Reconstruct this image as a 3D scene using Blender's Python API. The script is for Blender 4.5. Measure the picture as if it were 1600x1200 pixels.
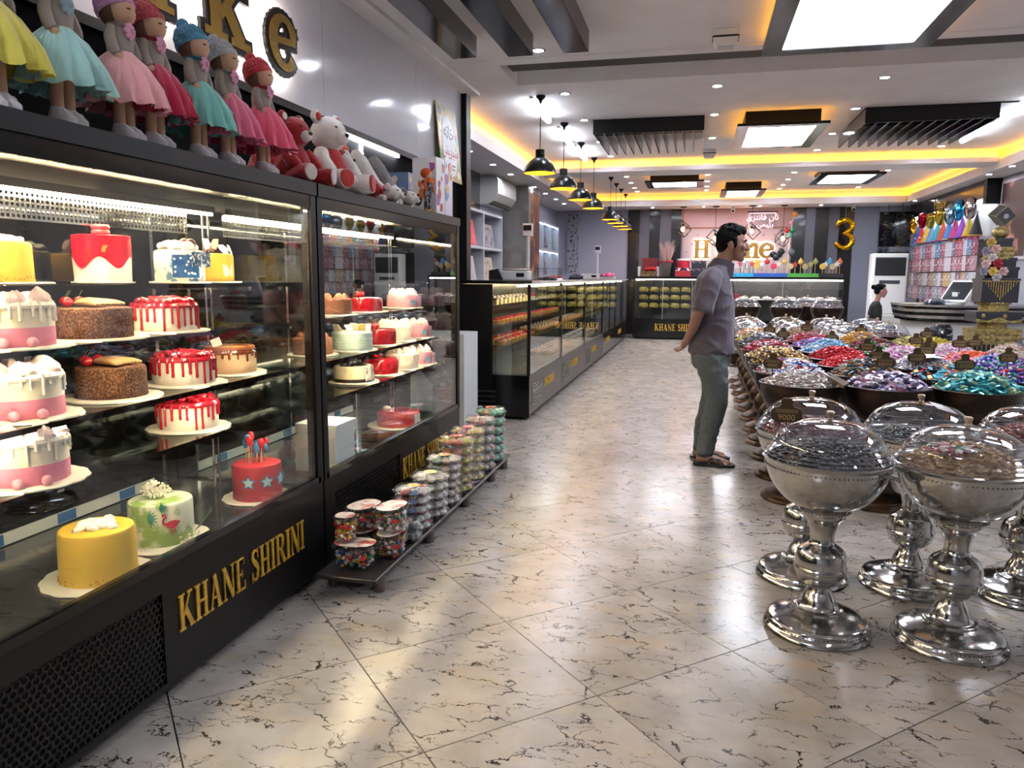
import bpy, math, random
from mathutils import Vector, Matrix
from math import pi, sin, cos, radians, sqrt, atan2
random.seed(7)
for o in list(bpy.data.objects): bpy.data.objects.remove(o)
SC = bpy.context.scene
COL = SC.collection

# ------------------------------------------------------------------ camera, world, exposure
def camera():
    cd = bpy.data.cameras.new('camera'); co = bpy.data.objects.new('camera', cd); COL.objects.link(co)
    cd.sensor_width = 36.0; cd.lens = 1180.47 * 36.0 / 1600.0; cd.clip_start = 0.05; cd.clip_end = 100
    yaw, pitch, roll = radians(13.6613), radians(-8.1063), radians(0.3623)
    f = Vector((-sin(yaw) * cos(pitch), cos(yaw) * cos(pitch), sin(pitch)))
    r = Vector((cos(yaw), sin(yaw), 0)); u = r.cross(f)
    r2 = r * cos(roll) + u * sin(roll); u2 = -r * sin(roll) + u * cos(roll)
    m = Matrix((r2, u2, -f)).transposed().to_4x4(); m.translation = (0, 0, 1.4)
    co.matrix_world = m
    SC.camera = co
camera()
W = bpy.data.worlds.new('world'); SC.world = W; W.use_nodes = True
W.node_tree.nodes['Background'].inputs[0].default_value = (0.62, 0.66, 0.75, 1)
W.node_tree.nodes['Background'].inputs[1].default_value = 0.16
SC.view_settings.view_transform = 'Standard'; SC.view_settings.look = 'None'
SC.view_settings.exposure = 1.2; SC.view_settings.gamma = 1.0; SC.view_settings.use_curve_mapping = False
SC.cycles.max_bounces = 6; SC.cycles.diffuse_bounces = 3; SC.cycles.glossy_bounces = 3
SC.cycles.transmission_bounces = 4; SC.cycles.transparent_max_bounces = 16; SC.cycles.use_adaptive_sampling = True; SC.cycles.adaptive_threshold = .06
SC.cycles.sample_clamp_indirect = 6.0; SC.cycles.caustics_reflective = False; SC.cycles.caustics_refractive = False
SC.cycles.use_denoising = True; SC.cycles.use_light_tree = False

# ------------------------------------------------------------------ helpers
def lin(c):
    if isinstance(c, str): c = tuple(int(c[i:i + 2], 16) / 255 for i in (0, 2, 4))
    return tuple(((x / 12.92) if x <= 0.04045 else ((x + 0.055) / 1.055) ** 2.4) for x in c) + (1,)
MATS = {}
def mat(name, col='808080', rough=.5, metal=0., spec=.5, emit=None, es=0., coat=0., var=None, bump=None, trans=0., sheen=0., alpha=1., sss=0.):
    if name in MATS: return MATS[name]
    m = bpy.data.materials.new(name); m.use_nodes = True; nt = m.node_tree; b = nt.nodes['Principled BSDF']; I = b.inputs
    I['Base Color'].default_value = lin(col); I['Roughness'].default_value = rough; I['Metallic'].default_value = metal
    I['Specular IOR Level'].default_value = spec; I['Coat Weight'].default_value = coat; I['Coat Roughness'].default_value = .06
    I['Transmission Weight'].default_value = trans; I['Sheen Weight'].default_value = sheen; I['Alpha'].default_value = alpha
    if sss: I['Subsurface Weight'].default_value = sss; I['Subsurface Radius'].default_value = (.02, .01, .006)
    if emit: I['Emission Color'].default_value = lin(emit); I['Emission Strength'].default_value = es
    if var or bump:
        tc = nt.nodes.new('ShaderNodeTexCoord')
    if var:  # (scale, second colour, low, high)
        n = nt.nodes.new('ShaderNodeTexNoise'); n.inputs['Scale'].default_value = var[0]; n.inputs['Detail'].default_value = 4
        nt.links.new(tc.outputs['Object'], n.inputs['Vector'])
        rp = nt.nodes.new('ShaderNodeValToRGB'); rp.color_ramp.elements[0].position = var[2]; rp.color_ramp.elements[1].position = var[3]
        rp.color_ramp.elements[0].color = lin(col); rp.color_ramp.elements[1].color = lin(var[1])
        nt.links.new(n.outputs['Fac'], rp.inputs['Fac']); nt.links.new(rp.outputs['Color'], I['Base Color'])
    if bump:  # (scale, strength)
        n2 = nt.nodes.new('ShaderNodeTexNoise'); n2.inputs['Scale'].default_value = bump[0]; n2.inputs['Detail'].default_value = 3
        nt.links.new(tc.outputs['Object'], n2.inputs['Vector'])
        bp = nt.nodes.new('ShaderNodeBump'); bp.inputs['Strength'].default_value = bump[1]; bp.inputs['Distance'].default_value = .01
        nt.links.new(n2.outputs['Fac'], bp.inputs['Height']); nt.links.new(bp.outputs['Normal'], I['Normal'])
    MATS[name] = m; return m
def emi(name, col, s):
    return mat(name, '101010', .8, emit=col, es=s)
def pane(name, tint=(.96, .98, .97), ior=1.5, rough=.0, gcol=(1, 1, 1)):
    """clear sheet glass or clear plastic: fresnel mix of transparent and mirror"""
    if name in MATS: return MATS[name]
    m = bpy.data.materials.new(name); m.use_nodes = True; nt = m.node_tree; nt.nodes.clear()
    N = nt.nodes.new; L = nt.links.new
    o = N('ShaderNodeOutputMaterial'); mx = N('ShaderNodeMixShader'); lw = N('ShaderNodeLayerWeight'); lw.inputs[0].default_value = .5
    t = N('ShaderNodeBsdfTransparent'); g = N('ShaderNodeBsdfGlossy')
    t.inputs[0].default_value = tint + (1,); g.inputs[0].default_value = gcol + (1,); g.inputs['Roughness'].default_value = rough
    f0 = ((ior - 1) / (ior + 1)) ** 2
    pw = N('ShaderNodeMath'); pw.operation = 'POWER'; pw.inputs[1].default_value = 5; L(lw.outputs['Facing'], pw.inputs[0])
    ma = N('ShaderNodeMath'); ma.operation = 'MULTIPLY_ADD'; ma.inputs[1].default_value = 1 - f0; ma.inputs[2].default_value = f0; L(pw.outputs[0], ma.inputs[0])
    L(ma.outputs[0], mx.inputs[0]); L(t.outputs[0], mx.inputs[1]); L(g.outputs[0], mx.inputs[2]); L(mx.outputs[0], o.inputs[0])
    MATS[name] = m; return m
def tulle(name, col, a=.55):
    if name in MATS: return MATS[name]
    m = mat(name, col, .9, sheen=.4); nt = m.node_tree; b = nt.nodes['Principled BSDF']
    b.inputs['Alpha'].default_value = a
    return m
def frame_of(d):
    d = d.normalized(); a = Vector((0, 0, 1)) if abs(d.z) < .9 else Vector((1, 0, 0))
    u = d.cross(a).normalized(); return u, d.cross(u).normalized()
class MB:
    def __init__(s): s.v = []; s.f = []; s.m = []
    def add(s, vs, fs, mi=0, M=None):
        o = len(s.v)
        s.v += [tuple(M @ Vector(v)) for v in vs] if M else [tuple(v) for v in vs]
        s.f += [tuple(o + i for i in f) for f in fs]; s.m += [mi] * len(fs); return s
    def box(s, a, b, mi=0, M=None):
        x0, y0, z0 = a; x1, y1, z1 = b
        return s.add([(x0, y0, z0), (x1, y0, z0), (x1, y1, z0), (x0, y1, z0), (x0, y0, z1), (x1, y0, z1), (x1, y1, z1), (x0, y1, z1)],
                     [(0, 3, 2, 1), (4, 5, 6, 7), (0, 1, 5, 4), (1, 2, 6, 5), (2, 3, 7, 6), (3, 0, 4, 7)], mi, M)
    def rbox(s, a, b, r, n=3, mi=0, M=None, e=.004):
        """box with rounded vertical corners and a small top and bottom chamfer"""
        x0, y0, z0 = a; x1, y1, z1 = b
        def ring(q):
            out = []
            for cx, cy, a0 in ((x1 - r, y1 - r, 0), (x0 + r, y1 - r, 90), (x0 + r, y0 + r, 180), (x1 - r, y0 + r, 270)):
                for k in range(n + 1):
                    t = radians(a0 + 90 * k / n); out.append((cx + (r - q) * cos(t), cy + (r - q) * sin(t)))
            return out
        e = min(e, r * .9)
        rows = [(ring(e), z0), (ring(0), z0 + e), (ring(0), z1 - e), (ring(e), z1)]
        return s.loft([[(x, y, z) for x, y in rg] for rg, z in rows], mi, M)
    def loft(s, rings, mi=0, M=None, caps=True, close=True):
        n = len(rings[0]); vs = [p for r in rings for p in r]; fs = []
        for i in range(len(rings) - 1):
            for j in range(n if close else n - 1):
                k = (j + 1) % n; fs.append((i * n + j, i * n + k, (i + 1) * n + k, (i + 1) * n + j))
        if caps: fs.append(tuple(range(n))[::-1]); fs.append(tuple((len(rings) - 1) * n + j for j in range(n)))
        return s.add(vs, fs, mi, M)
    def cyl(s, p, q, r, r2=None, n=12, mi=0, caps=True, M=None):
        p, q = Vector(p), Vector(q); u, w = frame_of(q - p); r2 = r if r2 is None else r2
        rg = lambda c, rr: [tuple(c + u * rr * cos(2 * pi * k / n) + w * rr * sin(2 * pi * k / n)) for k in range(n)]
        return s.loft([rg(p, r), rg(q, r2)], mi, M, caps)
    def lathe(s, prof, n=24, c=(0, 0, 0), mi=0, M=None, caps=False, sx=1, sy=1):
        rings = [[(c[0] + r * sx * cos(2 * pi * k / n), c[1] + r * sy * sin(2 * pi * k / n), c[2] + z) for k in range(n)] for r, z in prof]
        return s.loft(rings, mi, M, caps)
    def tube(s, pts, r, n=8, mi=0, M=None, caps=True, sq=1.):
        pts = [Vector(p) for p in pts]; N = len(pts); rs = r if isinstance(r, (list, tuple)) else [r] * N; rings = []; u = None
        for i, p in enumerate(pts):
            d = (pts[min(i + 1, N - 1)] - pts[max(i - 1, 0)]).normalized()
            if u is None: u, w = frame_of(d)
            else:
                u = (u - d * u.dot(d)).normalized(); w = d.cross(u)
            rings.append([tuple(p + u * rs[i] * cos(2 * pi * k / n) + w * rs[i] * sq * sin(2 * pi * k / n)) for k in range(n)])
        return s.loft(rings, mi, M, caps)
    def sphere(s, c, r, n=12, m=8, mi=0, M=None):
        rx, ry, rz = r if isinstance(r, (tuple, list)) else (r, r, r); vs = [(c[0], c[1], c[2] - rz)]; fs = []
        for i in range(1, m):
            t = pi * i / m
            vs += [(c[0] + rx * sin(t) * cos(2 * pi * k / n), c[1] + ry * sin(t) * sin(2 * pi * k / n), c[2] - rz * cos(t)) for k in range(n)]
        vs.append((c[0], c[1], c[2] + rz)); T = len(vs) - 1
        for k in range(n): fs.append((0, 1 + (k + 1) % n, 1 + k)); fs.append((T, T - n + k, T - n + (k + 1) % n))
        for i in range(m - 2):
            for k in range(n): a = 1 + i * n; fs.append((a + k, a + (k + 1) % n, a + n + (k + 1) % n, a + n + k))
        return s.add(vs, fs, mi, M)
    def prism(s, poly, h, mi=0, M=None, z0=0.):
        n = len(poly); vs = [(x, y, z0) for x, y in poly] + [(x, y, z0 + h) for x, y in poly]
        fs = [tuple(range(n))[::-1], tuple(range(n, 2 * n))] + [(i, (i + 1) % n, n + (i + 1) % n, n + i) for i in range(n)]
        return s.add(vs, fs, mi, M)
    def mesh(s, name, mats, ang=40):
        me = bpy.data.meshes.new(name); me.from_pydata(s.v, [], s.f)
        for m in (mats if isinstance(mats, (list, tuple)) else [mats]): me.materials.append(m)
        if any(s.m): me.polygons.foreach_set('material_index', s.m)
        if ang:
            me.polygons.foreach_set('use_smooth', [True] * len(s.f)); me.set_sharp_from_angle(angle=radians(ang))
        me.update(); return me
    def build(s, name, mats, parent=None, ang=40, loc=(0, 0, 0), rz=0):
        return link(name, s.mesh(name, mats, ang), parent, loc, rz)
def link(name, data, parent=None, loc=(0, 0, 0), rz=0):
    o = bpy.data.objects.new(name, data); COL.objects.link(o); o.location = loc
    if rz: o.rotation_euler = (0, 0, rz)
    if parent: o.parent = parent
    return o
def tag(o, label, cat, group=None, kind=None):
    o['label'] = label; o['category'] = cat
    if group: o['group'] = group
    if kind: o['kind'] = kind
    return o
def thing(name, label, cat, loc=(0, 0, 0), rz=0, group=None):
    return tag(link(name, None, None, loc, rz), label, cat, group)
def struct(name, mb, m, ang=40):
    o = mb.build(name, m, None, ang); o['kind'] = 'structure'; return o
def dup(root, loc, rz=0, label=None, group=None):
    r = root.copy(); COL.objects.link(r); r.location = loc; r.rotation_euler = (0, 0, rz)
    if label: r['label'] = label
    if group: r['group'] = group
    for ch in list(root.children):
        c = ch.copy(); COL.objects.link(c); c.parent = r
        for g in ch.children:
            d = g.copy(); COL.objects.link(d); d.parent = c
    return r
def Rx(a): return Matrix.Rotation(a, 4, 'X')
def Ry(a): return Matrix.Rotation(a, 4, 'Y')
def Rz(a): return Matrix.Rotation(a, 4, 'Z')
def Tr(*p): return Matrix.Translation(p)
def Sc(x, y, z): return Matrix.Diagonal((x, y, z, 1))

# ------------------------------------------------------------------ common materials
M_ceil = mat('ceiling_paint', 'f5f2f1', .7, var=(3, 'f1edec', .4, .6))
M_soff = mat('soffit_paint', 'ebe8e7', .65)
M_black = mat('black_lacquer', '070708', .16, spec=.35, coat=.15)
M_blk = mat('black_satin', '0b0a0b', .45, spec=.22)
M_gold = mat('gold_foil', 'e6bc4c', .35, .45, var=(30, 'b88a2a', .35, .7))
M_chrome = mat('chrome', 'd8d8da', .12, 1.)
M_steel = mat('brushed_steel', 'b4b4b6', .33, 1.)
M_white = mat('white_plastic', 'e8e8e6', .35)
M_gl = pane('sheet_glass', (.93, .955, .95), 1.6)
M_shelfgl = pane('shelf_glass', (.88, .93, .91), 1.5)
M_dome = pane('dome_plastic', (.87, .90, .94), 2.15, .01)
M_clear = pane('clear_plastic', (.93, .95, .97), 1.45, .02)
M_led = emi('led_white', 'f2f5ff', 26)
M_panel = emi('light_panel', 'eef3ff', 13)
M_amber = emi('led_amber', 'ffae2c', 9)
M_warm = emi('led_warm', 'ffcf8a', 14)
M_grey = mat('grey_panel', '8b8d96', .35)
# ------------------------------------------------------------------ floor of diagonal marble tiles
def marble():
    m = bpy.data.materials.new('cream_marble'); m.use_nodes = True; nt = m.node_tree; b = nt.nodes['Principled BSDF']; N = nt.nodes.new; L = nt.links.new
    geo = N('ShaderNodeNewGeometry'); oi = N('ShaderNodeObjectInfo'); mul = N('ShaderNodeMath'); mul.operation = 'MULTIPLY'; mul.inputs[1].default_value = 60
    L(oi.outputs['Random'], mul.inputs[0]); add = N('ShaderNodeVectorMath'); L(geo.outputs['Position'], add.inputs[0]); L(mul.outputs[0], add.inputs[1])
    mp = N('ShaderNodeMapping'); mp.inputs['Rotation'].default_value = (0, 0, radians(46)); mp.inputs['Scale'].default_value = (1.1, 2.6, 1); L(add.outputs[0], mp.inputs['Vector'])
    # veins: thin zero-crossings of a warped noise, broken up by a second noise
    def noise(sc, det, vec, dist=0., rough=.55):
        n = N('ShaderNodeTexNoise'); n.inputs['Scale'].default_value = sc; n.inputs['Detail'].default_value = det; n.inputs['Distortion'].default_value = dist; n.inputs['Roughness'].default_value = rough
        L(vec, n.inputs['Vector']); return n.outputs['Fac']
    def ramp(x, a, b_, inv=False):
        r = N('ShaderNodeMapRange'); r.interpolation_type = 'SMOOTHSTEP'; r.inputs[1].default_value = a; r.inputs[2].default_value = b_
        r.inputs[3].default_value = 1 if inv else 0; r.inputs[4].default_value = 0 if inv else 1; L(x, r.inputs[0]); return r.outputs[0]
    def math_(op, x, y):
        q = N('ShaderNodeMath'); q.operation = op
        for i, z in enumerate((x, y)):
            if isinstance(z, (int, float)): q.inputs[i].default_value = z
            elif z is not None: L(z, q.inputs[i])
        return q.outputs[0]
    warp = N('ShaderNodeTexNoise'); warp.inputs['Scale'].default_value = 9.; warp.inputs['Detail'].default_value = 5; warp.inputs['Roughness'].default_value = .62; L(add.outputs[0], warp.inputs['Vector'])
    wv = N('ShaderNodeVectorMath'); wv.operation = 'MULTIPLY_ADD'; L(warp.outputs['Color'], wv.inputs[0]); wv.inputs[1].default_value = (.17, .17, .17); L(add.outputs[0], wv.inputs[2])
    mp2 = N('ShaderNodeMapping'); mp2.inputs['Rotation'].default_value = (0, 0, radians(46)); mp2.inputs['Scale'].default_value = (4.0, 11., 1); L(wv.outputs[0], mp2.inputs['Vector'])
    def vor(sc):
        v = N('ShaderNodeTexVoronoi'); v.feature = 'DISTANCE_TO_EDGE'; v.voronoi_dimensions = '2D'; v.inputs['Scale'].default_value = sc; L(mp2.outputs[0], v.inputs['Vector']); return v.outputs['Distance']
    v1 = math_('MULTIPLY', ramp(vor(1.0), .011, .034, True), ramp(noise(7.0, 3, mp.outputs[0]), .45, .56))
    v2 = math_('MULTIPLY', ramp(vor(1.9), .012, .045, True), ramp(noise(8.5, 2, add.outputs[0]), .51, .63))
    vein = math_('MULTIPLY', math_('MAXIMUM', v1, math_('MULTIPLY', v2, .8)), 1.)
    base = N('ShaderNodeValToRGB'); L(noise(4.5, 6, add.outputs[0], 0.), base.inputs['Fac']); cr = base.color_ramp
    cr.elements[0].position = .3; cr.elements[0].color = lin('8d8781'); cr.elements[1].position = .72; cr.elements[1].color = lin('aea8a3')
    stain = N('ShaderNodeMix'); stain.data_type = 'RGBA'; L(math_('MULTIPLY', ramp(noise(3.3, 6, mp.outputs[0], .2), .50, .80), .5), stain.inputs[0]); L(base.outputs[0], stain.inputs[6]); stain.inputs[7].default_value = lin('b39a78')
    mx = N('ShaderNodeMix'); mx.data_type = 'RGBA'; L(vein, mx.inputs[0]); L(stain.outputs[2], mx.inputs[6]); mx.inputs[7].default_value = lin('2a211c')
    L(mx.outputs[2], b.inputs['Base Color']); b.inputs['Specular IOR Level'].default_value = .4
    rg = N('ShaderNodeMapRange'); rg.inputs[3].default_value = .15; rg.inputs[4].default_value = .28; L(noise(3, 3, add.outputs[0]), rg.inputs[0]); L(rg.outputs[0], b.inputs['Roughness'])
    return m
def build_floor():
    M = marble()
    fl = struct('floor', MB().box((-3.7, -3.5, -.1), (5.4, 19.2, -.012)), mat('grout', '5a5048', .9), None)
    s, g = .63, .0045; a = radians(43.5); e1 = Vector((cos(a), sin(a))); e2 = Vector((sin(a), -cos(a))); o0 = Vector((-.276, 2.38))
    t = MB().box((-s / 2 + g / 2, -s / 2 + g / 2, -.012), (s / 2 - g / 2, s / 2 - g / 2, 0)).mesh('tile', M, None)
    cand = []
    for i in range(-40, 41):
        for j in range(-40, 41):
            c = o0 + e1 * s * (i + .5) + e2 * s * (j + .5)
            if -3.9 < c.x < 5.6 and -3.7 < c.y < 19.3:
                fwd = Vector((-.2362, .9717)); d = c.dot(fwd); sd = c.dot(Vector((.9717, .2362)))
                vis = d > 1.0 and abs(sd) < .70 * d + .4 and c.x > -2.2
                cand.append((0 if vis else 1, c.length, c))
    cand.sort(key=lambda q: q[:2]); rest = MB()
    for k, (vis, _, c) in enumerate(cand):
        if k < 300 and not vis: link('tile', t, fl, (c.x, c.y, 0), a)
        else: rest.box((-s / 2 + g / 2, -s / 2 + g / 2, -.012), (s / 2 - g / 2, s / 2 - g / 2, 0), 0, Tr(c.x, c.y, 0) @ Rz(a))
    r = rest.build('tiles', M, fl, None); r['kind'] = 'stuff'
build_floor()

# ------------------------------------------------------------------ ceiling: slab with a shutter slot, soffits with amber coves
def build_ceiling():
    Z = 3.3
    c = MB()
    c.box((-3.7, -3.5, Z), (5.4, 6.97, Z + .25)); c.box((-3.7, 7.72, Z), (5.4, 19.2, Z + .25)); c.box((-3.7, 6.97, Z), (-1.84, 7.72, Z + .25))
    c.box((-1.84, 6.97, Z + .22), (5.4, 7.72, Z + .25))
    ce = struct('ceiling', c, M_ceil)
    # joint strip before the slot and a dark box painted as the slot's shaded top
    s = MB().box((-2.49, 6.80, Z - .012), (5.2, 6.95, Z - .0005)); s.build('joint_strip', M_ceil, ce)
    MB().box((-1.8, 6.975, Z + .04), (5.2, 7.36, Z + .215)).build('slot_shade_box', mat('slot_shade_brown', '2e2420', .6), ce)
    # soffits at 3.02: body, ledge and amber strip
    zb, zl = 3.02, 3.16
    def soffit(name, x0, y0, x1, y1, faces, zb=zb, zl=zl):
        b = MB(); b.box((x0, y0, zl), (x1, y1, Z - .001))
        lo = [x0, y0, x1, y1]; d = .10
        if 'E' in faces: lo[2] += d
        if 'W' in faces: lo[0] -= d
        if 'S' in faces: lo[1] -= d
        if 'N' in faces: lo[3] += d
        b.box((lo[0], lo[1], zb), (lo[2], lo[3], zl))
        o = struct(name, b, M_soff)
        st = MB(); h = .006
        if 'E' in faces: st.box((x1 + .030, y0, zl + .001), (x1 + .05, y1, zl + h))
        if 'W' in faces: st.box((x0 - .05, y0, zl + .001), (x0 - .030, y1, zl + h))
        if 'S' in faces: st.box((x0, y0 - .05, zl + .001), (x1, y0 - .030, zl + h))
        if 'N' in faces: st.box((x0, y1 + .030, zl + .001), (x1, y1 + .05, zl + h))
        if st.v: st.build('led_strip', M_amber, o)
        return o
    soffit('trim_1', -3.69, 7.97, -2.80, 19.0, 'E')
    soffit('trim_2', 4.35, 7.9, 5.3, 19.0, 'W')
    soffit('trim_3', -2.69, 12.95, 4.24, 13.5, 'S', 3.12, 3.19)
    soffit('trim_4', -2.69, 18.1, 4.24, 19.0, 'S')
build_ceiling()

# ------------------------------------------------------------------ walls
def build_walls():
    wl = mat('wall_grey_blue', 'a4a8ba', .55)
    sign = mat('glossy_white_panel', 'dcdce4', .12, coat=.3)
    w = MB().box((-2.69, -3.5, 0), (-2.49, 7.95, 3.3)); o = struct('wall_left', w, mat('dark_back', '08080a', .9, spec=.1))
    # glossy sign panels above the showcases, in three sheets
    for k, (y0, y1) in enumerate(((-.8, 2.0), (2.004, 4.78), (4.784, 6.5), (6.504, 7.8))):
        MB().box((-2.489, y0, 2.445), (-2.46, y1, 3.27)).build('sign_panel', sign, o)
    MB().box((-2.489, -.8, 3.27), (-2.30, 7.95, 3.299)).build('shadow_trim', M_ceil, o)
    MB().box((-2.489, -.8, 2.40), (-2.452, 6.5, 2.444)).build('dark_ledge', M_blk, o)
    MB().box((-2.489, 7.80, 0), (-2.40, 7.949, 3.268)).build('end_post', M_blk, o)
    MB().box((-2.489, 5.15, 2.375), (-2.462, 6.1, 2.395)).build('light_tube', M_led, o)
    MB().box((-2.489, 5.38, 2.1), (-2.468, 5.4, 2.372)).build('light_tube', M_led, o)
    struct('wall_left_rear', MB().box((-3.7, 7.95, 0), (-3.5, 19.0, 3.3)).box((-3.5, 7.95, 0), (-2.69, 8.1, 3.3)), wl)
    struct('wall_back', MB().box((-3.7, 18.98, 0), (5.4, 19.2, 3.3)), wl)
    struct('wall_right', MB().box((5.2, -3.5, 0), (5.4, 19.0, 3.3)), mat('wall_pale', 'b9b7ba', .6))
    struct('wall_front', MB().box((-3.7, -3.7, 0), (5.4, -3.5, 3.3)), mat('wall_pale2', 'a9a9ad', .5))
build_walls()
# ------------------------------------------------------------------ ceiling fittings
def build_lights():
    # recessed downlights
    ring = MB().lathe([(.062, 0), (.062, -.006), (.045, -.008), (.042, .004)], 16).mesh('trim_ring', mat('downlight_trim', 'c9c9c9', .25, .8))
    disc = MB().lathe([(.0, -.003), (.043, -.003)], 16).mesh('lens', emi('downlight_lens', 'e9eeff', 155))
    def dl(x, y, z, label, group):
        t = thing('downlight', label, 'downlight', (x, y, z), 0, group); link('trim_ring', ring, t); link('lens', disc, t)
    cn = ('above the aisle by the showcases', 'above the middle of the shop', 'above the side away from the showcases'); rn4 = ('first', 'second', 'third', 'fourth')
    for j, y in enumerate((-1.6, 1.0, 3.6, 6.59)):
        for i, x in enumerate((-1.39, 1.66, 4.4)): dl(x, y, 3.3, f'front ceiling downlight {cn[i]}, {rn4[3 - j]} before the shutter slot', 'front ceiling downlights')
    cn = ('nearest the dome pendants', 'second from the dome pendants', 'third from the dome pendants', 'farthest from the dome pendants')
    for j, y in enumerate((8.15, 9.53, 11.07, 12.4)):
        for i, x in enumerate((-1.43, .11, 1.65, 3.33)): dl(x, y, 3.3, f'middle tray downlight {cn[i]}, {rn4[j]} row from the shutter slot', 'middle tray downlights')
    for j, y in enumerate((14.9, 15.9, 16.8, 17.5)):
        for i, x in enumerate((-1.4, .1, 1.62, 3.18)): dl(x, y, 3.3, f'rear tray downlight {cn[i]}, {rn4[3 - j]} row from the backdrop', 'rear tray downlights')
    for k, y in enumerate((8.9, 9.79, 11.0, 12.08, 13.86, 14.95, 16.07, 17.08)): dl(-2.98, y, 3.02, 'downlight in the soffit above the wall shelves, ' + ('first', 'second', 'third', 'fourth', 'fifth', 'sixth', 'seventh', 'eighth')[k] + ' from the sign wall', 'shelf soffit downlights')
    for x, y, lb in ((4.33, 12.6, 'over the framed print'), (4.33, 13.5, 'over the near end of the goods wall'), (4.33, 17.67, 'over the tinsel garlands'), (-1.1, 18.35, 'over the rose box'), (.06, 18.35, 'over the letter H'), (1.29, 18.35, 'over the hanging lit sign'), (2.6, 18.35, 'over the striped wall by the number balloon')):
        dl(x, y, 3.02, 'small recessed downlight in the low white soffit ' + lb, 'edge soffit downlights')
    # square light boxes: black box, wider frame, panel
    def lightbox(x0, y0, x1, y1, zf, label, panels=2, hb=.10, wf=.13):
        cx, cy = (x0 + x1) / 2, (y0 + y1) / 2; w, d = (x1 - x0) / 2, (y1 - y0) / 2
        t = thing('light_box', label, 'ceiling light', (cx, cy, 0), 0, None)
        MB().box((-w + .09, -d + .09, zf + .03), (w - .09, d - .09, 3.299)).build('body', M_blk, t)
        f = MB(); z0, z1 = zf, zf + .03
        f.box((-w, -d, z0), (w, -d + wf, z1)); f.box((-w, d - wf, z0), (w, d, z1)); f.box((-w, -d + wf, z0), (-w + wf, d - wf, z1)); f.box((w - wf, -d + wf, z0), (w, d - wf, z1))
        if panels == 2: f.box((-w + wf, -.012, z0), (w - wf, .012, z1))
        f.build('frame', M_black, t)
        if panels == 2:
            for a, b in ((-d + wf, -.012), (.012, d - wf)): MB().box((-w + wf, a, z0 + .008), (w - wf, b, z0 + .02)).build('diffuser', M_panel, t)
        else: MB().box((-w + wf, -d + wf, z0 + .008), (w - wf, d - wf, z0 + .02)).build('diffuser', M_panel, t)
        st = MB(); e = .085
        h0, h1 = z1 + .001, z1 + .004
        st.box((-w + .05, -d + .05, h0), (w - .05, -d + .065, h1)); st.box((-w + .05, d - .065, h0), (w - .05, d - .05, h1))
        st.box((-w + .05, -d + .07, h0), (-w + .065, d - .07, h1)); st.box((w - .065, -d + .07, h0), (w - .05, d - .07, h1))
        st.build('led_strip', M_amber, t)
    lightbox(.42, 5.25, 1.66, 6.72, 3.17, 'big mirrored black square ceiling lamp nearest the shutter slot', 1, wf=.15)
    lightbox(-2.2, -2.4, -.96, -.93, 3.17, 'added unseen black square ceiling lamp beside the entrance wall', 1, wf=.15)  # unseen lamp, added to brighten the front ceiling
    lightbox(2.9, 4.0, 4.14, 5.47, 3.17, 'added unseen black square ceiling lamp over the entrance side wall', 1, wf=.15)  # also unseen, added so the shop front gets enough light
    lightbox(.37, 9.36, 1.37, 11.0, 3.12, 'black framed double panel ceiling lamp between the two slatted grilles', 2)
    lightbox(-1.02, 14.4, .03, 15.4, 3.12, 'black framed ceiling lamp in the rear tray beside the dome pendants', 1)
    lightbox(.38, 16.05, 1.24, 17.5, 3.12, 'black framed ceiling lamp nearest the hanging lit sign', 2)
    lightbox(1.93, 13.9, 2.95, 15.4, 3.12, 'black framed ceiling lamp in the rear tray toward the party goods wall', 1)
    # slatted grilles
    def grille(x0, x1, y0, y1, label, extra=0):
        t = thing('slatted_grille', label, 'ceiling grille', (x0, y0, 0)); w, d = x1 - x0, y1 - y0
        MB().box((0, 0, 3.285), (w + extra, d * .62, 3.299)).build('backing', M_blk, t)
        MB().box((0, 0, 3.13), (w, .015, 3.285)).build('end_board', M_black, t)
        sl = MB().box((-.008, .016, 3.13), (.008, d, 3.285)).mesh('slat', M_black, None)
        for k in range(12): link('slat', sl, t, (.01 + (w - .02) * k / 11, 0, 0))
    grille(-1.32, 0, 9.55, 11.2, 'black slatted ceiling grille next to the dome pendants')
    grille(1.75, 3.1, 9.5, 11.2, 'black slatted ceiling grille toward the party goods wall', .18)
    # three dark boxes on the front ceiling
    for k, (x0, x1, y1, lb) in enumerate(((-2.0, -1.8, 6.13, 'dark glossy ceiling box closest to the sign wall'), (-1.545, -1.345, 6.17, 'dark glossy ceiling box, the middle one of three'), (-1.097, -.9, 6.17, 'dark glossy ceiling box closest to the emergency light'))):
        t = thing('ceiling_beam_box', lb, 'ceiling box', ((x0 + x1) / 2, y1 - 1.6, 3.14))
        w = (x1 - x0) / 2
        MB().box((-w, 0, .004), (w, 1.6, .159)).build('body', mat('box_side', '4b4547', .3), t)
        MB().box((-w, 0, 0), (w, 1.6, .0038)).build('mirror_underside', M_black, t)
    # emergency lights
    for x, y, lb in ((.135, 6.43, 'white emergency light unit beside the big ceiling lamp'), (.087, 12.1, 'small white emergency light unit by the far cove')):
        t = thing('emergency_light', lb, 'emergency light', (x, y, 3.3))
        MB().rbox((-.1, -.09, -.05), (.1, .09, -.001), .02).build('base', M_white, t)
        MB().rbox((-.102, -.092, -.062), (.102, .092, -.05), .02).build('seal', M_blk, t)
        MB().loft([[(-.095, -.085, -.062), (.095, -.085, -.062), (.095, .085, -.062), (-.095, .085, -.062)], [(-.07, -.06, -.12), (.07, -.06, -.12), (.07, .06, -.12), (-.07, .06, -.12)]]).build('lens', M_white, t)
        g = MB()
        for k in range(6): g.box((-.055 + k * .02, -.05, -.124), (-.045 + k * .02, .05, -.119))
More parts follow.
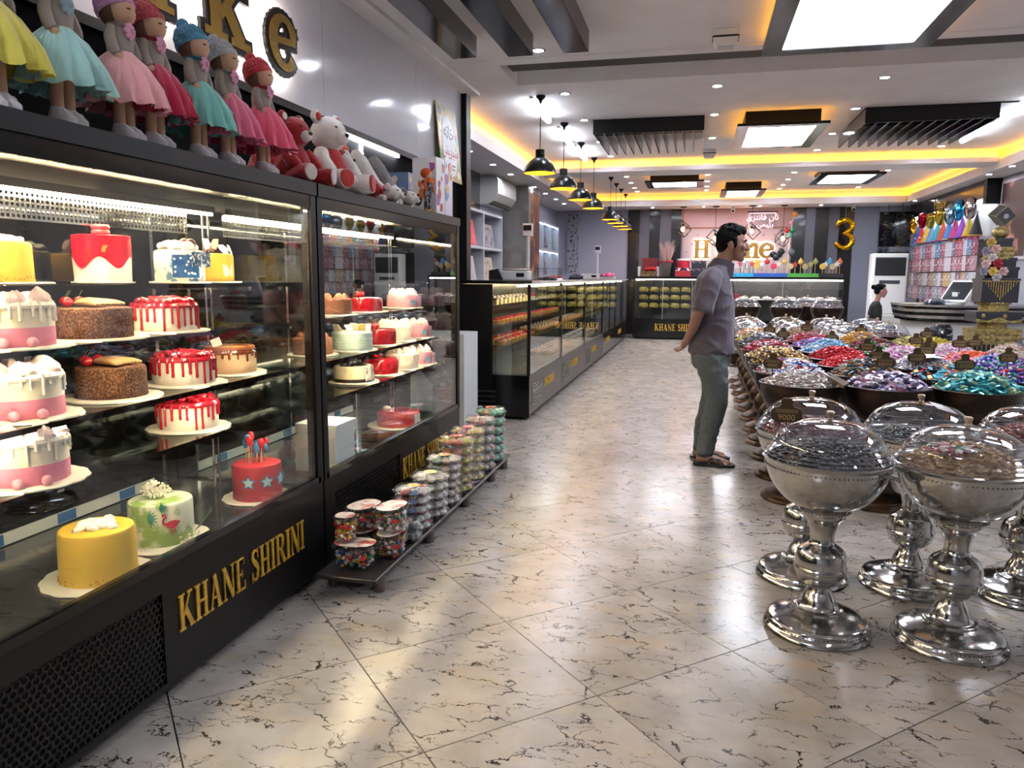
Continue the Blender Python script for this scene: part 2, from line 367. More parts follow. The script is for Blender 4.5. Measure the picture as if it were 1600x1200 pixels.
        g.build('grid', mat('lens_grid', 'a8a8a6', .4), t)
    # ceiling strip lamps beside the pendants and by the right wall
    def strip(x, y0, label, group):
        t = thing('strip_light', label, 'strip light', (x, y0, 3.3), 0, group)
        MB().box((-.02, -.08, -.02), (.02, 1.02, -.001)).build('rail', M_white, t)
        for a in (0, .52):
            m = MB(); m.tube([(0, a, -.055), (0, a + .03, -.055), (0, a + .39, -.055), (0, a + .42, -.055)], [.024, .034, .034, .024], 10); m.build('tube', emi('strip_tube', 'eef4ff', 17), t)
            MB().box((-.008, a + .2, -.03), (.008, a + .22, -.02)).build('clip', M_white, t)
    for y, n in ((8.3, 'nearest the shutter slot'), (9.95, 'second from the shutter slot'), (11.35, 'third from the shutter slot')):
        strip(-1.81, y, 'white twin tube strip light above the dome pendants, ' + n, 'strip lights over the pendants')
    for y, n in ((9.5, 'nearer the camera'), (10.75, 'farther back')):
        strip(3.38, y, 'white twin tube strip light beyond the slatted grille, ' + n, 'strip lights toward the party wall')
build_lights()
def build_pendants():
    dome_out = mat('pendant_black', '14181a', .28, .3, coat=.2); dome_in = mat('pendant_gold_inside', 'f0bc48', .5)
    names = ['nearest the strip lights', 'second in the row', 'third in the row', 'fourth in the row', 'fifth in the row', 'sixth in the row', 'seventh in the row', 'last and farthest in the row']
    first = None
    for k, y in enumerate((8.2, 9.67, 11.1, 12.5, 14.95, 15.95, 16.95, 18.0)):
        lb = 'black dome pendant lamp with golden inside, ' + names[k]
        if first: dup(first, (-1.70, y, 0), 0, lb); continue
        t = first = thing('pendant_lamp', lb, 'pendant lamp', (-1.70, y, 0), 0, 'black dome pendants over the counter')
        MB().lathe([(.0, 3.3), (.05, 3.3), (.05, 3.28), (.02, 3.25), (.012, 3.22)], 16, caps=True).build('ceiling_rose', M_blk, t)
        MB().cyl((0, 0, 2.72), (0, 0, 3.23), .005, n=6).build('cord', M_blk, t)
        MB().lathe([(.0, 2.745), (.048, 2.745), (.05, 2.735), (.05, 2.665), (.055, 2.655)], 20).build('socket_cap', M_blk, t)
        MB().lathe([(.052, 2.665), (.085, 2.645), (.125, 2.61), (.155, 2.57), (.168, 2.535), (.172, 2.515), (.172, 2.50)], 32).build('shade', dome_out, t)
        MB().lathe([(.168, 2.50), (.166, 2.52), (.15, 2.57), (.12, 2.61), (.08, 2.64), (.0, 2.655)], 32).build('shade_lining', dome_in, t)
        b = MB().sphere((0, 0, 2.585), (.034, .034, .04), 12, 8); b.build('bulb', emi('pendant_bulb', 'ffc56a', 60), t)
build_pendants()
# ------------------------------------------------------------------ serif lettering
def rct(x0, y0, x1, y1): return [(x0, y0), (x1, y0), (x1, y1), (x0, y1)]
def stroke(pts, ws):
    out = []; N = len(pts); L = []
    for i in range(N):
        a, b = pts[max(i - 1, 0)], pts[min(i + 1, N - 1)]; dx, dy = b[0] - a[0], b[1] - a[1]; d = sqrt(dx * dx + dy * dy) or 1
        w = (ws[i] if isinstance(ws, list) else ws) / 2; L.append(((pts[i][0] - dy / d * w, pts[i][1] + dx / d * w), (pts[i][0] + dy / d * w, pts[i][1] - dx / d * w)))
    for i in range(N - 1): out.append([L[i][1], L[i + 1][1], L[i + 1][0], L[i][0]])
    return out
def arc(cx, cy, rx, ry, a0, a1, n=16): return [(cx + rx * cos(radians(a0 + (a1 - a0) * k / n)), cy + ry * sin(radians(a0 + (a1 - a0) * k / n))) for k in range(n + 1)]
def glyph(ch):
    T, t, s = .2, .07, .055
    stem = lambda x, h=1.: [rct(x, 0, x + T, h), rct(x - .09, 0, x + T + .09, s), rct(x - .09, h - s, x + T + .09, h)]
    if ch == 'I': return stem(.1), .4
    if ch == 'H': return stem(.1) + stem(.62) + [rct(.3, .46, .62, .53)], .92
    if ch == 'K': return stem(.1) + stroke([(.3, .38), (.72, .97)], .075) + stroke([(.40, .58), (.82, .03)], .2) + [rct(.58, 1 - s, .88, 1), rct(.64, 0, .98, s)], .98
    if ch == 'A': return stroke([(.12, .02), (.44, .98)], .075) + stroke([(.41, .98), (.72, .02)], .2) + [rct(.22, .3, .62, .36), rct(0, 0, .26, s), rct(.55, 0, .92, s)], .92
    if ch == 'N': return [rct(.1, 0, .17, 1), rct(.74, 0, .81, 1), rct(.0, 0, .28, s), rct(.62, 1 - s, .92, 1), rct(0, 1 - s, .25, 1)] + stroke([(.13, .97), (.74, .03)], .2), .92
    if ch == 'E': return stem(.1) + [rct(.3, 1 - s, .7, 1), rct(.3, 0, .74, s), rct(.3, .47, .52, .53), rct(.66, .76, .7, 1), rct(.7, 0, .74, .26), rct(.5, .38, .54, .62)], .8
    if ch == 'R': return stem(.1) + stroke([(.3, .965)] + arc(.45, .74, .24, .225, 90, -90, 12) + [(.3, .515)], [.07] * 3 + [.12, .16, .19, .2, .2, .2, .19, .16, .12, .08, .07, .07]) + stroke([(.46, .5), (.8, .03)], .2) + [rct(.66, 0, .96, s)], .95
    if ch == 'S':
        p = [(.58, .72), (.56, .88), (.44, .96), (.3, .965), (.17, .89), (.14, .76), (.22, .64), (.36, .55), (.5, .45), (.56, .3), (.52, .13), (.4, .04), (.26, .04), (.13, .12), (.08, .3)]
        return stroke(p, [.04, .06, .06, .08, .13, .17, .2, .21, .2, .18, .15, .1, .07, .06, .05]) + [rct(.56, .7, .6, 1), rct(.06, 0, .1, .3)], .68
    if ch == 'a': return stroke(arc(.30, .22, .19, .20, 60, 300, 14), .15) + [rct(.4, 0, .58, .5), rct(.4, 0, .68, .07)] + stroke(arc(.33, .45, .16, .2, 160, 10, 10), .13), .72
    if ch == 'k': return [rct(.1, 0, .3, 1), rct(0, 0, .4, .09), rct(0, .91, .3, 1), rct(.46, 0, .85, .09), rct(.46, .59, .8, .68)] + stroke([(.28, .26), (.6, .62)], .11) + stroke([(.38, .40), (.66, .05)], .18), .88
    if ch == 'e': return stroke(arc(.34, .34, .25, .29, 25, 325, 22), [.1 + .09 * abs(cos(radians(25 + 300 * k / 22))) ** 2 for k in range(23)]) + stroke([(.14, .34), (.62, .40)], .09) + stroke([(.56, .42), (.57, .50), (.5, .58)], .14), .72
    if ch == 'o': return stroke(arc(.34, .34, .25, .3, 0, 360, 28), [.1 + .11 * abs(cos(2 * pi * k / 28)) ** 2 for k in range(29)]), .74
    if ch == 'm': return [rct(.08, 0, .24, .66), rct(0, 0, .32, .07), rct(0, .59, .24, .66), rct(.44, 0, .6, .45), rct(.36, 0, .68, .07), rct(.8, 0, .96, .45), rct(.72, 0, 1.04, .07)] + stroke(arc(.4, .43, .14, .18, 165, 0, 10), .15) + stroke(arc(.76, .43, .14, .18, 165, 0, 10), .15), 1.08
    if ch == 'C': return stroke(arc(.45, .5, .35, .43, 40, 320, 24), [.1 + .12 * abs(cos(radians(40 + 280 * k / 24))) ** 2 for k in range(25)]) + [rct(.68, .68, .76, .97), rct(.7, .1, .76, .3)], .85
    return [], .34
def grow(poly, o):
    n = len(poly); A = sum(poly[i][0] * poly[(i + 1) % n][1] - poly[(i + 1) % n][0] * poly[i][1] for i in range(n))
    if A < 0: poly = poly[::-1]
    if o == 0: return poly
    E = []
    for i in range(n):
        a, b = poly[i], poly[(i + 1) % n]; dx, dy = b[0] - a[0], b[1] - a[1]; d = sqrt(dx * dx + dy * dy)
        if d < 1e-6: continue
        E.append((dy / d, -dx / d, (dy * a[0] - dx * a[1]) / d + o))
    out = []
    for i in range(len(E)):
        a, b = E[i - 1], E[i]; D = a[0] * b[1] - a[1] * b[0]
        if abs(D) < 1e-3: continue
        out.append(((a[2] * b[1] - b[2] * a[1]) / D, (a[0] * b[2] - b[0] * a[2]) / D))
    return out
def letter_mb(ch, h, depth, o=0., wscale=1., z0=0.):
    """letter in the local xy plane, extruded along +z"""
    m = MB(); ps, w = glyph(ch)
    for k, p in enumerate(ps):
        m.prism([(x * h * wscale, y * h) for x, y in grow(p, o)], depth, z0=z0 + .00013 * (k % 9))
    return m, w * h * wscale
# lettering planes: text running along +Y on a face looking at +X ; along +X on a face looking at -Y
FX = Matrix(((0, 0, 1, 0), (1, 0, 0, 0), (0, 1, 0, 0), (0, 0, 0, 1)))
FY = Matrix(((1, 0, 0, 0), (0, 0, -1, 0), (0, 1, 0, 0), (0, 0, 0, 1)))
def letters(text, h, M, parent, m, depth=.004, wscale=1., track=.05, joined=False, name='letter'):
    x = 0; J = MB()
    for ch in text:
        mb, w = letter_mb(ch, h, depth, 0, wscale)
        if mb.v:
            mm = M @ Tr(x, 0, 0)
            if joined: J.add(mb.v, mb.f, 0, mm)
            else:
                mb.v = [tuple(mm @ Vector(v)) for v in mb.v]; mb.build(name, m, parent, 30)
        x += w + track * h
    if joined: J.build(name, m, parent, 30)
    return x

# ------------------------------------------------------------------ the two tall cake showcases
XF, XB = -1.653, -2.452
def hexplate(w, h, pitch, rr, t=.004):
    """perforated plate in the yz plane, x=0 front"""
    m = MB(); dz = pitch * sqrt(3) / 2; ny, nz = int(w / pitch), int(h / dz)
    for j in range(nz):
        for i in range(ny):
            cy, cz = (i + .5 + (.25 if j % 2 else -.25)) * pitch, (j + .5) * dz; vs = []; fs = []
            K = 12
            for k in range(K):
                a = 2 * pi * k / K + pi / 6; q = ((a - pi / 6 + pi / 6) % (pi / 3)) - pi / 6
                R = pitch / 2 / cos(((a + pi / 6) % (pi / 3)) - pi / 6)
                vs += [(0, cy + R * cos(a), cz + R * sin(a)), (0, cy + rr * cos(a), cz + rr * sin(a)), (-t, cy + rr * cos(a), cz + rr * sin(a))]
            for k in range(K):
                b, n = 3 * k, 3 * ((k + 1) % K); fs += [(b, n, n + 1, b + 1), (b + 1, n + 1, n + 2, b + 2)]
            m.add(vs, fs)
    return m
def showcase(y0, y1, vent, text_y, text_h, text_w, shelves, label, led_x=-2.13):
    t = thing('cake_showcase', label, 'display case', (0, 0, 0))
    base = mat('showcase_base', '120f0f', .4, spec=.25)
    b = MB(); v0, v1 = vent
    zt = .455; za, zb = .06, .37   # opening for the vent
    b.box((XB, y0, .035), (XF - .02, y1, .40)); b.box((XF - .02, y0, .035), (XF, y1, za)); b.box((XF - .02, y0, zb), (XF, y1, zt)); b.box((XF - .02, y0, za), (XF, v0, zb)); b.box((XF - .02, v1, za), (XF, y1, zb))
    b.build('base', base, t, None)
    MB().box((XB + .05, y0 + .05, 0), (XF - .06, y1 - .05, .035)).build('plinth', M_blk, t)
    p = hexplate(v1 - v0, zb - za, .0235, .0088); p.v = [(XF - .002 + x, v0 + y, za + z) for x, y, z in p.v]; p.build('perforated_vent', base, t, None)['kind'] = 'stuff'
    MB().box((XF - .03, y0 + .02, zt), (XF + .004, y1 - .02, .485)).build('sill', M_black, t)
    MB().box((XB + .03, y0 + .03, .40), (XF - .03, y1 - .03, .42)).build('deck', mat('case_deck', '5a5b56', .10, .85), t)
    MB().box((XB - .0, y0, 1.745), (XF + .012, y1, 1.80)).build('top_board', M_blk, t)
    MB().box((XF - .015, y0, 1.69), (XF + .002, y1, 1.745)).build('header', M_black, t)
    MB().box((XB, y0, .42), (XB + .02, y1, 1.745)).build('back_panel', mat('case_mirror', '3a3b3a', .05, .9), t)
    MB().box((XF - .012, y0 + .045, .485), (XF - .004, y1 - .045, 1.69)).build('front_glass', M_gl, t, None)
    for y in (y0, y1 - .045): MB().box((XF - .045, y, .455), (XF + .004, y + .045, 1.745)).build('corner_post', M_blk, t)
    for y in (y0 + .004, y1 - .012): MB().box((XB + .02, y, .42), (XF - .045, y + .008, 1.745)).build('side_glass', M_gl, t, None)
    # inner chrome posts carrying the shelves
    for y in (y0 + .12, (y0 + y1) / 2, y1 - .11):
        MB().box((XB + .021, y - .011, .42), (XB + .04, y + .011, 1.70)).build('shelf_post', M_chrome, t)
    for z, xf in shelves:
        sh = MB().box((XB + .045, y0 + .06, z - .009), (xf, y1 - .05, z - .001)).build('shelf', M_shelfgl, t, None)
        MB().box((xf - .001, y0 + .06, z - .016), (xf + .008, y1 - .05, z + .001)).build('shelf_rail', mat('rail_dark', '2b211d', .2, .7), sh)
        MB().box((xf - .012, y0 + .08, z - .0155), (xf - .002, y1 - .07, z - .0095)).build('shelf_led', emi('shelf_led_warm', 'ffe2bc', 29), sh)
        for y in (y0 + .12, (y0 + y1) / 2, y1 - .11):
            MB().box((XB + .041, y - .006, z - .032), (xf - .05, y + .006, z - .0095)).build('shelf_bracket', M_chrome, sh)
            MB().box((xf - .05, y - .012, z - .034), (xf - .02, y + .012, z - .0095)).build('bracket_clip', M_chrome, sh)
    # LED bar with perforated reflector
    MB().box((led_x - .012, y0 + .05, 1.672), (led_x + .012, y1 - .05, 1.70)).build('lamp_rail', M_blk, t)
    MB().box((led_x - .006, y0 + .06, 1.660), (led_x + .006, y1 - .06, 1.671)).build('led_strip', emi('case_led', 'ffdcaa', 170), t)
    MB().box((XF - .05, y0 + .06, 1.728), (XF - .03, y1 - .06, 1.744)).build('led_strip', emi('case_led_added', 'ffe0b8', 20), t)  # unseen strip added behind the header to light the cake fronts
    g = MB(); n = int((y1 - y0 - .25) / .02); yy = y0 + .08
    for k in range(n + 1): g.box((led_x - .055, yy + k * .02, 1.575), (led_x - .052, yy + k * .02 + .0075, 1.672))
    for k in range(6): g.box((led_x - .0555, yy, 1.575 + k * .018), (led_x - .0515, yy + n * .02 + .0075, 1.582 + k * .018))
    g.build('perforated_reflector', M_chrome, t, None)['kind'] = 'stuff'
    for y in (y1 - .13, y1 - .09): MB().cyl((led_x, y, .43), (led_x, y, 1.66), .006, n=8).build('tie_rod', M_chrome, t)
    letters('KHANE SHIRINI', text_h, Tr(XF + .001, text_y, .205) @ FX, t, M_gold, .006, text_w)
    # price tape along the back of the deck
    s = MB().box((XB + .05, y0 + .1, .425), (XB + .055, y1 - .2, .47)).build('price_rail', mat('tape_white', 'c9cbc8', .5), t)
    for k in range(7):
        y = y0 + .25 + k * .33
        if y + .1 < y1 - .2: MB().box((XB + .0552, y, .428), (XB + .057, y + .09, .468)).build('blue_tape', mat('tape_blue', '1f5e9c', .5), s)
    return t
SH1 = [(1.364, -1.90), (1.182, -1.85), (.974, -1.80), (.80, -1.77)]
SH2 = [(1.362, -1.90), (1.18, -1.85), (.97, -1.80), (.785, -1.78)]
showcase(.45, 3.10, (1.12, 2.0), 2.07, .128, .62, SH1, 'long black glass showcase of cakes under the row of dolls')
showcase(3.115, 5.18, (3.22, 4.03), 4.07, .125, .62, SH2, 'shorter black glass showcase of cakes under the toy boxes')
def sign_letters():
    gold = mat('sign_gold', 'a8863e', .35, .6)
    for ch, y, h, what in (('C', 2.25, .46, 'capital C'), ('a', 2.88, .46, 'letter a'), ('k', 3.42, .46, 'letter k'), ('e', 4.0, .46, 'letter e')):
        t = thing('sign_letter', f'gold {what} with thick black rim, lit from behind, on glossy sign wall', 'sign letter', (-2.46, y, 2.57), 0, 'lit letters on the sign wall')
        o = .06
        a, w = letter_mb(ch, h, .02, o, 1.0, .055); a.v = [tuple(FX @ Vector(v)) for v in a.v]; a.build('rim', mat('sign_rim', '15120f', .35), t, 30)
        a, w = letter_mb(ch, h, .006, -.002, 1.0, .0765); a.v = [tuple(FX @ Vector(v)) for v in a.v]; a.build('face', gold, t, 30)
        a, w = letter_mb(ch, h, .006, .04, 1.0, .042); a.v = [tuple(FX @ Vector(v)) for v in a.v]; a.build('halo_light', emi('halo', 'ffeee0', 13), t, 30)
sign_letters()
# ------------------------------------------------------------------ cakes
def C_(col, rough=.55, **k): return mat('icing_' + col, col, rough, sss=.0, **k)
M_board = mat('cake_board', 'e9e2d4', .6)
def board(t, r, name='board', z=0., scallop=True, m=None):
    n = 72; ring = lambda rr, zz: [((rr + (.006 * abs(sin(14 * pi * k / n)) if scallop else 0)) * cos(2 * pi * k / n), (rr + (.006 * abs(sin(14 * pi * k / n)) if scallop else 0)) * sin(2 * pi * k / n), zz) for k in range(n)]
    MB().loft([ring(r, z), ring(r + .002, z + .003), ring(r, z + .006), ring(r - .01, z + .0065)]).build(name, m or M_board, t)
def body(t, r, z0, z1, m, name='sponge', rt=None, n=40, e=.012):
    rt = rt or r
    MB().lathe([(0, z0), (r, z0), (r, z0 + .004), (rt, z1 - e), (rt - e * .3, z1 - e * .3), (rt - e, z1), (0, z1 + .001)], n).build(name, m, t)
def drips(t, r, z1, m, n, lo, hi, w, seed, name='drip_icing', cap=True, cap_r=None):
    rnd = random.Random(seed); mb = MB()
    if cap:
        cr = cap_r or r; mb.lathe([(cr + .003, z1 - .014), (cr + .005, z1 - .006), (cr - .002, z1 + .003), (cr - .02, z1 + .006), (0, z1 + .006)], 40)
    for k in range(n):
        a = 2 * pi * (k + rnd.uniform(-.2, .2)) / n; L = rnd.uniform(lo, hi); ww = w * rnd.uniform(.8, 1.2); c, s = cos(a), sin(a)
        pts = [((r - .004) * c, (r - .004) * s, z1 + .003), ((r + .002) * c, (r + .002) * s, z1 - .012), ((r + .002) * c, (r + .002) * s, z1 - L * .7), ((r + .003) * c, (r + .003) * s, z1 - L), ((r + .001) * c, (r + .001) * s, z1 - L - ww * .7)]
        mb.tube(pts, [ww, ww, ww * .75, ww * .95, ww * .3], 7)
    mb.build(name, m, t)
def swirl_mb(r, h):
    rings = []; n = 18
    for i in range(9):
        q = i / 8; rr = r * (1 - q ** 1.6) ** .9 + .001; z = h * q ** .95
        rings.append([(rr * (1 + .17 * cos(6 * (2 * pi * k / n) + 5 * q)) * cos(2 * pi * k / n), rr * (1 + .17 * cos(6 * (2 * pi * k / n) + 5 * q)) * sin(2 * pi * k / n), z) for k in range(n)])
    return MB().loft(rings)
def swirls(t, rr, z, m, k, r=.028, h=.045, name='swirl', seed=0):
    me = swirl_mb(r, h).mesh(name, m)
    for i in range(k):
        a = 2 * pi * i / k + seed * .37; link(name, me, t, (rr * cos(a), rr * sin(a), z), a * 3)
def cherry(t, x, y, z, r=.017):
    o = MB().sphere((x, y, z + r * .9), (r, r, r * .92), 12, 8).build('cherry', mat('cherry', 'b00d18', .12, coat=.5), t)
    MB().tube([(x, y, z + r * 1.6), (x + .004, y + .003, z + r * 2.2), (x + .012, y + .006, z + r * 2.9)], .0013, 5).build('stalk', mat('stalk', '4a5a20', .6), o)
def lumps(t, rr, z, m, k, r, seed, name='berries', flat=.7):
    rnd = random.Random(seed); mb = MB()
    for i in range(k):
        a = rnd.uniform(0, 2 * pi); q = sqrt(rnd.random()) * rr; s = r * rnd.uniform(.75, 1.25)
        mb.sphere((0, 0, 0), (s, s * rnd.uniform(.7, 1.2), s * flat), 7, 5, 0, Tr(q * cos(a), q * sin(a), z + s * .4 + (1 - q / rr) * r * .8) @ Rz(rnd.uniform(0, 6)) @ Rx(rnd.uniform(-.7, .7)))
    o = mb.build(name, m, t); o['kind'] = 'stuff'
def star_poly(R, r): return [((R if k % 2 == 0 else r) * cos(pi / 2 + pi * k / 5), (R if k % 2 == 0 else r) * sin(pi / 2 + pi * k / 5)) for k in range(10)]
def on_side(a, r, z): return Rz(a) @ Tr(r, 0, z) @ FX   # place a flat plaque on a cylinder side
def cake(kind, x, y, z, label, r=.112, h=.105, seed=0, rz=0.):
    t = thing('cake', label, 'cake', (x, y, z + .001), rz, None)
    zb = .0065
    if kind == 'pink_drip':
        board(t, r + .045); body(t, r, zb, zb + h * .45, C_('e58aa4', .6), 'pink_layer', e=.002); body(t, r - .0005, zb + h * .4, zb + h, C_('f3e7d3', .55), 'cream_layer')
        drips(t, r, zb + h, C_('f8f0e4', .35), 26, .02, .06, .0052, seed); swirls(t, r * .68, zb + h + .004, C_('f4d9d6', .55), 6, .036, .047, 'meringue', seed)
        for a in (-.35, -.9): MB().sphere(((r + .016) * cos(a), (r + .016) * sin(a), zb + .014), .016, 10, 7).build('sugar_ball', C_('e79cae', .5), t)
    elif kind == 'chocolate':
        m = mat('cocoa_crumb', '4a2a1a', .85, var=(160, '8a5c3c', .45, .62), bump=(150, .8)); board(t, r + .042); body(t, r, zb, zb + h, m, 'sponge', r * .985)
        mb = MB()
        for k in range(9):
            q = (k - 4) / 4.0; pts = [(-.06 + .01 * abs(q) + .13 * u, q * r * .5 * (.3 + .7 * u), zb + h + .010 + .012 * sin(pi * min(1, u * .9 + .1)) * (1 - .4 * abs(q))) for u in (0, .2, .4, .6, .8, 1)]
            mb.tube(pts, [.005, .009, .010, .010, .009, .004], 8)
        mb.build('piped_cream', C_('b08a5e', .6), t)
        for x_, y_ in ((-.075, -.03), (-.065, .018), (-.04, -.058)): cherry(t, x_, y_, zb + h, .019)
    elif kind == 'red_drip':
        board(t, r + .038); body(t, r, zb, zb + h, C_('f4ead8', .55), 'cream_layer'); drips(t, r, zb + h, mat('berry_glaze', 'b5122b', .15, coat=.4), 26, .05, .098, .0058, seed, 'berry_drip')
        lumps(t, r * .86, zb + h + .004, mat('berry_jelly', 'c4142c', .12, coat=.5, var=(60, '7d0b1c', .4, .7)), 70, .014, seed)
    elif kind == 'caramel':
        board(t, r + .035); body(t, r, zb, zb + h, C_('c9a888', .5), 'cream_layer'); g = mat('caramel_glaze', '6b3217', .14, coat=.4); drips(t, r, zb + h, g, 20, .015, .05, .0055, seed, 'caramel_drip')
        MB().lathe([(r * .7, zb + h + .006), (r * .72, zb + h + .016), (r * .95, zb + h + .016), (r * .97, zb + h + .005)], 40).build('piped_ring', C_('8a4a24', .5), t)
        MB().lathe([(0, zb + h + .012), (r * .7, zb + h + .010)], 32).build('nut_filling', mat('nut_filling', 'd8a860', .5, bump=(90, .9)), t)
        MB().box((-.02, -.003, 0), (.02, .003, .035), 0, Tr(-.05, -.01, zb + h + .014) @ Rz(.6) @ Ry(-.35)).build('chocolate_tag', C_('f0e8e0', .4), t)
    elif kind == 'tall_red':
        board(t, r + .008, scallop=False); H = h; body(t, r * .98, zb, zb + H, C_('f2ede4', .5), 'white_layer', r * 1.02)
        n = 60; rings = []
        for zz, fl in ((0, 1), (.004, 1), (1, 0)):
            rings.append([((r * (1.005 + .03 * 0) + .003) * cos(2 * pi * k / n), (r * 1.005 + .003) * sin(2 * pi * k / n), (zb + H * (.42 + .13 * sin(5 * 2 * pi * k / n)) + zz * .3 if fl else zb + H + .002)) for k in range(n)])
        MB().loft(rings, caps=False).lathe([(r * 1.005 + .003, zb + H + .002), (r - .01, zb + H + .006), (0, zb + H + .006)], 60).build('red_glaze', mat('red_glaze', 'c8102a', .10, coat=.6), t)
        for k in range(2): MB().lathe([(0, 0), (.028, 0), (.032, .007), (.031, .009), (.032, .011), (.028, .018), (0, .019)], 24, (0, 0, zb + H + .007 + k * .019)).build('macaron', C_('d23a48', .5), t)
        MB().prism([(-.012, -.012), (.0, -.012), (.004, 0), (.012, .012), (-.006, .012)], .002, 0, on_side(-.75, r + .006, zb + H * .72)).build('gold_leaf', M_gold, t)
    elif kind == 'blue':
        board(t, r + .02, scallop=False); body(t, r, zb, zb + h, mat('blue_patched_icing', 'efe6d6', .5, var=(28, '5d87a8', .56, .6)), 'cream_layer')
        lumps(t, r * .8, zb + h, C_('dfe6ea', .5), 14, .024, seed, 'cloud_cream', .75)
        for k, (a, c) in enumerate(((-.5, 'c33a3a'), (.2, '5b3b2a'))): MB().sphere((.05 * cos(a), .05 * sin(a), zb + h + .026), .02, 12, 8).build('chocolate_ball', C_(c, .3), t)
        p = MB().prism(rct(-.05, -.045, .05, .045), .004, 0, on_side(-.7, r + .002, zb + h * .48)).build('sugar_plaque', mat('plaque_blue', '1d4f86', .4), t)
        rnd = random.Random(5); d = MB()
        for k in range(14): d.prism(star_poly(.006, .003), .002, 0, on_side(-.7, r + .006, zb + h * .48) @ Tr(rnd.uniform(-.042, .042), rnd.uniform(-.038, .038), 0))
        d.build('sugar_star', C_('e8edf0', .4), p)
        MB().box((-.001, -.045, 0), (.003, .045, .06), 0, Rz(-.2) @ Tr(r + .025, 0, zb + h * .45)).build('side_card', mat('card_navy', '20466e', .5, var=(70, 'd8dee4', .5, .6)), t)
    elif kind == 'yellow_butterfly':
        board(t, r + .03, scallop=False); body(t, r, zb, zb + h, C_('e9bf3a', .5), 'yellow_layer')
        def wing(M, c):
            w = MB()
            for s in (-1, 1): w.prism([(0, 0), (s * .012, .026), (s * .036, .032), (s * .034, .008), (s * .024, -.02), (s * .006, -.018)], .002, 0, M @ Ry(s * .5))
            w.build('butterfly', C_(c, .5), t)
        wing(Tr(.01, -.02, zb + h + .04) @ Rz(.6) @ Rx(1.2), 'f0d7c8'); wing(Tr(.06, .03, zb + h + .02) @ Rz(1.3) @ Rx(1.0), 'e8c9d8'); wing(on_side(-.15, r + .008, zb + h * .35), 'e6dcd2'); wing(Tr(-.03, .02, zb + h + .03) @ Rz(.2) @ Rx(1.3), '5a3d2c')
    elif kind == 'plain_yellow':
        board(t, r + .05); body(t, r, zb, zb + h, mat('sunny_icing', 'e8bd3e', .5), 'yellow_layer', r * .98)
        lumps(t, r * .6, zb + h - .004, C_('f2ede0', .5), 26, .016, seed, 'cream_dollops')
        d = MB(); rnd = random.Random(3)
        for k in range(60): a = rnd.uniform(0, 6.28); d.sphere(((r + .001) * cos(a), (r + .001) * sin(a), zb + rnd.uniform(.002, .02)), .003, 6, 4)
        d.build('gold_sugar', C_('c9962a', .5), t)['kind'] = 'stuff'
    elif kind == 'flamingo':
        board(t, r + .055); body(t, r, zb, zb + h, mat('jungle_icing', 'e6ead2', .5, var=(14, '8fae5a', .46, .56)), 'green_layer')
        rnd = random.Random(9); fl = MB()
        for k in range(150):
            v = Vector((rnd.gauss(0, 1), rnd.gauss(0, 1), abs(rnd.gauss(0, 1)))).normalized() * rnd.uniform(.02, .055); c = Vector((-.02, .0, zb + h + .012)) + Vector((v.x, v.y, v.z * .9))
            fl.sphere(c, .0052, 5, 4)
        fl.build('white_blossom', C_('f1ecd9', .6), t)['kind'] = 'stuff'
        st = MB()
        for k in range(20): a = rnd.uniform(0, 6.28); st.tube([(-.02, 0, zb + h), (-.02 + .045 * cos(a), .045 * sin(a), zb + h + rnd.uniform(.02, .055))], .001, 4)
        st.build('blossom_stems', C_('6c7a44', .7), t)['kind'] = 'stuff'
        M = on_side(-.72, r + .003, zb + h * .55); pk = C_('d8345a', .4)
        f = MB(); f.prism([(.0, -.012), (.018, -.018), (.034, -.008), (.044, .006), (.026, .012), (.008, .010), (-.006, .002)], .003, 0, M); f.build('flamingo_body', pk, t)
        g = MB()
        for q in stroke([(-.002, -.002), (-.014, .006), (-.014, .018), (-.004, .026), (-.006, .036), (-.014, .036), (-.016, .028)], [.009, .007, .006, .006, .007, .009, .003]) + stroke([(.016, -.014), (.014, -.03), (.018, -.046)], .0025) + stroke([(.024, -.012), (.026, -.028), (.018, -.034)], .0025): g.prism(grow(q, 0), .0028, 0, M)
        g.build('flamingo_neck_and_legs', pk, t)
        for a, zz, s in ((-1.25, .72, 1.), (-.9, .95, .8)):
            lf = MB(); MM = on_side(a, r + .004, zb + h * zz) @ Sc(s, s, 1)
            for k in range(7):
                an = radians(-75 + k * 25); lf.prism([(0, 0), (.006 * cos(an + 1.2), .006 * sin(an + 1.2)), (.036 * cos(an), .036 * sin(an)), (.006 * cos(an - 1.2), .006 * sin(an - 1.2))], .0015, 0, MM)
            lf.build('palm_leaf', C_('3f9a86', .5), t)
        for k in range(10):
            a = -.25 + rnd.uniform(-.3, .3); MB
        lumpm = MB()
        for k in range(26): lumpm.sphere((r * 1.1 + rnd.uniform(-.01, .04), -.02 + rnd.uniform(-.04, .04), zb + rnd.uniform(.004, .035)), .005, 5, 4)
        lumpm.build('side_blossom', C_('f1ecd9', .6), t)['kind'] = 'stuff'
        lv = MB()
        for k in range(6): an = -.4 + k * .22; lv.tube([(r + .01, .02, zb + .03), (r + .03 + .01 * k, .03, zb + .05 + .012 * k), (r + .045 + .006 * k, .035, zb + .07 + .012 * k)], [.002, .006, .001], 5, sq=.3)
        lv.build('side_leaf', C_('5a7a4a', .6), t)
    elif kind == 'stars':
        board(t, r + .04); body(t, r, zb, zb + h, C_('bf2030', .45), 'red_layer')
        for k in range(6):
            M = on_side(-1.35 + k * .72, r + .001, zb + h * .55); s = MB().prism(star_poly(.034, .017), .003, 0, M).build('star', C_('3a7fb8', .4), t)
            MB().prism(star_poly(.025, .0125), .002, 0, M @ Tr(0, 0, .003)).build('star_centre', C_('bfe3e6', .4), s)
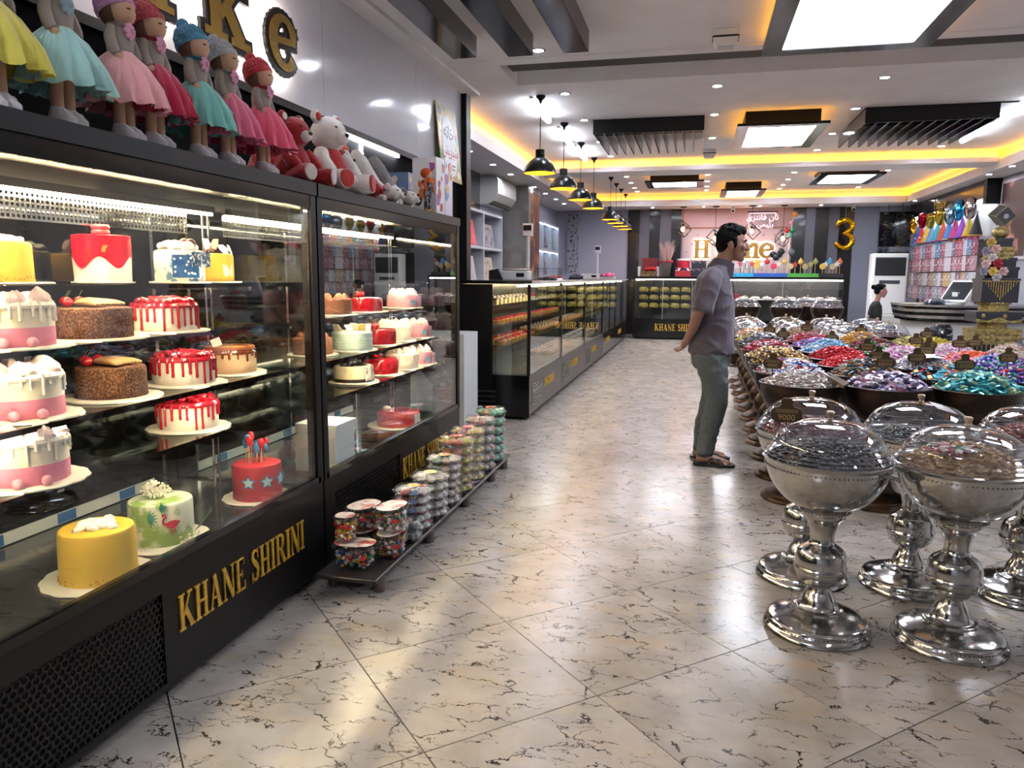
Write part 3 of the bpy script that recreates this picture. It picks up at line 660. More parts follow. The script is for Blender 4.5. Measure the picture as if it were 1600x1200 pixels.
        rnd = random.Random(4)
        for k in range(11):
            a = k * .57 + .2; rr = .02 + .035 * (k % 3) / 2; L = rnd.uniform(.05, .12); px_, py_ = rr * cos(a), rr * sin(a); c = ('c8202e', '3a86bd')[k % 2] if k else 'd31420'
            s = MB().sphere((px_, py_, zb + h + L), (.017, .009, .023), 10, 8, 0).build('balloon_topper', C_(c, .25), t)
            MB().cyl((px_, py_, zb + h - .01), (px_, py_, zb + h + L - .02), .0016, n=5).build('stick', C_('e2c49a', .6), s)
    elif kind == 'red_glossy':
        board(t, r + .035, scallop=False); m = mat('red_mirror_glaze', 'c01424', .08, coat=.7, var=(18, '8f0c1a', .4, .7)); body(t, r, zb, zb + h, m, 'glazed_body', e=.02)
        for x_, y_ in ((-.03, -.02), (-.05, .015), (-.02, .02)): cherry(t, x_, y_, zb + h, .018)
        MB().tube([(-.02, .0, zb + h), (-.03, .01, zb + h + .03), (-.02, .02, zb + h + .06)], .003, 6).build('chocolate_curl', C_('3a1d10', .4), t)
    elif kind == 'pink_star':
        board(t, r + .03, scallop=False); body(t, r, zb, zb + h, C_('e79aa6', .5), 'pink_layer'); swirls(t, r * .62, zb + h, C_('f2d6cf', .5), 7, .03, .045, 'cream_swirl', seed)
        MB().prism(star_poly(.025, .012), .003, 0, on_side(-.55, r + .002, zb + h * .4)).build('blue_star', C_('4aa8c4', .4), t)
        lumps(t, .03, zb + h * .2, C_('c98aa8', .5), 1, .001, 1, 'sugar_dot')
        tw = MB()
        for k in range(3): tw.prism([(-.008, 0), (.008, 0), (.009, .05), (0, .075), (-.009, .05)], .006, 0, on_side(-.12 + .12 * k, r + .012, zb + .002))
        tw.build('sugar_castle', C_('b58a9c', .5), t)
    elif kind == 'mint':
        board(t, r + .03, scallop=False); m = C_('cfe0d8', .5); body(t, r, zb, zb + h, m, 'mint_layer')
        rib = MB()
        for k in range(6): rib.lathe([(r, zb + .008 + k * h / 6.4), (r + .003, zb + .012 + k * h / 6.4), (r, zb + .016 + k * h / 6.4)], 40)
        rib.build('piped_rib', m, t)
        rnd = random.Random(2)
        for k in range(8): MB().box((-.022, -.002, -.012), (.022, .002, .03), 0, Tr(rnd.uniform(-.07, .07), rnd.uniform(-.07, .07), zb + h + .012) @ Rz(rnd.uniform(0, 6)) @ Rx(rnd.uniform(-.7, .7))).build('chocolate_shard', C_(('f0e6d8', 'c9a862', 'e8e0d4')[k % 3], .4), t)
    elif kind == 'white_swirl':
        board(t, r + .03); body(t, r, zb, zb + h, C_('efe3d2', .5), 'cream_layer'); drips(t, r, zb + h, C_('f7efe2', .4), 30, .03, .06, .0045, seed, cap=True); swirls(t, r * .7, zb + h, C_('f0d9cc', .5), 8, .028, .045, 'cream_swirl', seed)
    elif kind == 'brown':
        board(t, r + .03, scallop=False); body(t, r, zb, zb + h, mat('brown_velvet', '7a4a30', .8, bump=(120, .5)), 'sponge')
        swirls(t, r * .6, zb + h, C_('9c6a48', .6), 6, .02, .03, 'cocoa_swirl', seed)
    elif kind == 'ribbon':
        board(t, r + .03, scallop=False); body(t, r, zb, zb + h, C_('e4d3ae', .5), 'cream_layer'); MB().lathe([(r + .001, zb), (r + .003, zb + .001), (r + .003, zb + .018), (r + .001, zb + .02)], 40).build('base_ribbon', C_('2a1a12', .4), t)
        MB().lathe([(0, zb + h + .003), (r * .7, zb + h + .003), (r * .72, zb + h)], 36).build('chocolate_top', C_('2f1b12', .25), t)
        for a in (-.45, -.1): MB().prism(rct(-.02, -.045, .02, .045), .002, 0, on_side(a, r + .006, zb + h * .6) @ Rz(.2)).build('printed_card', mat('card_print', 'e4e0d4', .5, var=(50, '6a6458', .5, .62)), t)
    elif kind == 'strawberry_mirror':
        board(t, r + .06, scallop=False); body(t, r, zb, zb + h, mat('strawberry_mirror', 'd0404e', .12, coat=.5, var=(50, 'a52838', .45, .7)), 'glazed_body', e=.012)
        MB().lathe([(r * .8, zb + h + .001), (r * .8, zb + h + .006), (r * .7, zb + h + .007), (0, zb + h + .003)], 36).build('jelly_top', mat('jelly_top', 'b8283c', .06, coat=.6), t)
        MB().sphere((-.08, .0, zb + h + .014), (.028, .022, .016), 12, 8).build('meringue', C_('eadfce', .5), t)
        MB().prism(rct(-.028, -.035, .028, .035), .003, 0, on_side(-.25, r + .01, zb + h * .5)).build('name_card', C_('f0eeea', .4), t)
    return t
Z1, Z2, Z3, Z4, Z5 = 1.364, 1.182, .974, .80, .42
cake('tall_red', -2.16, 2.41, Z1, 'tall white cake with wavy glossy red top and red macarons', .098, .165)
cake('blue', -2.05, 2.70, Z1, 'cream cake with blue patches, white clouds and navy plaque', .095, .125)
cake('yellow_butterfly', -2.06, 2.93, Z1, 'yellow cake with butterflies on the top shelf', .088, .118)
cake('pink_drip', -1.97, 1.82, Z2, 'pink and cream drip cake with meringues, highest of the three', .115, .125, 1)
cake('chocolate', -1.985, 2.15, Z2, 'cocoa crumb cake with light brown piped cream and cherries on the upper shelf', .125, .1, 2)
cake('red_drip', -1.975, 2.50, Z2, 'white cake with berry drips, highest of three alike', .115, .1, 3)
cake('pink_drip', -1.955, 1.82, Z3, 'pink and cream drip cake with meringues, middle of the three', .115, .125, 4)
cake('chocolate', -1.97, 2.20, Z3, 'darker cocoa cake with brown cream and cherries on the middle shelf', .115, .105, 5)
cake('red_drip', -1.95, 2.56, Z3, 'white cake with berry drips beside the caramel cake', .115, .1, 6)
cake('caramel', -1.975, 2.90, Z3, 'beige cake with dark caramel glaze dripping down', .11, .095, 7)
cake('pink_drip', -1.885, 1.75, Z4, 'pink and cream drip cake with meringues, lowest of the three', .115, .125, 8)
cake('red_drip', -1.935, 2.55, Z4, 'white cake with berry drips, lowest of three alike', .112, .1, 9)
cake('plain_yellow', -1.86, 1.97, Z5, 'plain yellow cake with cream dollops on the case floor', .115, .165, 10)
cake('flamingo', -1.90, 2.32, Z5, 'green leaf cake with pink flamingo and white blossoms', .112, .155, 11)
cake('stars', -1.865, 2.9, Z5, 'red cake with blue stars and balloon toppers', .105, .155, 12)
cake('plain_yellow', -2.2, 2.02, Z1, 'yellow cake on the top shelf at the back', .09, .13, 13)
Z1, Z2, Z3, Z4 = 1.362, 1.18, .97, .785
cake('brown', -1.97, 3.87, Z2, 'brown velvet cake on the upper shelf of the shorter showcase', .105, .085, 1)
cake('red_glossy', -1.97, 4.27, Z2, 'glossy red cake with cherries, highest of the red ones', .115, .085, 2)
cake('pink_star', -1.96, 4.88, Z2, 'pink cake with blue star, highest of the pink ones', .11, .085, 3)
cake('brown', -2.02, 3.72, Z3, 'brown velvet cake beside the pale mint cake', .105, .09, 4)
cake('mint', -1.93, 4.02, Z3, 'pale mint cake topped with white chocolate shards', .115, .105, 5)
cake('red_glossy', -1.94, 4.42, Z3, 'glossy red cake with cherries between the mint and white cakes', .11, .095, 6)
cake('white_swirl', -1.96, 4.72, Z3, 'white cake with cream swirls above the other white one', .11, .095, 7)
cake('pink_star', -1.93, 5.02, Z3, 'pink cake with blue star, middle of the pink ones', .105, .085, 8)
cake('ribbon', -1.93, 4.03, Z4, 'cream cake with dark ribbon and printed cards', .115, .09, 9)
cake('red_glossy', -1.93, 4.42, Z4, 'glossy red cake with cherries, lowest of the red ones', .112, .095, 10)
cake('white_swirl', -1.91, 4.72, Z4, 'white cake with cream swirls, lowest of the white ones', .11, .095, 11)
cake('pink_star', -1.90, 5.0, Z4, 'pink cake with blue star, lowest of the pink ones', .105, .085, 12)
cake('strawberry_mirror', -1.89, 4.6, .42, 'strawberry mirror glaze cake alone on the case floor', .14, .09, 13)
for k, lb in enumerate(('bottom flat white cake box in the showcase stack', 'second flat white cake box from the bottom of the stack', 'third flat white cake box from the bottom of the stack', 'top flat white cake box of the showcase stack')):
    t = thing('cake_box', lb, 'box', (-1.83 + (.01 if k == 3 else 0), 3.47, .421 + k * .061), 0, 'cake boxes stacked in the showcase')
    MB().box((-.11, -.11, 0), (.11, .11, .052)).build('tray', mat('box_white', 'e4e6e4', .6), t, None)
    MB().box((-.113, -.113, .04), (.113, .113, .06)).build('lid', mat('box_white', 'e4e6e4', .6), t, None)
# ------------------------------------------------------------------ dolls and soft toys on top of the showcases
def doll(y, hat, skirt, flower, scarf, label, x=-1.80, s=1., rz=0.):
    t = thing('rag_doll', label, 'doll', (x, y, 1.801), rz, 'rag dolls in tutus on the showcase'); t.scale = (s, s, s)
    skin = mat('doll_skin', 'c9a184', .75); shoe = mat('doll_shoe', 'f2eef2', .5); knit = mat('knit_' + hat, hat, .9, bump=(90, 1.), sheen=.3); jack = mat('doll_jacket', 'a39a92', .85); hair = mat('doll_hair', '6b5140', .8)
    for q in (-1, 1):
        a = .022 * q
        sh = MB(); sh.loft([[(.034 * cos(k * pi / 6) * (1.5 if cos(k * pi / 6) > 0 else .8) , a + .0225 * sin(k * pi / 6), z) for k in range(12)] for z in (0, .014)] + [[(.029 * cos(k * pi / 6) * (1.3 if cos(k * pi / 6) > 0 else .8), a + .018 * sin(k * pi / 6), .026) for k in range(12)], [(.016 * cos(k * pi / 6), a + .016 * sin(k * pi / 6), .042) for k in range(12)]])
        so = sh.build('shoe', shoe, t)
        MB().tube([(.016, a, .036), (.024, a - .012, .034), (.028, a - .016, .028)], .0016, 5).tube([(.016, a, .036), (.024, a + .012, .034), (.028, a + .016, .028)], .0016, 5).build('lace', M_white, so)
        MB().tube([(0, a, .035), (0, a * .95, .09), (0, a * .8, .15)], [.0155, .0165, .018], 10).build('leg', skin, t)
    # tulle skirt: ruffled flared layers
    sk = mat('tulle_' + skirt, skirt, .95, sheen=.5); rnd = random.Random(hash(label) % 999); n = 60
    for L in range(3):
        rings = []
        for zz, rr, am in ((.238 - .002 * L, .034, .0), (.205, .066, .07), (.145, .100, .12), (.086 + .008 * L, .116 - .010 * L, .17)):
            rings.append([((rr * (1 + am * sin(k * 2 * pi / n * (13 + L * 2) + L) * (.6 + .4 * rnd.random()))) * cos(2 * pi * k / n), (rr * (1 + am * sin(k * 2 * pi / n * (13 + L * 2) + L) * (.6 + .4 * rnd.random()))) * sin(2 * pi * k / n), zz + am * .06 * (rnd.random() - .5)) for k in range(n)])
        MB().loft(rings, caps=False).build('skirt_layer', tulle('tulle_' + skirt, skirt, .8), t, 80)
    MB().lathe([(.033, .225), (.034, .25), (.036, .275), (.030, .30), (.014, .312), (0, .313)], 18, sy=1.1).build('bodice', jack, t)
    for q in (-1, 1):
        o = MB().tube([(.0, q * .036, .298), (.004, q * .05, .27), (.012, q * .053, .243), (.02, q * .048, .226)], [.013, .016, .016, .013], 9).build('sleeve', jack, t)
        MB().sphere((.024, q * .045, .214), (.013, .012, .016), 9, 7).build('hand', skin, o)
    hd = MB().sphere((.004, 0, .348), (.043, .042, .044), 18, 12).build('head', skin, t)
    e = MB()
    for q in (-1, 1):
        pts = [(.004 + .0432 * cos(b) * cos(a_), .0425 * sin(b), .35 + .0 * b - .004 * abs(a_)) for a_, b in ((0, q * .28), (.0, q * .36), (.0, q * .44), (.0, q * .52))]
        e.tube(pts, .0022, 5)
    e.build('eyelash', mat('lash', '1a1410', .6), hd)
    MB().sphere((-.008, 0, .345), (.042, .046, .044), 14, 10).build('hair', hair, t)
    HM = Tr(-.006, 0, .352) @ Ry(-.42) @ Tr(0, 0, -.352)
    h = MB().lathe([(.049, .352), (.051, .358), (.049, .364), (.048, .38), (.042, .398), (.026, .412), (0, .418)], 24, M=HM).lathe([(.0485, .347), (.054, .351), (.054, .364), (.0485, .368)], 24, M=HM)
    for k in range(24): a = 2 * pi * k / 24; h.tube([(.0495 * cos(a), .0495 * sin(a), .366), (.047 * cos(a), .047 * sin(a), .386), (.034 * cos(a), .034 * sin(a), .408)], .0028, 4, M=HM)
    h.build('knit_hat', knit, t)
    for q in ((-.035, 0),): MB().sphere((-.036, .0, .415), (.021, .02, .021), 10, 8).build('pompom', knit, t)
    MB().lathe([(.022, .296), (.032, .302), (.034, .312), (.024, .318)], 18).build('scarf', mat('knit_' + scarf, scarf, .9, bump=(90, 1.), sheen=.3), t)
    fm = MB()
    for k in range(8):
        a = 2 * pi * k / 8; fm.sphere((0, 0, 0), (.004, .013, .009), 7, 5, 0, Tr(.040, -.008 + .014 * cos(a), .292 + .014 * sin(a)) @ Rx(a) @ Rz(.3))
    fm.sphere((.046, -.008, .292), .008, 7, 5); fm.build('flower', mat('petal_' + flower, flower, .8), t)
DO = [(1.585, 'c9a7c9', 'e0d45a', 'b58fc0', 'a08a6a', 'rag doll in a yellow tutu at the very end of the row'),
      (1.8, 'b8b0b8', 'a8d8d4', '93a9b8', '7a5a4a', 'rag doll in a pale aqua tutu with brown collar'),
      (2.03, 'c58fc0', 'f0aeb0', 'd79ab4', 'a89a90', 'rag doll in a peach pink tutu and lilac knit hat'),
      (2.165, 'b5404a', 'b81844', 'd79ab4', 'a33038', 'rag doll in a crimson tutu and dark red knit hat'),
      (2.385, '4f93b4', '78c4ba', 'd79ab4', '3f86a6', 'rag doll in a turquoise tutu and blue knit hat'),
      (2.555, 'b4b4b6', 'e06a8c', 'd79ab4', '9a9896', 'rag doll in a pink tutu and grey knit hat'),
      (2.79, 'c03038', 'ea5a7c', 'd79ab4', 'b02830', 'rag doll in a coral pink tutu and bright red hat')]
for y, hat, sk, fl, sc, lb in DO: doll(y, hat, sk, fl, sc, lb, -1.705, 1.06, .12)
def plush(loc, s, rz, fur, belly, pads, label, hat=None, face=None, ear=.5, name='plush_bear'):
    t = thing(name, label, 'soft toy', loc, rz); t.scale = (s, s, s)
    f = mat('plush_' + fur, fur, .95, sheen=.5, bump=(60, .5)); b = mat('plush_' + belly, belly, .95, sheen=.5, bump=(60, .5)); p = mat('plush_' + pads, pads, .95, sheen=.4); fm = mat('plush_' + face, face, .95, sheen=.4) if face else f
    MB().lathe([(0, .0), (.07, .005), (.10, .05), (.098, .10), (.075, .16), (.05, .20), (0, .21)], 20).build('body', b, t)
    hd = MB().sphere((.01, 0, .265), (.082, .088, .08), 18, 12).build('head', fm, t)
    MB().sphere((.078, 0, .245), (.035, .04, .03), 12, 9).build('muzzle', mat('plush_e9e4de', 'e9e4de', .9), hd)
    MB().sphere((.112, 0, .256), (.010, .014, .010), 8, 6).build('nose', mat('toy_black', '15110f', .2), hd)
    for q in (-1, 1):
        MB().sphere((.075, q * .034, .288), .008, 8, 6).build('eye', mat('toy_black', '15110f', .2), hd)
        eo = MB().sphere((-.005, q * .072, .335), (.018, .032 * (.6 + ear * .8), .032), 12, 8).build('ear', f, t); MB().sphere((.010, q * .072, .335), (.008, .02, .02), 10, 7).build('ear_lining', p, eo)
        MB().tube([(.02, q * .075, .175), (.05, q * .105, .13), (.085, q * .10, .085), (.10, q * .095, .07)], [.034, .036, .034, .026], 12).build('arm', f, t)
        lg = MB().tube([(.03, q * .055, .045), (.09, q * .085, .045), (.15, q * .10, .048), (.175, q * .105, .05)], [.042, .046, .046, .042], 14).build('leg', f, t)
        MB().lathe([(0, 0), (.036, 0), (.042, -.008)], 16, M=Tr(.183, q * .106, .05) @ Rz(q * .3) @ Ry(pi / 2)).build('foot_pad', p, lg)
    if hat: 
        MB().lathe([(.075, .315), (.078, .325), (.06, .36), (.03, .40), (.0, .42)], 18).build('cap', mat('plush_' + hat, hat, .9, sheen=.4), t)
    return t
plush((-1.79, 3.17, 1.801), .86, -.1, 'a3141c', 'a3141c', 'd8d0c8', 'red plush bear with white patch and heart paws')
plush((-1.80, 3.52, 1.801), 1.06, -.15, 'e0dcd6', 'b51a1c', 'b51a1c', 'big white plush bear in red jumper with red soles')
plush((-1.98, 3.98, 1.801), .9, .15, 'c8561c', 'a8281c', 'd8a880', 'cream faced plush monkey with orange cap behind the white bear', 'c8561c', 'd9cfc0', 1.2, 'plush_monkey')
plush((-2.06, 3.40, 1.801), 1.02, -.2, 'a3141c', 'a3141c', 'c8a080', 'tan faced plush in pointed red hat behind the red bear', 'b5161c', 'b08a6c', .2, 'plush_elf')
def dog(loc, rz, c1, c2, label, red='a3141c'):
    t = thing('plush_dog', label, 'soft toy', loc, rz); m = mat('plush_' + c1, c1, .95, sheen=.5, bump=(40, .8)); m2 = mat('plush_' + c2, c2, .95, sheen=.5, bump=(40, .8))
    MB().tube([(-.10, 0, .30), (-.085, 0, .24), (-.05, 0, .16), (.0, 0, .09), (.06, 0, .055), (.09, 0, .05)], [.022, .055, .065, .062, .05, .02], 14).build('body', m, t)
    hd = MB().sphere((.13, 0, .055), (.055, .05, .045), 14, 10).build('head', m2, t); MB().sphere((.185, 0, .045), (.02, .02, .018), 10, 7).build('muzzle', m2, hd); MB().sphere((.204, 0, .05), .008, 8, 6).build('nose', mat('toy_black', '15110f', .2), hd)
    for q in (-1, 1):
        MB().sphere((.12, q * .045, .085), (.022, .012, .028), 10, 7).build('ear', m, t); MB().sphere((.17, q * .022, .072), .006, 7, 5).build('eye', mat('toy_black', '15110f', .2), hd)
        MB().tube([(.0, q * .055, .06), (.05, q * .075, .03), (.12, q * .08, .022)], [.035, .03, .02], 10).build('leg', m2, t)
    MB().lathe([(.04, -.01), (.052, 0), (.04, .01)], 16, M=Tr(.085, 0, .055) @ Ry(pi / 2)).build('collar', mat('plush_' + red, red, .8), t)
    MB().sphere((.10, -.05, .02), (.022, .016, .02), 9, 7).build('bow', mat('plush_' + red, red, .8), t)
dog((-1.84, 3.86, 1.801), -.1, 'a3141c', 'a3141c', 'red plush dog leaning face down beside the big white bear')
dog((-1.82, 4.09, 1.801), -.05, 'c9c6c2', 'd4d1cc', 'white fluffy plush dog lying head down with red collar')
dog((-1.82, 4.33, 1.801), -.05, '6d6a6a', 'c9c6c2', 'grey and white plush dog lying head down beside the white one')
def toybox(x, y, z, w, d, h, cols, label, rz=0., seed=1):
    t = thing('toy_box', label, 'toy box', (x, y, z), rz, 'printed toy boxes on the showcase')
    MB().box((-d / 2, -w / 2, 0), (d / 2, w / 2, h)).build('carton', mat('carton_' + cols[0], cols[0], .3), t, None)
    rnd = random.Random(seed); 
    for k in range(9):
        a, b = rnd.uniform(-w / 2 + .02, w / 2 - .02), rnd.uniform(.03, h - .03); r_ = rnd.uniform(.012, .035)
        pl = [(r_ * rnd.uniform(.6, 1.1) * cos(i * pi / 4), r_ * rnd.uniform(.8, 1.5) * sin(i * pi / 4)) for i in range(8)]
        pl = [(min(max(p, -w / 2 - a + .003), w / 2 - a - .003), min(max(q, -b + .003), h - b - .003)) for p, q in pl]
        MB().prism(pl, .0008 + .00012 * k, 0, Tr(d / 2 + .0001, a, b) @ FX).build('print', mat('ink_' + cols[1 + k % (len(cols) - 1)], cols[1 + k % (len(cols) - 1)], .35), t, None)
        pl2 = [(min(max(p, -d / 2 - a * d / w + .003), d / 2 - a * d / w - .003), q) for p, q in pl]
        MB().prism(pl2, .0008 + .00012 * k, 0, Tr(a * d / w, -w / 2 - .0001, b) @ FY).build('print', mat('ink_' + cols[1 + (k + 1) % (len(cols) - 1)], cols[1 + (k + 1) % (len(cols) - 1)], .35), t, None)
toybox(-1.75, 4.84, 1.801, .13, .17, .36, ['c9c9d0', 'a8281f', 'd06a2a', '8a4a9c', '3a2a28'], 'tall white toy box with red and orange print', -.1, 3)
toybox(-1.75, 5.02, 1.801, .14, .16, .37, ['b9b4c4', 'c8a23a', '8c3f8a', 'c75a2c', '5a76b0'], 'tall lilac toy box with yellow and purple print', -.05, 5)
toybox(-2.02, 5.05, 1.801, .13, .14, .30, ['54719c', 'c9c2b4', 'b03a3a', 'd0a23a'], 'blue toy box behind the lilac one', 0., 8)
def fashion_doll():
    t = thing('fashion_doll', 'small doll with orange hair and black patterned clothes beside toy boxes', 'doll', (-1.70, 4.68, 1.801), -.2)
    for q in (-1, 1):
        MB().tube([(0, q * .018, .012), (0, q * .017, .08), (0, q * .014, .13)], [.013, .014, .02], 8).build('leg', mat('check_black', '26232a', .7, var=(60, '8a8a90', .5, .56)), t)
        MB().sphere((.012, q * .02, .01), (.026, .014, .0105), 10, 7).build('shoe', mat('doll_boot', 'c9952a', .4), t)
        MB().tube([(0, q * .03, .20), (.008, q * .042, .165), (.016, q * .04, .13)], [.010, .010, .008], 8).build('arm', mat('doll_top', 'b34a1c', .7), t)
    MB().lathe([(.028, .12), (.026, .15), (.032, .19), (.014, .212), (0, .213)], 14).build('torso', mat('check_black', '26232a', .7), t)
    hd = MB().sphere((.002, 0, .235), (.028, .027, .03), 12, 9).build('head', mat('doll_skin', 'c9a184', .75), t)
    MB().sphere((-.01, 0, .245), (.036, .042, .034), 12, 9).build('hair', mat('doll_orange', 'b8480f', .85, bump=(80, 1.)), t)
    MB().box((.0, -.03, .185), (.034, .03, .212)).build('scarf', mat('doll_orange2', 'c2551a', .8), t)
fashion_doll()
def poster():
    t = thing('shop_poster', 'colourful sweets poster with white oval and Persian lettering on end wall', 'poster', (-2.37, 7.25, 2.32), 0)
    t.rotation_euler = (0, radians(-6), 0)
    MB().box((-.01, -.30, 0), (0, .30, .70)).build('board', mat('poster_print', 'c98f4a', .35, var=(7, '6a8f3a', .42, .6)), t, None)
    rnd = random.Random(12)
    for k in range(26):
        a, b = rnd.uniform(-.26, .26), rnd.uniform(.04, .66); r_ = rnd.uniform(.02, .06); c = ('b0342a', 'd8a838', '7a4a2c', '4d8a44', 'd0657a', 'e0cfae', '3a2a22')[k % 7]
        MB().prism([(r_ * cos(i * pi / 5), r_ * .8 * sin(i * pi / 5)) for i in range(10)], .0006 + .00008 * k, 0, Tr(.0001, max(-.24, min(.24, a)), max(.06, min(.63, b))) @ FX).build('sweet_print', mat('ink_' + c, c, .35), t, None)
    MB().prism([(.21 * cos(i * pi / 14), .29 * sin(i * pi / 14)) for i in range(28)], .0032, 0, Tr(.0001, .0, .33) @ FX).build('white_oval', mat('poster_white', 'e4e4e4', .4), t, None)
    return t
PO = poster()
def text_obj(s, size, M, m, parent, name='lettering', ext=.0008):
    c = bpy.data.curves.new(name, 'FONT'); c.body = s; c.size = size; c.extrude = ext; c.align_x = 'CENTER'; c.resolution_u = 3; c.materials.append(m)
    o = bpy.data.objects.new(name, c); COL.objects.link(o); dg = bpy.context.evaluated_depsgraph_get(); me = bpy.data.meshes.new_from_object(o.evaluated_get(dg)); bpy.data.objects.remove(o)
    me.transform(M); return link(name, me, parent)
# Persian words in visual order, letters in their joined forms
T_KHANEH = '\ufeea\ufee7\ufe8e\ufea7'; T_SHIRINI = '\ufbfd\ufee8\ufbff\ufeae\ufbff\ufeb7'
text_obj(T_KHANEH, .19, Tr(.004, .0, .40) @ FX, mat('ink_dark', '1f2a33', .4), PO)
text_obj(T_SHIRINI, .17, Tr(.004, .0, .24) @ FX, mat('ink_red', 'b0182c', .4), PO)
MB().box((.0034, -.12, .14), (.0042, .12, .155)).build('small_print', mat('ink_dark', '1f2a33', .4), PO, None)
MB().box((.0034, -.10, .105), (.0042, .10, .118)).build('small_print', mat('ink_dark', '1f2a33', .4), PO, None)
# ------------------------------------------------------------------ low platform with sweets in plastic boxes
def platform():
    t = thing('low_platform', 'low dark platform on short feet in front of the showcases', 'platform', (-1.445, 0, 0))
    MB().rbox((-.145, 2.88, .075), (.145, 5.32, .095), .006).build('board', mat('platform_top', '2a2422', .35), t)
    for y in (3.0, 3.65, 4.3, 4.9, 5.25):
        for x in (-.11, .11): MB().lathe([(0, 0), (.026, 0), (.03, .006), (.03, .055), (.026, .075), (0, .075)], 14, (x, y, 0)).build('foot', mat('platform_foot', '6b6460', .35, .6), t)
platform()
SW = ['a8303c', 'c9c4c0', '2f5e9c', 'd8d2cc', '3f7a4a', 'b8b2b0', 'c9962e', 'd8d2cc', 'b4b0b4', 'c4572a']
def tub(x, y, z, rx, ry, h, label, seed, rz=0., cols=SW):
    """oval clear tub with printed lid, full of wrapped sweets"""
    t = thing('sweet_tub', label, 'plastic tub', (x, y, z), rz, 'clear tubs of sweets on the platform')
    prof = [(.80, 0), (.86, .02), (.97, h - .02), (1., h - .016)]
    n = 28; sup = lambda a: (abs(cos(a)) ** .8 * (1 if cos(a) > 0 else -1), abs(sin(a)) ** .8 * (1 if sin(a) > 0 else -1))
    ring = lambda q, zz: [(rx * q * sup(2 * pi * k / n)[0], ry * q * sup(2 * pi * k / n)[1], zz) for k in range(n)]
    MB().loft([ring(q, zz) for q, zz in prof]).build('tub', M_clear, t)
    lid = MB().loft([ring(1.03, h - .016), ring(1.04, h - .012), ring(1.04, h - .003), ring(1., h)]).build('lid', pane('lid_plastic', (.85, .83, .8), 1.5, .05), t)
    MB().loft([ring(.9, h + .0002), ring(.9, h + .0012)]).build('lid_print', mat('lid_print', 'd6cdc4', .3, var=(22, 'b0453c', .48, .6)), lid)
    rnd = random.Random(seed); ms = [mat('foil_' + c, c, .25, .35) for c in cols]
    mb = MB()
    for k in range(120):
        a = rnd.uniform(0, 2 * pi); q = sqrt(rnd.random()) * .82 if k % 3 else .84; zz = rnd.uniform(.012, h - .03); c = sup(a); s = rnd.uniform(.009, .014)
        mb.sphere((0, 0, 0), (s, s, s * .8), 6, 4, rnd.randrange(len(ms)), Tr(rx * q * c[0] * (.84 + .12 * zz / h), ry * q * c[1] * (.84 + .12 * zz / h), zz) @ Rz(a) @ Rx(rnd.uniform(-1, 1)))
    mb.build('wrapped_sweets', ms, t)['kind'] = 'stuff'
    MB().prism([(.016 * cos(i * pi / 6), .010 * sin(i * pi / 6)) for i in range(12)], .001, 0, Rz(-.9) @ Tr(max(rx, ry) * 1.02, 0, h * .62) @ FX).build('red_sticker', mat('sticker_red', 'b5202a', .35), t)
    return t
pz = .096
tub(-1.455, 3.01, pz, .105, .07, .115, 'oval clear tub of sweets at the near end, under the round jar', 1, .1)
tub(-1.50, 3.01, pz + .117, .048, .048, .12, 'round jar of gold and red sweets on the nearest oval tub', 2, 0, ['c9a23a', 'b3202c', 'e0d8cc'])
tub(-1.50, 3.20, pz, .068, .10, .115, 'oval clear tub under the printed tub by the vent', 3, -.2)
tub(-1.50, 3.21, pz + .117, .066, .10, .11, 'oval tub with red printed lid on the stack by the vent', 4, -.3)
tub(-1.355, 3.19, pz, .060, .095, .115, 'oval clear tub of blue and orange sweets at the platform edge', 5, -.1)
tub(-1.355, 3.20, pz + .117, .062, .10, .12, 'oval tub with printed lid topping the platform edge stack', 6, -.15)
def scallop_box(x, y, z, r, h, cols, label, group, seed, rz=0., sticker='c8ac2e', kind='flower'):
    t = thing('sweet_box', label, 'plastic box', (x, y, z), rz, group); n = 48; am = .07 if kind == 'flower' else .0
    ring = lambda q, zz: [(r * q * (1 + am * cos(8 * 2 * pi * k / n)) * cos(2 * pi * k / n), r * q * (1 + am * cos(8 * 2 * pi * k / n)) * sin(2 * pi * k / n), zz) for k in range(n)]
    MB().loft([ring(.9, 0), ring(.95, .004), ring(.97, h * .45), ring(1.03, h * .5), ring(1.03, h * .55), ring(.95, h * .62), ring(.9, h * .95), ring(.8, h)]).build('shell', M_clear, t)
    MB().loft([ring(1.0, h * .46), ring(1.05, h * .49), ring(1.05, h * .56), ring(.99, h * .60)], caps=False).build('rim', mat('plastic_rim', 'cfd2d4', .15, alpha=.22), t)
    MB().loft([ring(.70, h - .0015), ring(.82, h - .004), ring(.93, h * .70)], caps=False).build('lid_ring', mat('plastic_rim', 'cfd2d4', .15, alpha=.22), t)
    rnd = random.Random(seed); ms = [mat('sweet_' + c, c, .4) for c in cols]; mb = MB()
    for k in range(8):
        a = 2 * pi * k / 8; mb.sphere((0, 0, 0), (.30 * r, .25 * r, h * .34), 8, 6, k % len(ms), Tr(r * .66 * cos(a), r * .66 * sin(a), h * .46) @ Rz(a))
    for k in range(10):
        a = rnd.uniform(0, 6.28); mb.sphere((r * .3 * cos(a), r * .3 * sin(a), h * .45), (.16 * r, .16 * r, h * .36), 7, 5, rnd.randrange(len(ms)))
    mb.build('sweets', ms, t)['kind'] = 'stuff'
    return t
def sticker(t, r, h, col):
    MB().lathe([(0, h + .0012), (r * .36, h + .0012), (r * .37, h + .0002)], 20).build('sticker', mat('sticker_' + col, col, .4, var=(40, 'e8e0c8', .5, .6)), t)
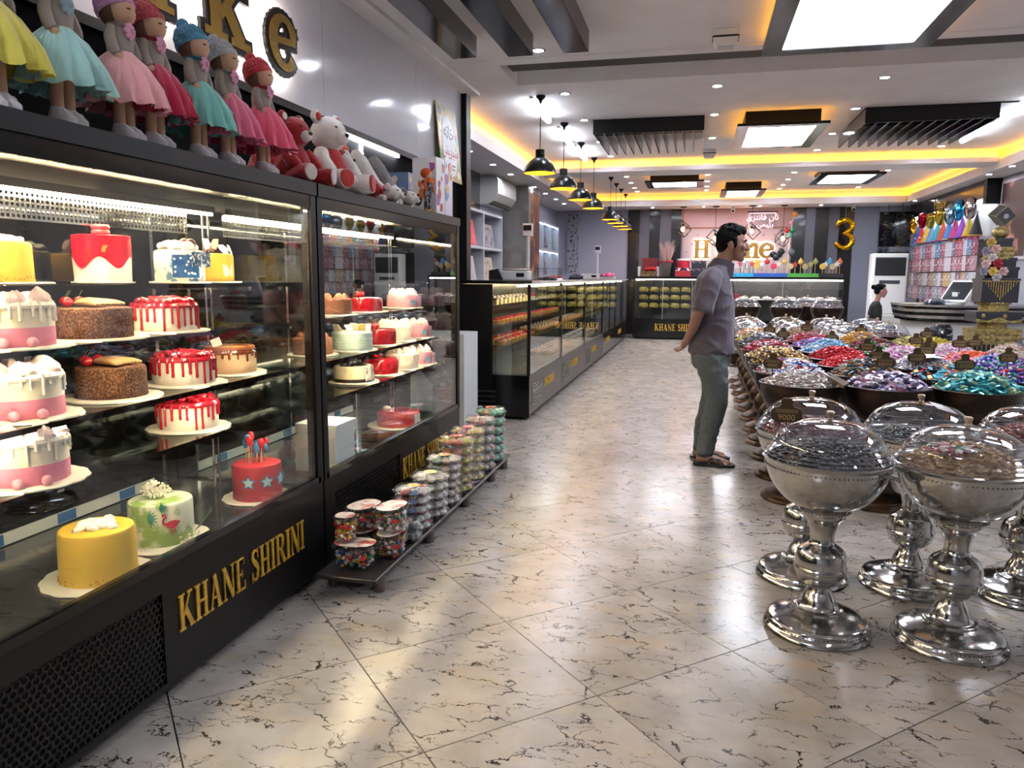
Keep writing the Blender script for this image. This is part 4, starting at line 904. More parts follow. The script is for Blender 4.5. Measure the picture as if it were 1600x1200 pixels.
def stack(x, y, n, r, h, cols, what, st=None, seed=0, kind='flower'):
    for k in range(n):
        pos = 'bottom box' if k == 0 else 'top box' if k == n - 1 else ('second', 'third', 'fourth', 'fifth', 'sixth')[k - 1] + ' box from the bottom'
        t = scallop_box(x, y, pz + k * (h + .0006), r, h, cols, f'{pos} in the stack of {what}', 'stack of ' + what, seed + k, .1 * k, st or '', kind)
        if k == n - 1 and st: sticker(t, r, h, st)
stack(-1.355, 3.395, 2, .07, .055, ['b8b2aa', '4a4a50', '8d8a88'], 'grey sweets behind the tubs', None, 20)
stack(-1.395, 3.58, 5, .098, .045, ['d6d0ca', 'b3202c', '355f9a', 'c9c4c0'], 'red white and blue sweets', 'c8ac2e', 30)
stack(-1.385, 3.81, 5, .102, .048, ['d8d0c4', 'c9bfb0'], 'silver white sweets', 'd8cc7a', 40, 'round')
stack(-1.385, 4.05, 6, .098, .047, ['c9a890', 'd0c4b8', '8fae90'], 'beige nougat', 'd58a4a', 50)
stack(-1.39, 4.30, 6, .105, .057, ['c9a24a', 'c8742e', 'b8563a', 'b5b04a'], 'yellow and orange jellies', 'b82c44', 60)
stack(-1.395, 4.56, 6, .105, .058, ['c9a84a', 'bfae62', 'c27a86'], 'pale yellow jellies', 'c2446a', 70)
stack(-1.395, 4.83, 6, .105, .062, ['c58a80', 'a8b09a', 'c9958c'], 'pink jellies', None, 80, 'round')
stack(-1.395, 5.10, 6, .108, .064, ['6aa886', '7fb894', 'c98a5a'], 'green jellies', 'b84a2c', 90, 'round')
# ------------------------------------------------------------------ long pastry counter
CX0, CX1 = -2.26, -1.556
def stripes_vent(t, y0, y1, z0, z1, n=9):
    s = MB()
    for k in range(n): z = z0 + (z1 - z0) * k / n; s.box((CX1 + .001, y0, z), (CX1 + .006, y1, z + (z1 - z0) / n * .45))
    s.build('vent_slats', M_black, t, None)['kind'] = 'stuff'
def counter_unit(y0, y1, steel, panes, label, end=False, lit=True):
    t = thing('pastry_counter', label, 'display counter', (0, 0, 0), 0, 'pastry counter units in a row'); fm = mat('counter_steel', '4c4b4a', .35, .6) if steel else M_black
    MB().box((CX0, y0 + .002, .03), (CX1 - .01, y1 - .002, .44)).build('base', M_blk, t, None)
    MB().box((CX1 - .01, y0 + .004, .06), (CX1, y1 - .004, .44)).build('front_panel', fm, t, None)
    MB().box((CX0 + .05, y0 + .05, 0), (CX1 - .08, y1 - .05, .03)).build('plinth', M_blk, t, None)
    MB().box((CX0, y0 + .002, .44), (CX0 + .02, y1 - .002, 1.325)).build('back_panel', mat('counter_back', '2c2c2e', .2, .5), t, None)
    MB().box((CX0 + .02, y0 + .01, .44), (CX1 - .02, y1 - .01, .455)).build('deck', mat('counter_deck', 'a9a79f', .22, .6), t, None)
    for y in (y0 + .002, y1 - .027): MB().box((CX1 - .03, y, .44), (CX1, y + .025, 1.325)).build('corner_post', M_blk, t, None)
    w = (y1 - y0 - .054) / panes
    for k in range(panes):
        a = y0 + .027 + k * w; MB().box((CX1 - .008, a, .45), (CX1 - .002, a + w - .012, 1.30)).build('front_glass', M_gl, t, None)
        if k: MB().box((CX1 - .02, a - .012, .44), (CX1, a, 1.325)).build('mullion', M_blk, t, None)
    for z, d in ((.73, .46), (.93, .40), (1.12, .34)): MB().box((CX0 + .021, y0 + .03, z - .007), (CX0 + d, y1 - .03, z)).build('shelf', M_shelfgl, t, None)
    if end:
        MB().box((CX0, y0 - .012, .03), (-1.93, y0, 1.325)).build('end_board', M_blk, t, None); MB().box((-1.93, y0 - .012, .03), (CX1, y0, .44)).build('end_skirt', M_black, t, None)
        MB().box((-1.93, y0 - .008, .44), (CX1 - .03, y0 - .002, 1.325)).build('end_glass', M_gl, t, None)
        for z in (.12, .17, .22, .27): MB().box((-2.22, y0 - .03, z), (-1.9, y0 - .0125, z + .012)).build('end_rail', mat('rail_blue_steel', '4a5560', .3, .8), t, None)
    MB().box((-1.70, y0 + .04, 1.300), (-1.68, y1 - .04, 1.32)).build('led_strip', emi('counter_led', 'ffe2b0', 22 if lit else 7), t)
    L = y1 - y0
    if steel: stripes_vent(t, y0 + .12, y0 + .62, .13, .36)
    letters('KHANE SHIRINI', .085, Tr(CX1 + .001, y0 + (.72 if steel else .5), .24) @ FX, t, M_gold, .004, .62, joined=True, name='gold_lettering')
    return t
UN = [(7.13, 8.9, 1, 1), (8.9, 10.83, 1, 1), (10.83, 13.0, 1, 1), (13.0, 15.1, 0, 2), (15.1, 17.4, 0, 2)]
nm = ['pastry counter unit with glass end, nearest the white side table', 'second steel fronted pastry counter unit from the glass end', 'third steel fronted pastry counter unit from the glass end', 'black fronted pastry counter unit next to the steel ones', 'black fronted pastry counter unit meeting the far counter']
for k, (a, b, s, p) in enumerate(UN): counter_unit(a, b, s, p, nm[k], k == 0, k < 3)
t = thing('worktop', 'long black polished worktop over the pastry counter', 'worktop', (0, 0, 0))
MB().rbox((-2.42, 7.08, 1.327), (CX1 + .02, 17.45, 1.362), .01).build('slab', mat('granite', '17171a', .12, coat=.4), t)
MB().box((CX1 + .0205, 7.1, 1.332), (CX1 + .024, 17.4, 1.357)).build('edge_trim', M_steel, t, None)
# pastries
def pastry(x, y, z, kind, label, group):
    t = thing('pastry', label, 'pastry', (x, y, z), 0, group)
    if kind == 0:
        MB().sphere((0, 0, .028), (.075, .04, .028), 14, 8).build('bun', mat('bun_crust', 'b8792e', .5, var=(25, 'e0b060', .4, .7)), t)
        for k in range(3): MB().tube([(-.05 + k * .04, -.03, .04), (-.04 + k * .04, 0, .057), (-.03 + k * .04, .03, .04)], .006, 6).build('icing_line', C_('f0e2c4', .5), t)
    elif kind == 1:
        MB().lathe([(0, 0), (.055, 0), (.065, .03), (.06, .034), (0, .036)], 18).build('tart_shell', mat('tart_crust', 'c08a44', .6), t)
        lumps(t, .05, .032, mat('berry_jelly', 'c4142c', .12, coat=.5), 16, .013, int(y * 99), 'fruit')
    else:
        MB().box((-.07, -.04, 0), (.07, .04, .05)).build('sponge_slice', C_('e6d3a8', .6), t); MB().box((-.071, -.041, .05), (.071, .041, .062)).build('slice_icing', C_(('f2ece0', '6a3a20')[int(y * 7) % 2], .4), t)
        swirls(t, .03, .062, C_('f4efe6', .5), 3, .016, .025, 'cream_dot')
PST = [(0, 'golden iced bun on a counter shelf', 'iced buns in the pastry counter'), (1, 'small fruit tart with red berries in the pastry counter', 'fruit tarts in the pastry counter'), (2, 'cream slice in the pastry counter', 'cream slices in the pastry counter')]
for (a, b, zs) in ((7.2, 8.8, ((.7305, 0.36, 1), (.9305, .3, 1), (1.1205, .26, 2))), (8.98, 10.75, ((.4555, .5, 0), (.7305, .36, 0), (.9305, .3, 1))), (10.9, 12.9, ((.4555, .5, 2), (.7305, .36, 0)))):
    for z, d, kd in zs:
        y = a + .12
        while y < b:
            for dx in ((0., -.15) if d > .3 else (0.,)): pastry(CX0 + d + dx, y, z, kd, PST[kd][1], PST[kd][2])
            y += .17 if kd else .2
def yellow_pack(x, y, z, rz, label, group):
    t = thing('bread_pack', label, 'bread pack', (x, y, z), rz, group)
    MB().loft([[(.055 * q * (abs(cos(a)) ** .5) * (1 if cos(a) > 0 else -1), .105 * q * (abs(sin(a)) ** .5) * (1 if sin(a) > 0 else -1), z + .012 * sin(5 * a) * (q < .9)) for a in [2 * pi * k / 16 for k in range(16)]] for q, z in ((.85, 0), (1., .015), (1., .06), (.8, .085), (.4, .095))]).build('bag', mat('yellow_bag', 'b99a2e', .3, coat=.3, var=(30, '5f6426', .45, .62), bump=(30, .8)), t)
    MB().prism([(-.05, -.02), (.05, -.02), (.05, .02), (-.05, .02)], .002, 0, Tr(.055, 0, .05) @ FX).build('label_strip', mat('pack_label', 'd8d0a8', .5), t)
for a, b in ((13.0, 15.1), (15.1, 17.4)):
    for z in (.7305, .9305, 1.1205):
        n = 7
        for k in range(n): yellow_pack(CX0 + .22, a + .2 + k * (b - a - .4) / (n - 1), z, 0, 'yellow wrapped bread pack in the black fronted pastry counter', 'yellow bread packs in the side counter')
# ---- on the worktop
zt = 1.363
t = thing('receipt_printer', 'black receipt printer on the near end of the worktop', 'printer', (-2.16, 8.1, zt), .2)
MB().loft([[(-.07, -.09, 0), (.08, -.09, 0), (.08, .09, 0), (-.07, .09, 0)], [(-.07, -.09, .10), (.03, -.09, .12), (.03, .09, .12), (-.07, .09, .10)]]).build('body', M_blk, t, 20); MB().box((-.02, -.06, .11), (.02, .06, .125)).build('paper_slot', M_white, t)
def scale(x, y, lb, s=1.):
    t = thing('weighing_scale', lb, 'scale', (x, y, zt), .1); t.scale = (s, s, s)
    MB().rbox((-.17, -.18, 0), (.17, .18, .10), .03).build('body', mat('scale_white', 'cfd2d4', .4), t); MB().rbox((-.16, -.15, .112), (.16, .17, .122), .02).build('weighing_plate', M_steel, t); MB().cyl((0, 0, .10), (0, 0, .112), .03).build('plate_post', M_steel, t)
    MB().box((.03, -.182, .03), (.12, -.18, .075)).build('keypad', M_blk, t); MB().cyl((.13, .05, .1), (.13, .05, .50), .02, n=10).build('pole', mat('scale_white', 'cfd2d4', .4), t)
    d = MB().rbox((.07, .02, .49), (.19, .075, .63), .015).build('display', mat('scale_white', 'cfd2d4', .4), t); MB().box((.085, .017, .55), (.175, .0195, .61)).build('screen', M_blk, d)
scale(-2.02, 8.45, 'white weighing scale with pole display at the near counter end'); scale(-1.92, 13.9, 'white weighing scale with pole display farther along the worktop', .95)
t = thing('clear_sweets_box', 'clear plastic box of dark sweets on the worktop by the scale', 'plastic box', (-1.72, 8.85, zt))
MB().box((-.14, -.16, 0), (.14, .16, .13)).build('shell', M_clear, t, None); MB().box((-.145, -.165, .13), (.145, .165, .142)).build('lid', M_clear, t, None); lumps(t, .12, .002, mat('dark_sweets', '2e2320', .4), 60, .02, 3, 'dark_sweets')
t = thing('sweet_tray', 'small tray of red and black sweets on the worktop', 'tray', (-1.72, 9.25, zt)); MB().box((-.1, -.1, 0), (.1, .1, .02)).build('tray', M_blk, t); lumps(t, .09, .02, mat('foil_b3202c', 'b3202c', .25, .35), 40, .018, 4, 'sweets')
for k in range(3):
    t = thing('bag_stack', ('flat stack of white paper on the worktop', 'pink and white bag on the paper stack', 'dark blue cloth on the worktop')[k], ('paper', 'bag', 'cloth')[k], ((-1.75, 15.2, zt), (-1.75, 15.2, zt + .041), (-2.1, 13.45, zt))[k])
    if k == 0: 
        for j in range(4): MB().box((-.13 + .005 * j, -.2, .01 * j), (.13 + .004 * j, .2, .01 * j + .0095)).build('sheet_pad', mat('paper', 'c9c6c2', .7), t, None)
    else: lumps(t, .11, 0, mat(('', 'bag_pink', 'cloth_navy')[k], ('', 'c2527a', '1f2740')[k], .6), 24, .045, k, 'folds')
t = thing('red_gift_basket', 'red wrapped basket behind the worktop near the wall shelf', 'basket', (-2.36, 9.4, zt)); lumps(t, .09, 0, mat('foil_b3202c', 'b3202c', .25, .35), 40, .03, 9, 'wrapping'); MB().lathe([(0, 0), (.08, 0), (.1, .06)], 16).build('basket', mat('wicker', '6a4a2c', .8), t)
# ---- white side table between showcase and counter
t = thing('side_table', 'white open side table with black slanted panel beside the showcase', 'table', (-1.95, 6.25, 0)); wt = mat('table_white', 'c4c8cc', .45)
MB().box((-.5, 0, .84), (0, .42, .90)).build('top', wt, t, None); MB().box((-.06, 0, 0), (0, .42, .84)).build('leg_panel', wt, t, None); MB().box((-.5, 0, 0), (-.44, .42, .84)).build('leg_panel', wt, t, None)
MB().prism([(-.44, .84), (-.34, .84), (-.06, .36), (-.16, .28), (-.44, .62)], .02, 0, Tr(0, .03, 0) @ FY).build('slanted_panel', M_blk, t, None)
# ---- rear left wall: shelf units, air conditioner, pillar, pictures
def cubby(y0, y1, z0, z1, nc, nr, label, led=False):
    t = thing('wall_shelf', label, 'shelf unit', (0, 0, 0)); w = mat('shelf_white', 'b9bdc4', .5); d = .3; xa, xb = -3.498, -3.498 + d; th = .04
    MB().box((xa, y0, z0), (xa + .01, y1, z1)).build('back', mat('shelf_back', '9a9ca6', .6), t, None)
    for k in range(nr + 1): z = z0 + (z1 - z0 - th) * k / nr; MB().box((xa + .01, y0, z), (xb, y1, z + th)).build('shelf', w, t, None)
    for k in range(nc + 1):
        y = y0 + (y1 - y0 - th) * k / nc
        for j in range(nr): za = z0 + (z1 - z0 - th) * j / nr + th; MB().box((xa + .01, y, za), (xb - .002, y + th, z0 + (z1 - z0 - th) * (j + 1) / nr)).build('divider', w, t, None)
    if led: 
        for j in range(nr): MB().box((xb - .04, y0 + .05, z0 + (z1 - z0 - th) * (j + 1) / nr - .012), (xb - .02, y1 - .05, z0 + (z1 - z0 - th) * (j + 1) / nr - .001)).build('led_strip', emi('shelf_led', 'cfe4ff', 6), t)
    return t
cubby(10.2, 12.4, .2, 2.38, 2, 4, 'white cubby shelf with red and white albums behind the counter'); cubby(15.0, 17.7, .2, 2.55, 3, 4, 'white cubby shelf with small blue lights near the grey wall', True)
def album(y, z, w, h, c, c2, label, tilt=.35):
    t = thing('gift_album', label, 'album', (-3.24, y, z), 0); t.rotation_euler = (0, -tilt * .5, 0)
    MB().box((-.02, -w / 2, 0), (0, w / 2, h)).build('cover', mat('album_' + c, c, .35), t, None); MB().box((.0001, -w / 2 + .04, .04), (.002, w / 2 - .04, h - .05)).build('cover_print', mat('album_' + c + c2, c, .35, var=(12, c2, .5, .58)), t, None)
album(10.75, 1.86, .6, .38, 'c0203c', 'd04a5e', 'glossy red album standing in the white cubby shelf'); album(11.8, 1.86, .6, .36, '8c8f98', '2c2a2a', 'grey album with dark and gold pattern in the cubby shelf'); album(10.75, 1.325, .6, .38, 'b9b9bf', 'a5a5ad', 'pale plain album on the lower cubby shelf'); album(11.8, 1.325, .6, .38, 'b8b0a4', '8a8070', 'cream marbled album on the lower cubby shelf')
for k, (y, c, c2, lb) in enumerate(((15.45, '7a2f3c', '2f2a4c', 'maroon box on the blue lit shelf'), (16.3, '3a3f6a', 'c8a23a', 'navy box on the blue lit shelf'), (17.2, '3c7f9c', 'd8a838', 'teal and gold box on the blue lit shelf'))):
    album(y, 2.03, .5, .36, c, c2, lb); album(y, 1.45, .5, .36, ('a88a8a', '5a4a50', '8fa0b8')[k], c, ('pale pink album on the lower blue lit shelf', 'dark album on the lower blue lit shelf', 'pale blue album on the lower blue lit shelf')[k])
t = thing('air_conditioner', 'white wall air conditioner above the cubby shelf', 'air conditioner', (-3.497, 12.0, 2.56))
pr = [(0, 0), (.16, -.0), (.26, .06), (.33, .16), (.33, .36), (.30, .42), (0, .42)]
MB().loft([[(x, 0, z) for x, z in pr], [(x, 1.25, z) for x, z in pr]]).build('body', mat('ac_white', 'cfcdc6', .35), t, 30)
s = MB()
for k in range(7): s.box((.17 + .012 * k, .06, .0 + .007 * k), (.176 + .012 * k, 1.19, .006 + .007 * k))
s.box((.17, .05, -.008), (.25, 1.2, -.001)); s.build('outlet_louvres', mat('ac_dark', '3a3a38', .5), t, None); MB().box((.331, .1, .2), (.333, .22, .225)).build('badge', M_steel, t, None)
struct('wall_left_cladding', MB().box((-3.499, 8.2, 2.42), (-3.44, 11.9, 3.018)), mat('dark_cladding', '4a4c52', .18, .6), None)
struct('wall_pillar', MB().box((-3.499, 13.6, 0), (-3.02, 14.6, 3.01)), mat('pillar_stone', '8e8a86', .5, var=(4, '7c7672', .4, .6)))
t = thing('tall_poster', 'tall dark poster with warm coloured print on the stone pillar', 'poster', (-3.018, 13.72, 1.42)); MB().box((0, 0, 0), (.012, .78, 1.5)).build('board', mat('tall_poster', '3a1f1a', .35, var=(5, 'b5602a', .5, .62)), t, None); MB().box((.0, -.05, -.05), (.01, -.001, 1.55)).build('frame_edge', mat('frame_pale', 'b4b6bc', .4), t, None)
t = thing('grey_banner', 'narrow pale wall banner with dark pattern at the corner', 'banner', (-3.2, 18.9, 1.5)); MB().box((0, 0, 0), (.28, .02, 1.45)).build('cloth', mat('banner_print', '9a9ca6', .6, var=(16, '3a3a40', .55, .6)), t, None); MB().cyl((-.02, .01, 1.46), (.30, .01, 1.46), .012).build('rod', M_steel, t)
# ------------------------------------------------------------------ back wall
def back_wall():
    blk = mat('stripe_black', '0c0d12', .22, coat=.3); gry = mat('stripe_grey', '5b5c66', .45)
    for x0, x1, m in ((-1.71, -1.43, blk), (-1.43, -1.2, gry), (-1.2, -.94, blk), (-.94, -.68, gry), (-.68, -.44, blk), (2.09, 2.37, blk), (2.37, 2.57, gry), (2.57, 2.87, blk), (2.87, 3.09, gry), (3.09, 3.40, blk)):
        t = struct('wall_back_panel', MB().box((x0 + .002, 18.93, 0), (x1 - .002, 18.979, 3.018)), m, None)
    pk = mat('pink_plaster', 'b99c9c', .6)
    w = struct('wall_back_niche', MB().box((-.43, 18.95, 0), (2.08, 18.979, 3.018)), pk, None)
    # quilted backdrop with buttons
    MB().box((-.40, 18.90, 1.3), (2.05, 18.95, 2.55)).build('backdrop', mat('quilt', 'b5a3a4', .7), w, None); MB().box((-.42, 18.88, 2.55), (2.07, 18.95, 2.585)).build('backdrop_rail', mat('rail_copper', '8a5f4a', .35, .6), w, None)
    bt = MB().sphere((0, 0, 0), (.016, .012, .016), 8, 6).mesh('button', mat('button_dark', '5a4a4a', .4))
    for j in range(5):
        for i in range(10): link('button', bt, w, (-.3 + i * .25 + (.12 if j % 2 else 0), 18.897, 1.6 + j * .2))
    struct('window_1', MB().box((3.95, 18.94, 1.2), (4.6, 18.979, 2.9)), mat('night_glass', '0b0d12', .08), None); struct('wall_back_pilaster', MB().box((3.40, 18.9, 0), (3.93, 18.979, 3.018)), mat('pilaster', '7f8494', .5), None)
    MB().box((3.95, 18.925, 2.0), (4.6, 18.939, 2.12)).build('window_bar', mat('pilaster', '7f8494', .5), bpy.data.objects['window_1'], None)
back_wall()
for ch, x, what in (('H', -.14, 'capital H'), ('o', .42, 'letter o'), ('m', .84, 'letter m'), ('e', 1.36, 'letter e')):
    t = thing('backdrop_letter', f'gold {what} lit from behind on the quilted backdrop', 'sign letter', (x, 18.896, 1.86), 0, 'lit letters on the backdrop')
    h = .42 if ch == 'H' else .52
    for nme, m, d, o, z0 in (('rim', mat('sign_rim', '15120f', .35), .02, .014, .03), ('face', mat('sign_gold', 'a8863e', .35, .6), .005, -.002, .051), ('halo_light', emi('halo2', 'ffe6c8', 13), .006, .006, .018)):
        a, w = letter_mb(ch, h, d, o, 1.0, z0); a.v = [tuple(FY @ Vector(v)) for v in a.v]; a.build(nme, m, t, 30)
def cage(x, z, s, lb):
    t = thing('cage_pendant', lb, 'pendant lamp', (x, 18.3, 0), 0, 'wire cage pendants before the backdrop')
    MB().lathe([(0, 3.02), (.075, 3.02), (.075, 3.0), (0, 2.995)], 16).build('ceiling_rose', M_blk, t); MB().cyl((0, 0, z + .1), (0, 0, 3.0), .006, n=6).build('cord', M_blk, t); MB().cyl((0, 0, z + .05), (0, 0, z + .11), .022, n=10).build('socket', M_blk, t)
    c = MB(); r = .115; P_ = [Vector((a * r, b * r, g * r)) for a in (-1, 1) for b in (-1, 1) for g in (-1, 1)]; M = Tr(0, 0, z) @ Rz(s) @ Rx(.5) @ Ry(.6)
    for i in range(8):
        for j in range(i): 
            if abs((P_[i] - P_[j]).length - 2 * r) < 1e-4: c.cyl(M @ P_[i], M @ P_[j], .009, n=6)
    c.build('wire_cage', M_blk, t); MB().sphere((0, 0, z - .01), (.04, .04, .055), 10, 8).build('bulb', emi('cage_bulb', 'ffb070', 26), t)
for x, z, s, lb in ((-.39, 2.52, .3, 'wire cage pendant nearest the black and grey stripes'), (.34, 2.30, .9, 'lower wire cage pendant over the letter H'), (1.14, 2.46, .5, 'wire cage pendant under the lit sign'), (1.82, 2.29, 1.2, 'wire cage pendant by the clear balloon')): cage(x, z, s, lb)
def neon():
    t = thing('hanging_sign', 'clear hanging sign with pink white lit Persian lettering', 'sign', (1.36, 18.25, 2.50)); pk = emi('neon_pink', 'ffc9d6', 1.6)
    MB().box((-.31, -.004, 0), (.31, .004, .36)).build('acrylic', M_clear, t, None); MB().box((-.33, -.012, .37), (.33, .012, .392)).build('hanging_bar', M_blk, t, None)
    for x in (-.3, .3): MB().cyl((x, 0, .36), (x, 0, .519), .003, n=5).build('wire', M_steel, t)
    o = MB(); pts = [(-.30 + .04, .005)] ; rr = []
    for cx, cz, a0 in ((.25, .30, 0), (-.25, .30, 90), (-.25, .06, 180)): rr += [(cx + .045 * cos(radians(a0 + 15 * k)), -.008, cz + .045 * sin(radians(a0 + 15 * k))) for k in range(7)]
    o.tube(rr, .005, 6); o.build('neon_border', pk, t)
    text_obj('\ufbfc\ufeb0\ufe98\ufee7\ufe8e\ufed3 \ufee5\ufe8e\ufee7', .17, Tr(0, -.006, .20) @ FY, pk, t, 'neon_lettering', .001); text_obj('\ufbfd\ufee4\ufbff\ufb8a\ufead', .15, Tr(.06, -.006, .05) @ FY, pk, t, 'neon_lettering', .003)
neon()
# ------------------------------------------------------------------ far counter
def far_counter(x0, x1, label, white):
    t = thing('far_counter', label, 'display counter', (0, 17.5, 0)); y1 = .7
    MB().box((x0, 0, .04), (x1, y1, .46)).build('base', M_black, t, None); MB().box((x0 + .04, .05, 0), (x1 - .04, y1 - .05, .04)).build('plinth', M_blk, t, None)
    MB().box((x0, y1 - .02, .46), (x1, y1, 1.38)).build('back_panel', mat('far_back_' + str(white), '5a585c' if white else '0f1213', .3), t, None)
    MB().box((x0, 0, 1.38), (x1, y1, 1.42)).build('top_board', M_black, t, None)
    for x in (x0, x1 - .03): MB().box((x, 0, .46), (x + .03, .03, 1.38)).build('corner_post', M_blk, t, None)
    n = 2 if white else 3; w = (x1 - x0 - .06) / n
    for k in range(n): MB().box((x0 + .03 + k * w, .004, .47), (x0 + .03 + (k + 1) * w - .012, .010, 1.38)).build('front_glass', M_gl, t, None)
    for k in range(1, n): MB().box((x0 + .018 + k * w, 0, .46), (x0 + .03 + k * w, .02, 1.38)).build('mullion', M_steel, t, None)
    for z in ((.93,) if white else (.72, .9, 1.08)): MB().box((x0 + .03, .06, z - .012), (x1 - .03, y1 - .03, z)).build('shelf', M_white if white else M_shelfgl, t, None)
    MB().box((x0 + .04, .03, 1.34), (x1 - .04, .055, 1.365)).build('led_strip', emi('far_led' + str(white), 'fff2e8', 20 if white else 2.2), t)
    if not white: letters('KHANE SHIRINI', .155, Tr(x0 + .50, -.001, .2) @ FY, t, M_gold, .004, .62, joined=True, name='gold_lettering')
    return t
far_counter(-1.42, .55, 'far black counter of yellow bread packs with gold lettering', 0); far_counter(.56, 3.05, 'far white lit counter of boxes and cakes behind the domes', 1)
for z in (.7205, .9005, 1.0805):
    for k in range(8): yellow_pack(-1.2 + k * .235, 17.68, z, pi / 2 - .0, 'yellow wrapped bread pack in the far black counter', 'yellow bread packs in the far counter')
for k, x in enumerate((.75, 1.0, 1.25, 1.5, 1.75, 2.0, 2.3, 2.6, 2.85)):
    t = thing('sweet_plate' if k else 'red_cake_box', ('flat red cake box in the far white counter', 'white plate of pale sweets in the far white counter')[min(k, 1)] if k not in (4, 6) else 'larger white plate of pale sweets in the far counter', 'box' if k == 0 else 'plate', (x, 17.72, .931), 0, None if k == 0 else 'plates in the far white counter')
    if k == 0: MB().box((-.17, -.12, 0), (.15, .12, .09)).build('carton', mat('box_red', 'a81c2c', .4), t, None); MB().box((-.175, -.125, .075), (.155, .125, .1)).build('lid', mat('box_red', 'a81c2c', .4), t, None)
    else:
        MB().lathe([(0, 0), (.07, 0), (.11, .015), (.112, .018)], 20).build('plate', M_white, t); lumps(t, .085, .012, C_(('ead8cc', 'e6cfc8', 'f0e6dc')[k % 3], .5), 18, .03, k, 'sweets')
# ---- goods on the far counter
Y0, ZF = 17.8, 1.421
def gt(name, label, cat, x, group=None, y=Y0, z=ZF): return thing(name, label, cat, (x, y, z), 0, group)
t = gt('rose_box', 'open red box of red paper roses on the far counter', 'gift box', -1.09); MB().box((-.18, -.1, 0), (.18, .1, .12)).build('box', mat('slat_wood', '8a6a3c', .6, var=(20, '4a2c1c', .45, .55)), t, None); MB().box((-.18, .08, .12), (.18, .1, .42)).build('lid', mat('box_dark_red', '6a1018', .4), t, None); lumps(t, .13, .14, mat('rose_red', 'b01420', .5), 30, .05, 5, 'roses')
for x in (-1.33, -.905): 
    t = gt('white_column', 'stack of small white cups beside the rose box' + (', by the stripes' if x < -1 else ', by the dried flowers'), 'cups', x, 'cup stacks on the far counter')
    for k in range(4): MB().lathe([(0, 0), (.03, 0), (.035, .05), (.03, .055), (0, .056)], 12, (0, 0, k * .056)).build('cup', M_white, t)
t = gt('dried_flower_pot', 'dark pot of dried pink flower bouquets on the far counter', 'flower pot', -.72); MB().lathe([(0, 0), (.11, 0), (.16, .30), (.155, .31)], 4, M=Rz(pi / 4)).build('pot', mat('pot_dark', '3a3230', .5), t)
rnd = random.Random(3); f = MB()
for k in range(46): a = rnd.uniform(0, 6.28); s = rnd.uniform(.05, .22); h = rnd.uniform(.55, .82); f.tube([(.05 * cos(a), .05 * sin(a), .25), (s * .6 * cos(a), s * .6 * sin(a), h * .75), (s * cos(a), s * sin(a), h)], [.006, .016, .003], 5)
f.build('dried_stems', mat('dried_pink', 'b08f86', .8), t)['kind'] = 'stuff'; lumps(t, .15, .31, mat('ribbon_red', 'b01c24', .4), 16, .04, 4, 'red_bows')
t = gt('round_hat_box', 'red and white round hat box on the far counter', 'gift box', -.34); MB().lathe([(0, 0), (.14, 0), (.14, .2), (0, .2)], 24, (0, 0, .2)).build('drum', mat('drum_red', 'b81c30', .4), t); MB().lathe([(0, .4), (.15, .4), (.15, .36), (.14, .36)], 24).build('lid', M_white, t); MB().box((-.17, -.13, 0), (.17, .13, .2)).build('red_base_box', mat('box_red', 'a81c2c', .4), t, None); MB().box((-.171, -.131, .13), (.171, .131, .19)).build('patterned_band', mat('band_pattern', '1a1418', .4, var=(14, 'd8c8d0', .5, .55)), t, None)
for k, (w, h, z) in enumerate(((.17, .18, 0), (.16, .17, .181))):
    t = gt('black_gift_box', ('lower black gift box beside the round hat box', 'upper black gift box beside the round hat box')[k], 'gift box', .0, None, Y0, ZF + z); MB().box((-w, -.12, 0), (w, .12, h - .03)).build('box', mat('gift_black', '1b1a22', .4), t, None); MB().box((-w - .005, -.125, h - .05), (w + .005, .125, h)).build('lid', mat('gift_lid', '2a2830', .4, var=(24, 'b890a0', .56, .6)), t, None)
for k in range(4):
    w = .17 - .02 * k; t = gt('tiered_black_box', ('lowest', 'second', 'third', 'topmost')[k] + ' tier of the black box tower below the letter o', 'gift box', .50, 'black box tower on the far counter', Y0, ZF + k * .121); MB().box((-w, -.12, 0), (w, .12, .1)).build('box', mat('gift_black', '1b1a22', .4), t, None); MB().box((-w - .004, -.124, .09), (w + .004, .124, .12)).build('lid', mat('gift_rim', '6a1c2c', .4), t, None)
def topper(x, z, c, sh, lb, grp, y=Y0, h=.12):
    t = thing('cake_topper', lb, 'cake topper', (x, y, z), 0, grp); MB().cyl((0, 0, 0), (0, 0, h), .006, n=6).build('stick', mat('stick_wood', 'b89a6a', .6), t); m = mat('topper_' + c, c, .4, .2)
    if sh == 0: MB().lathe([(0, -.01), (.06, -.01), (.065, 0), (.06, .01), (0, .01)], 16, M=Tr(0, 0, h + .05) @ Rx(pi / 2)).build('disc', m, t)
    elif sh == 1: MB().prism(star_poly(.07, .035), .02, 0, Tr(0, .01, h + .05) @ FY).build('star', m, t)
    else: MB().sphere((0, 0, h + .05), (.055, .03, .06), 10, 8).build('ornament', m, t); MB().sphere((0, 0, h + .115), .022, 8, 6).build('knob', m, t)
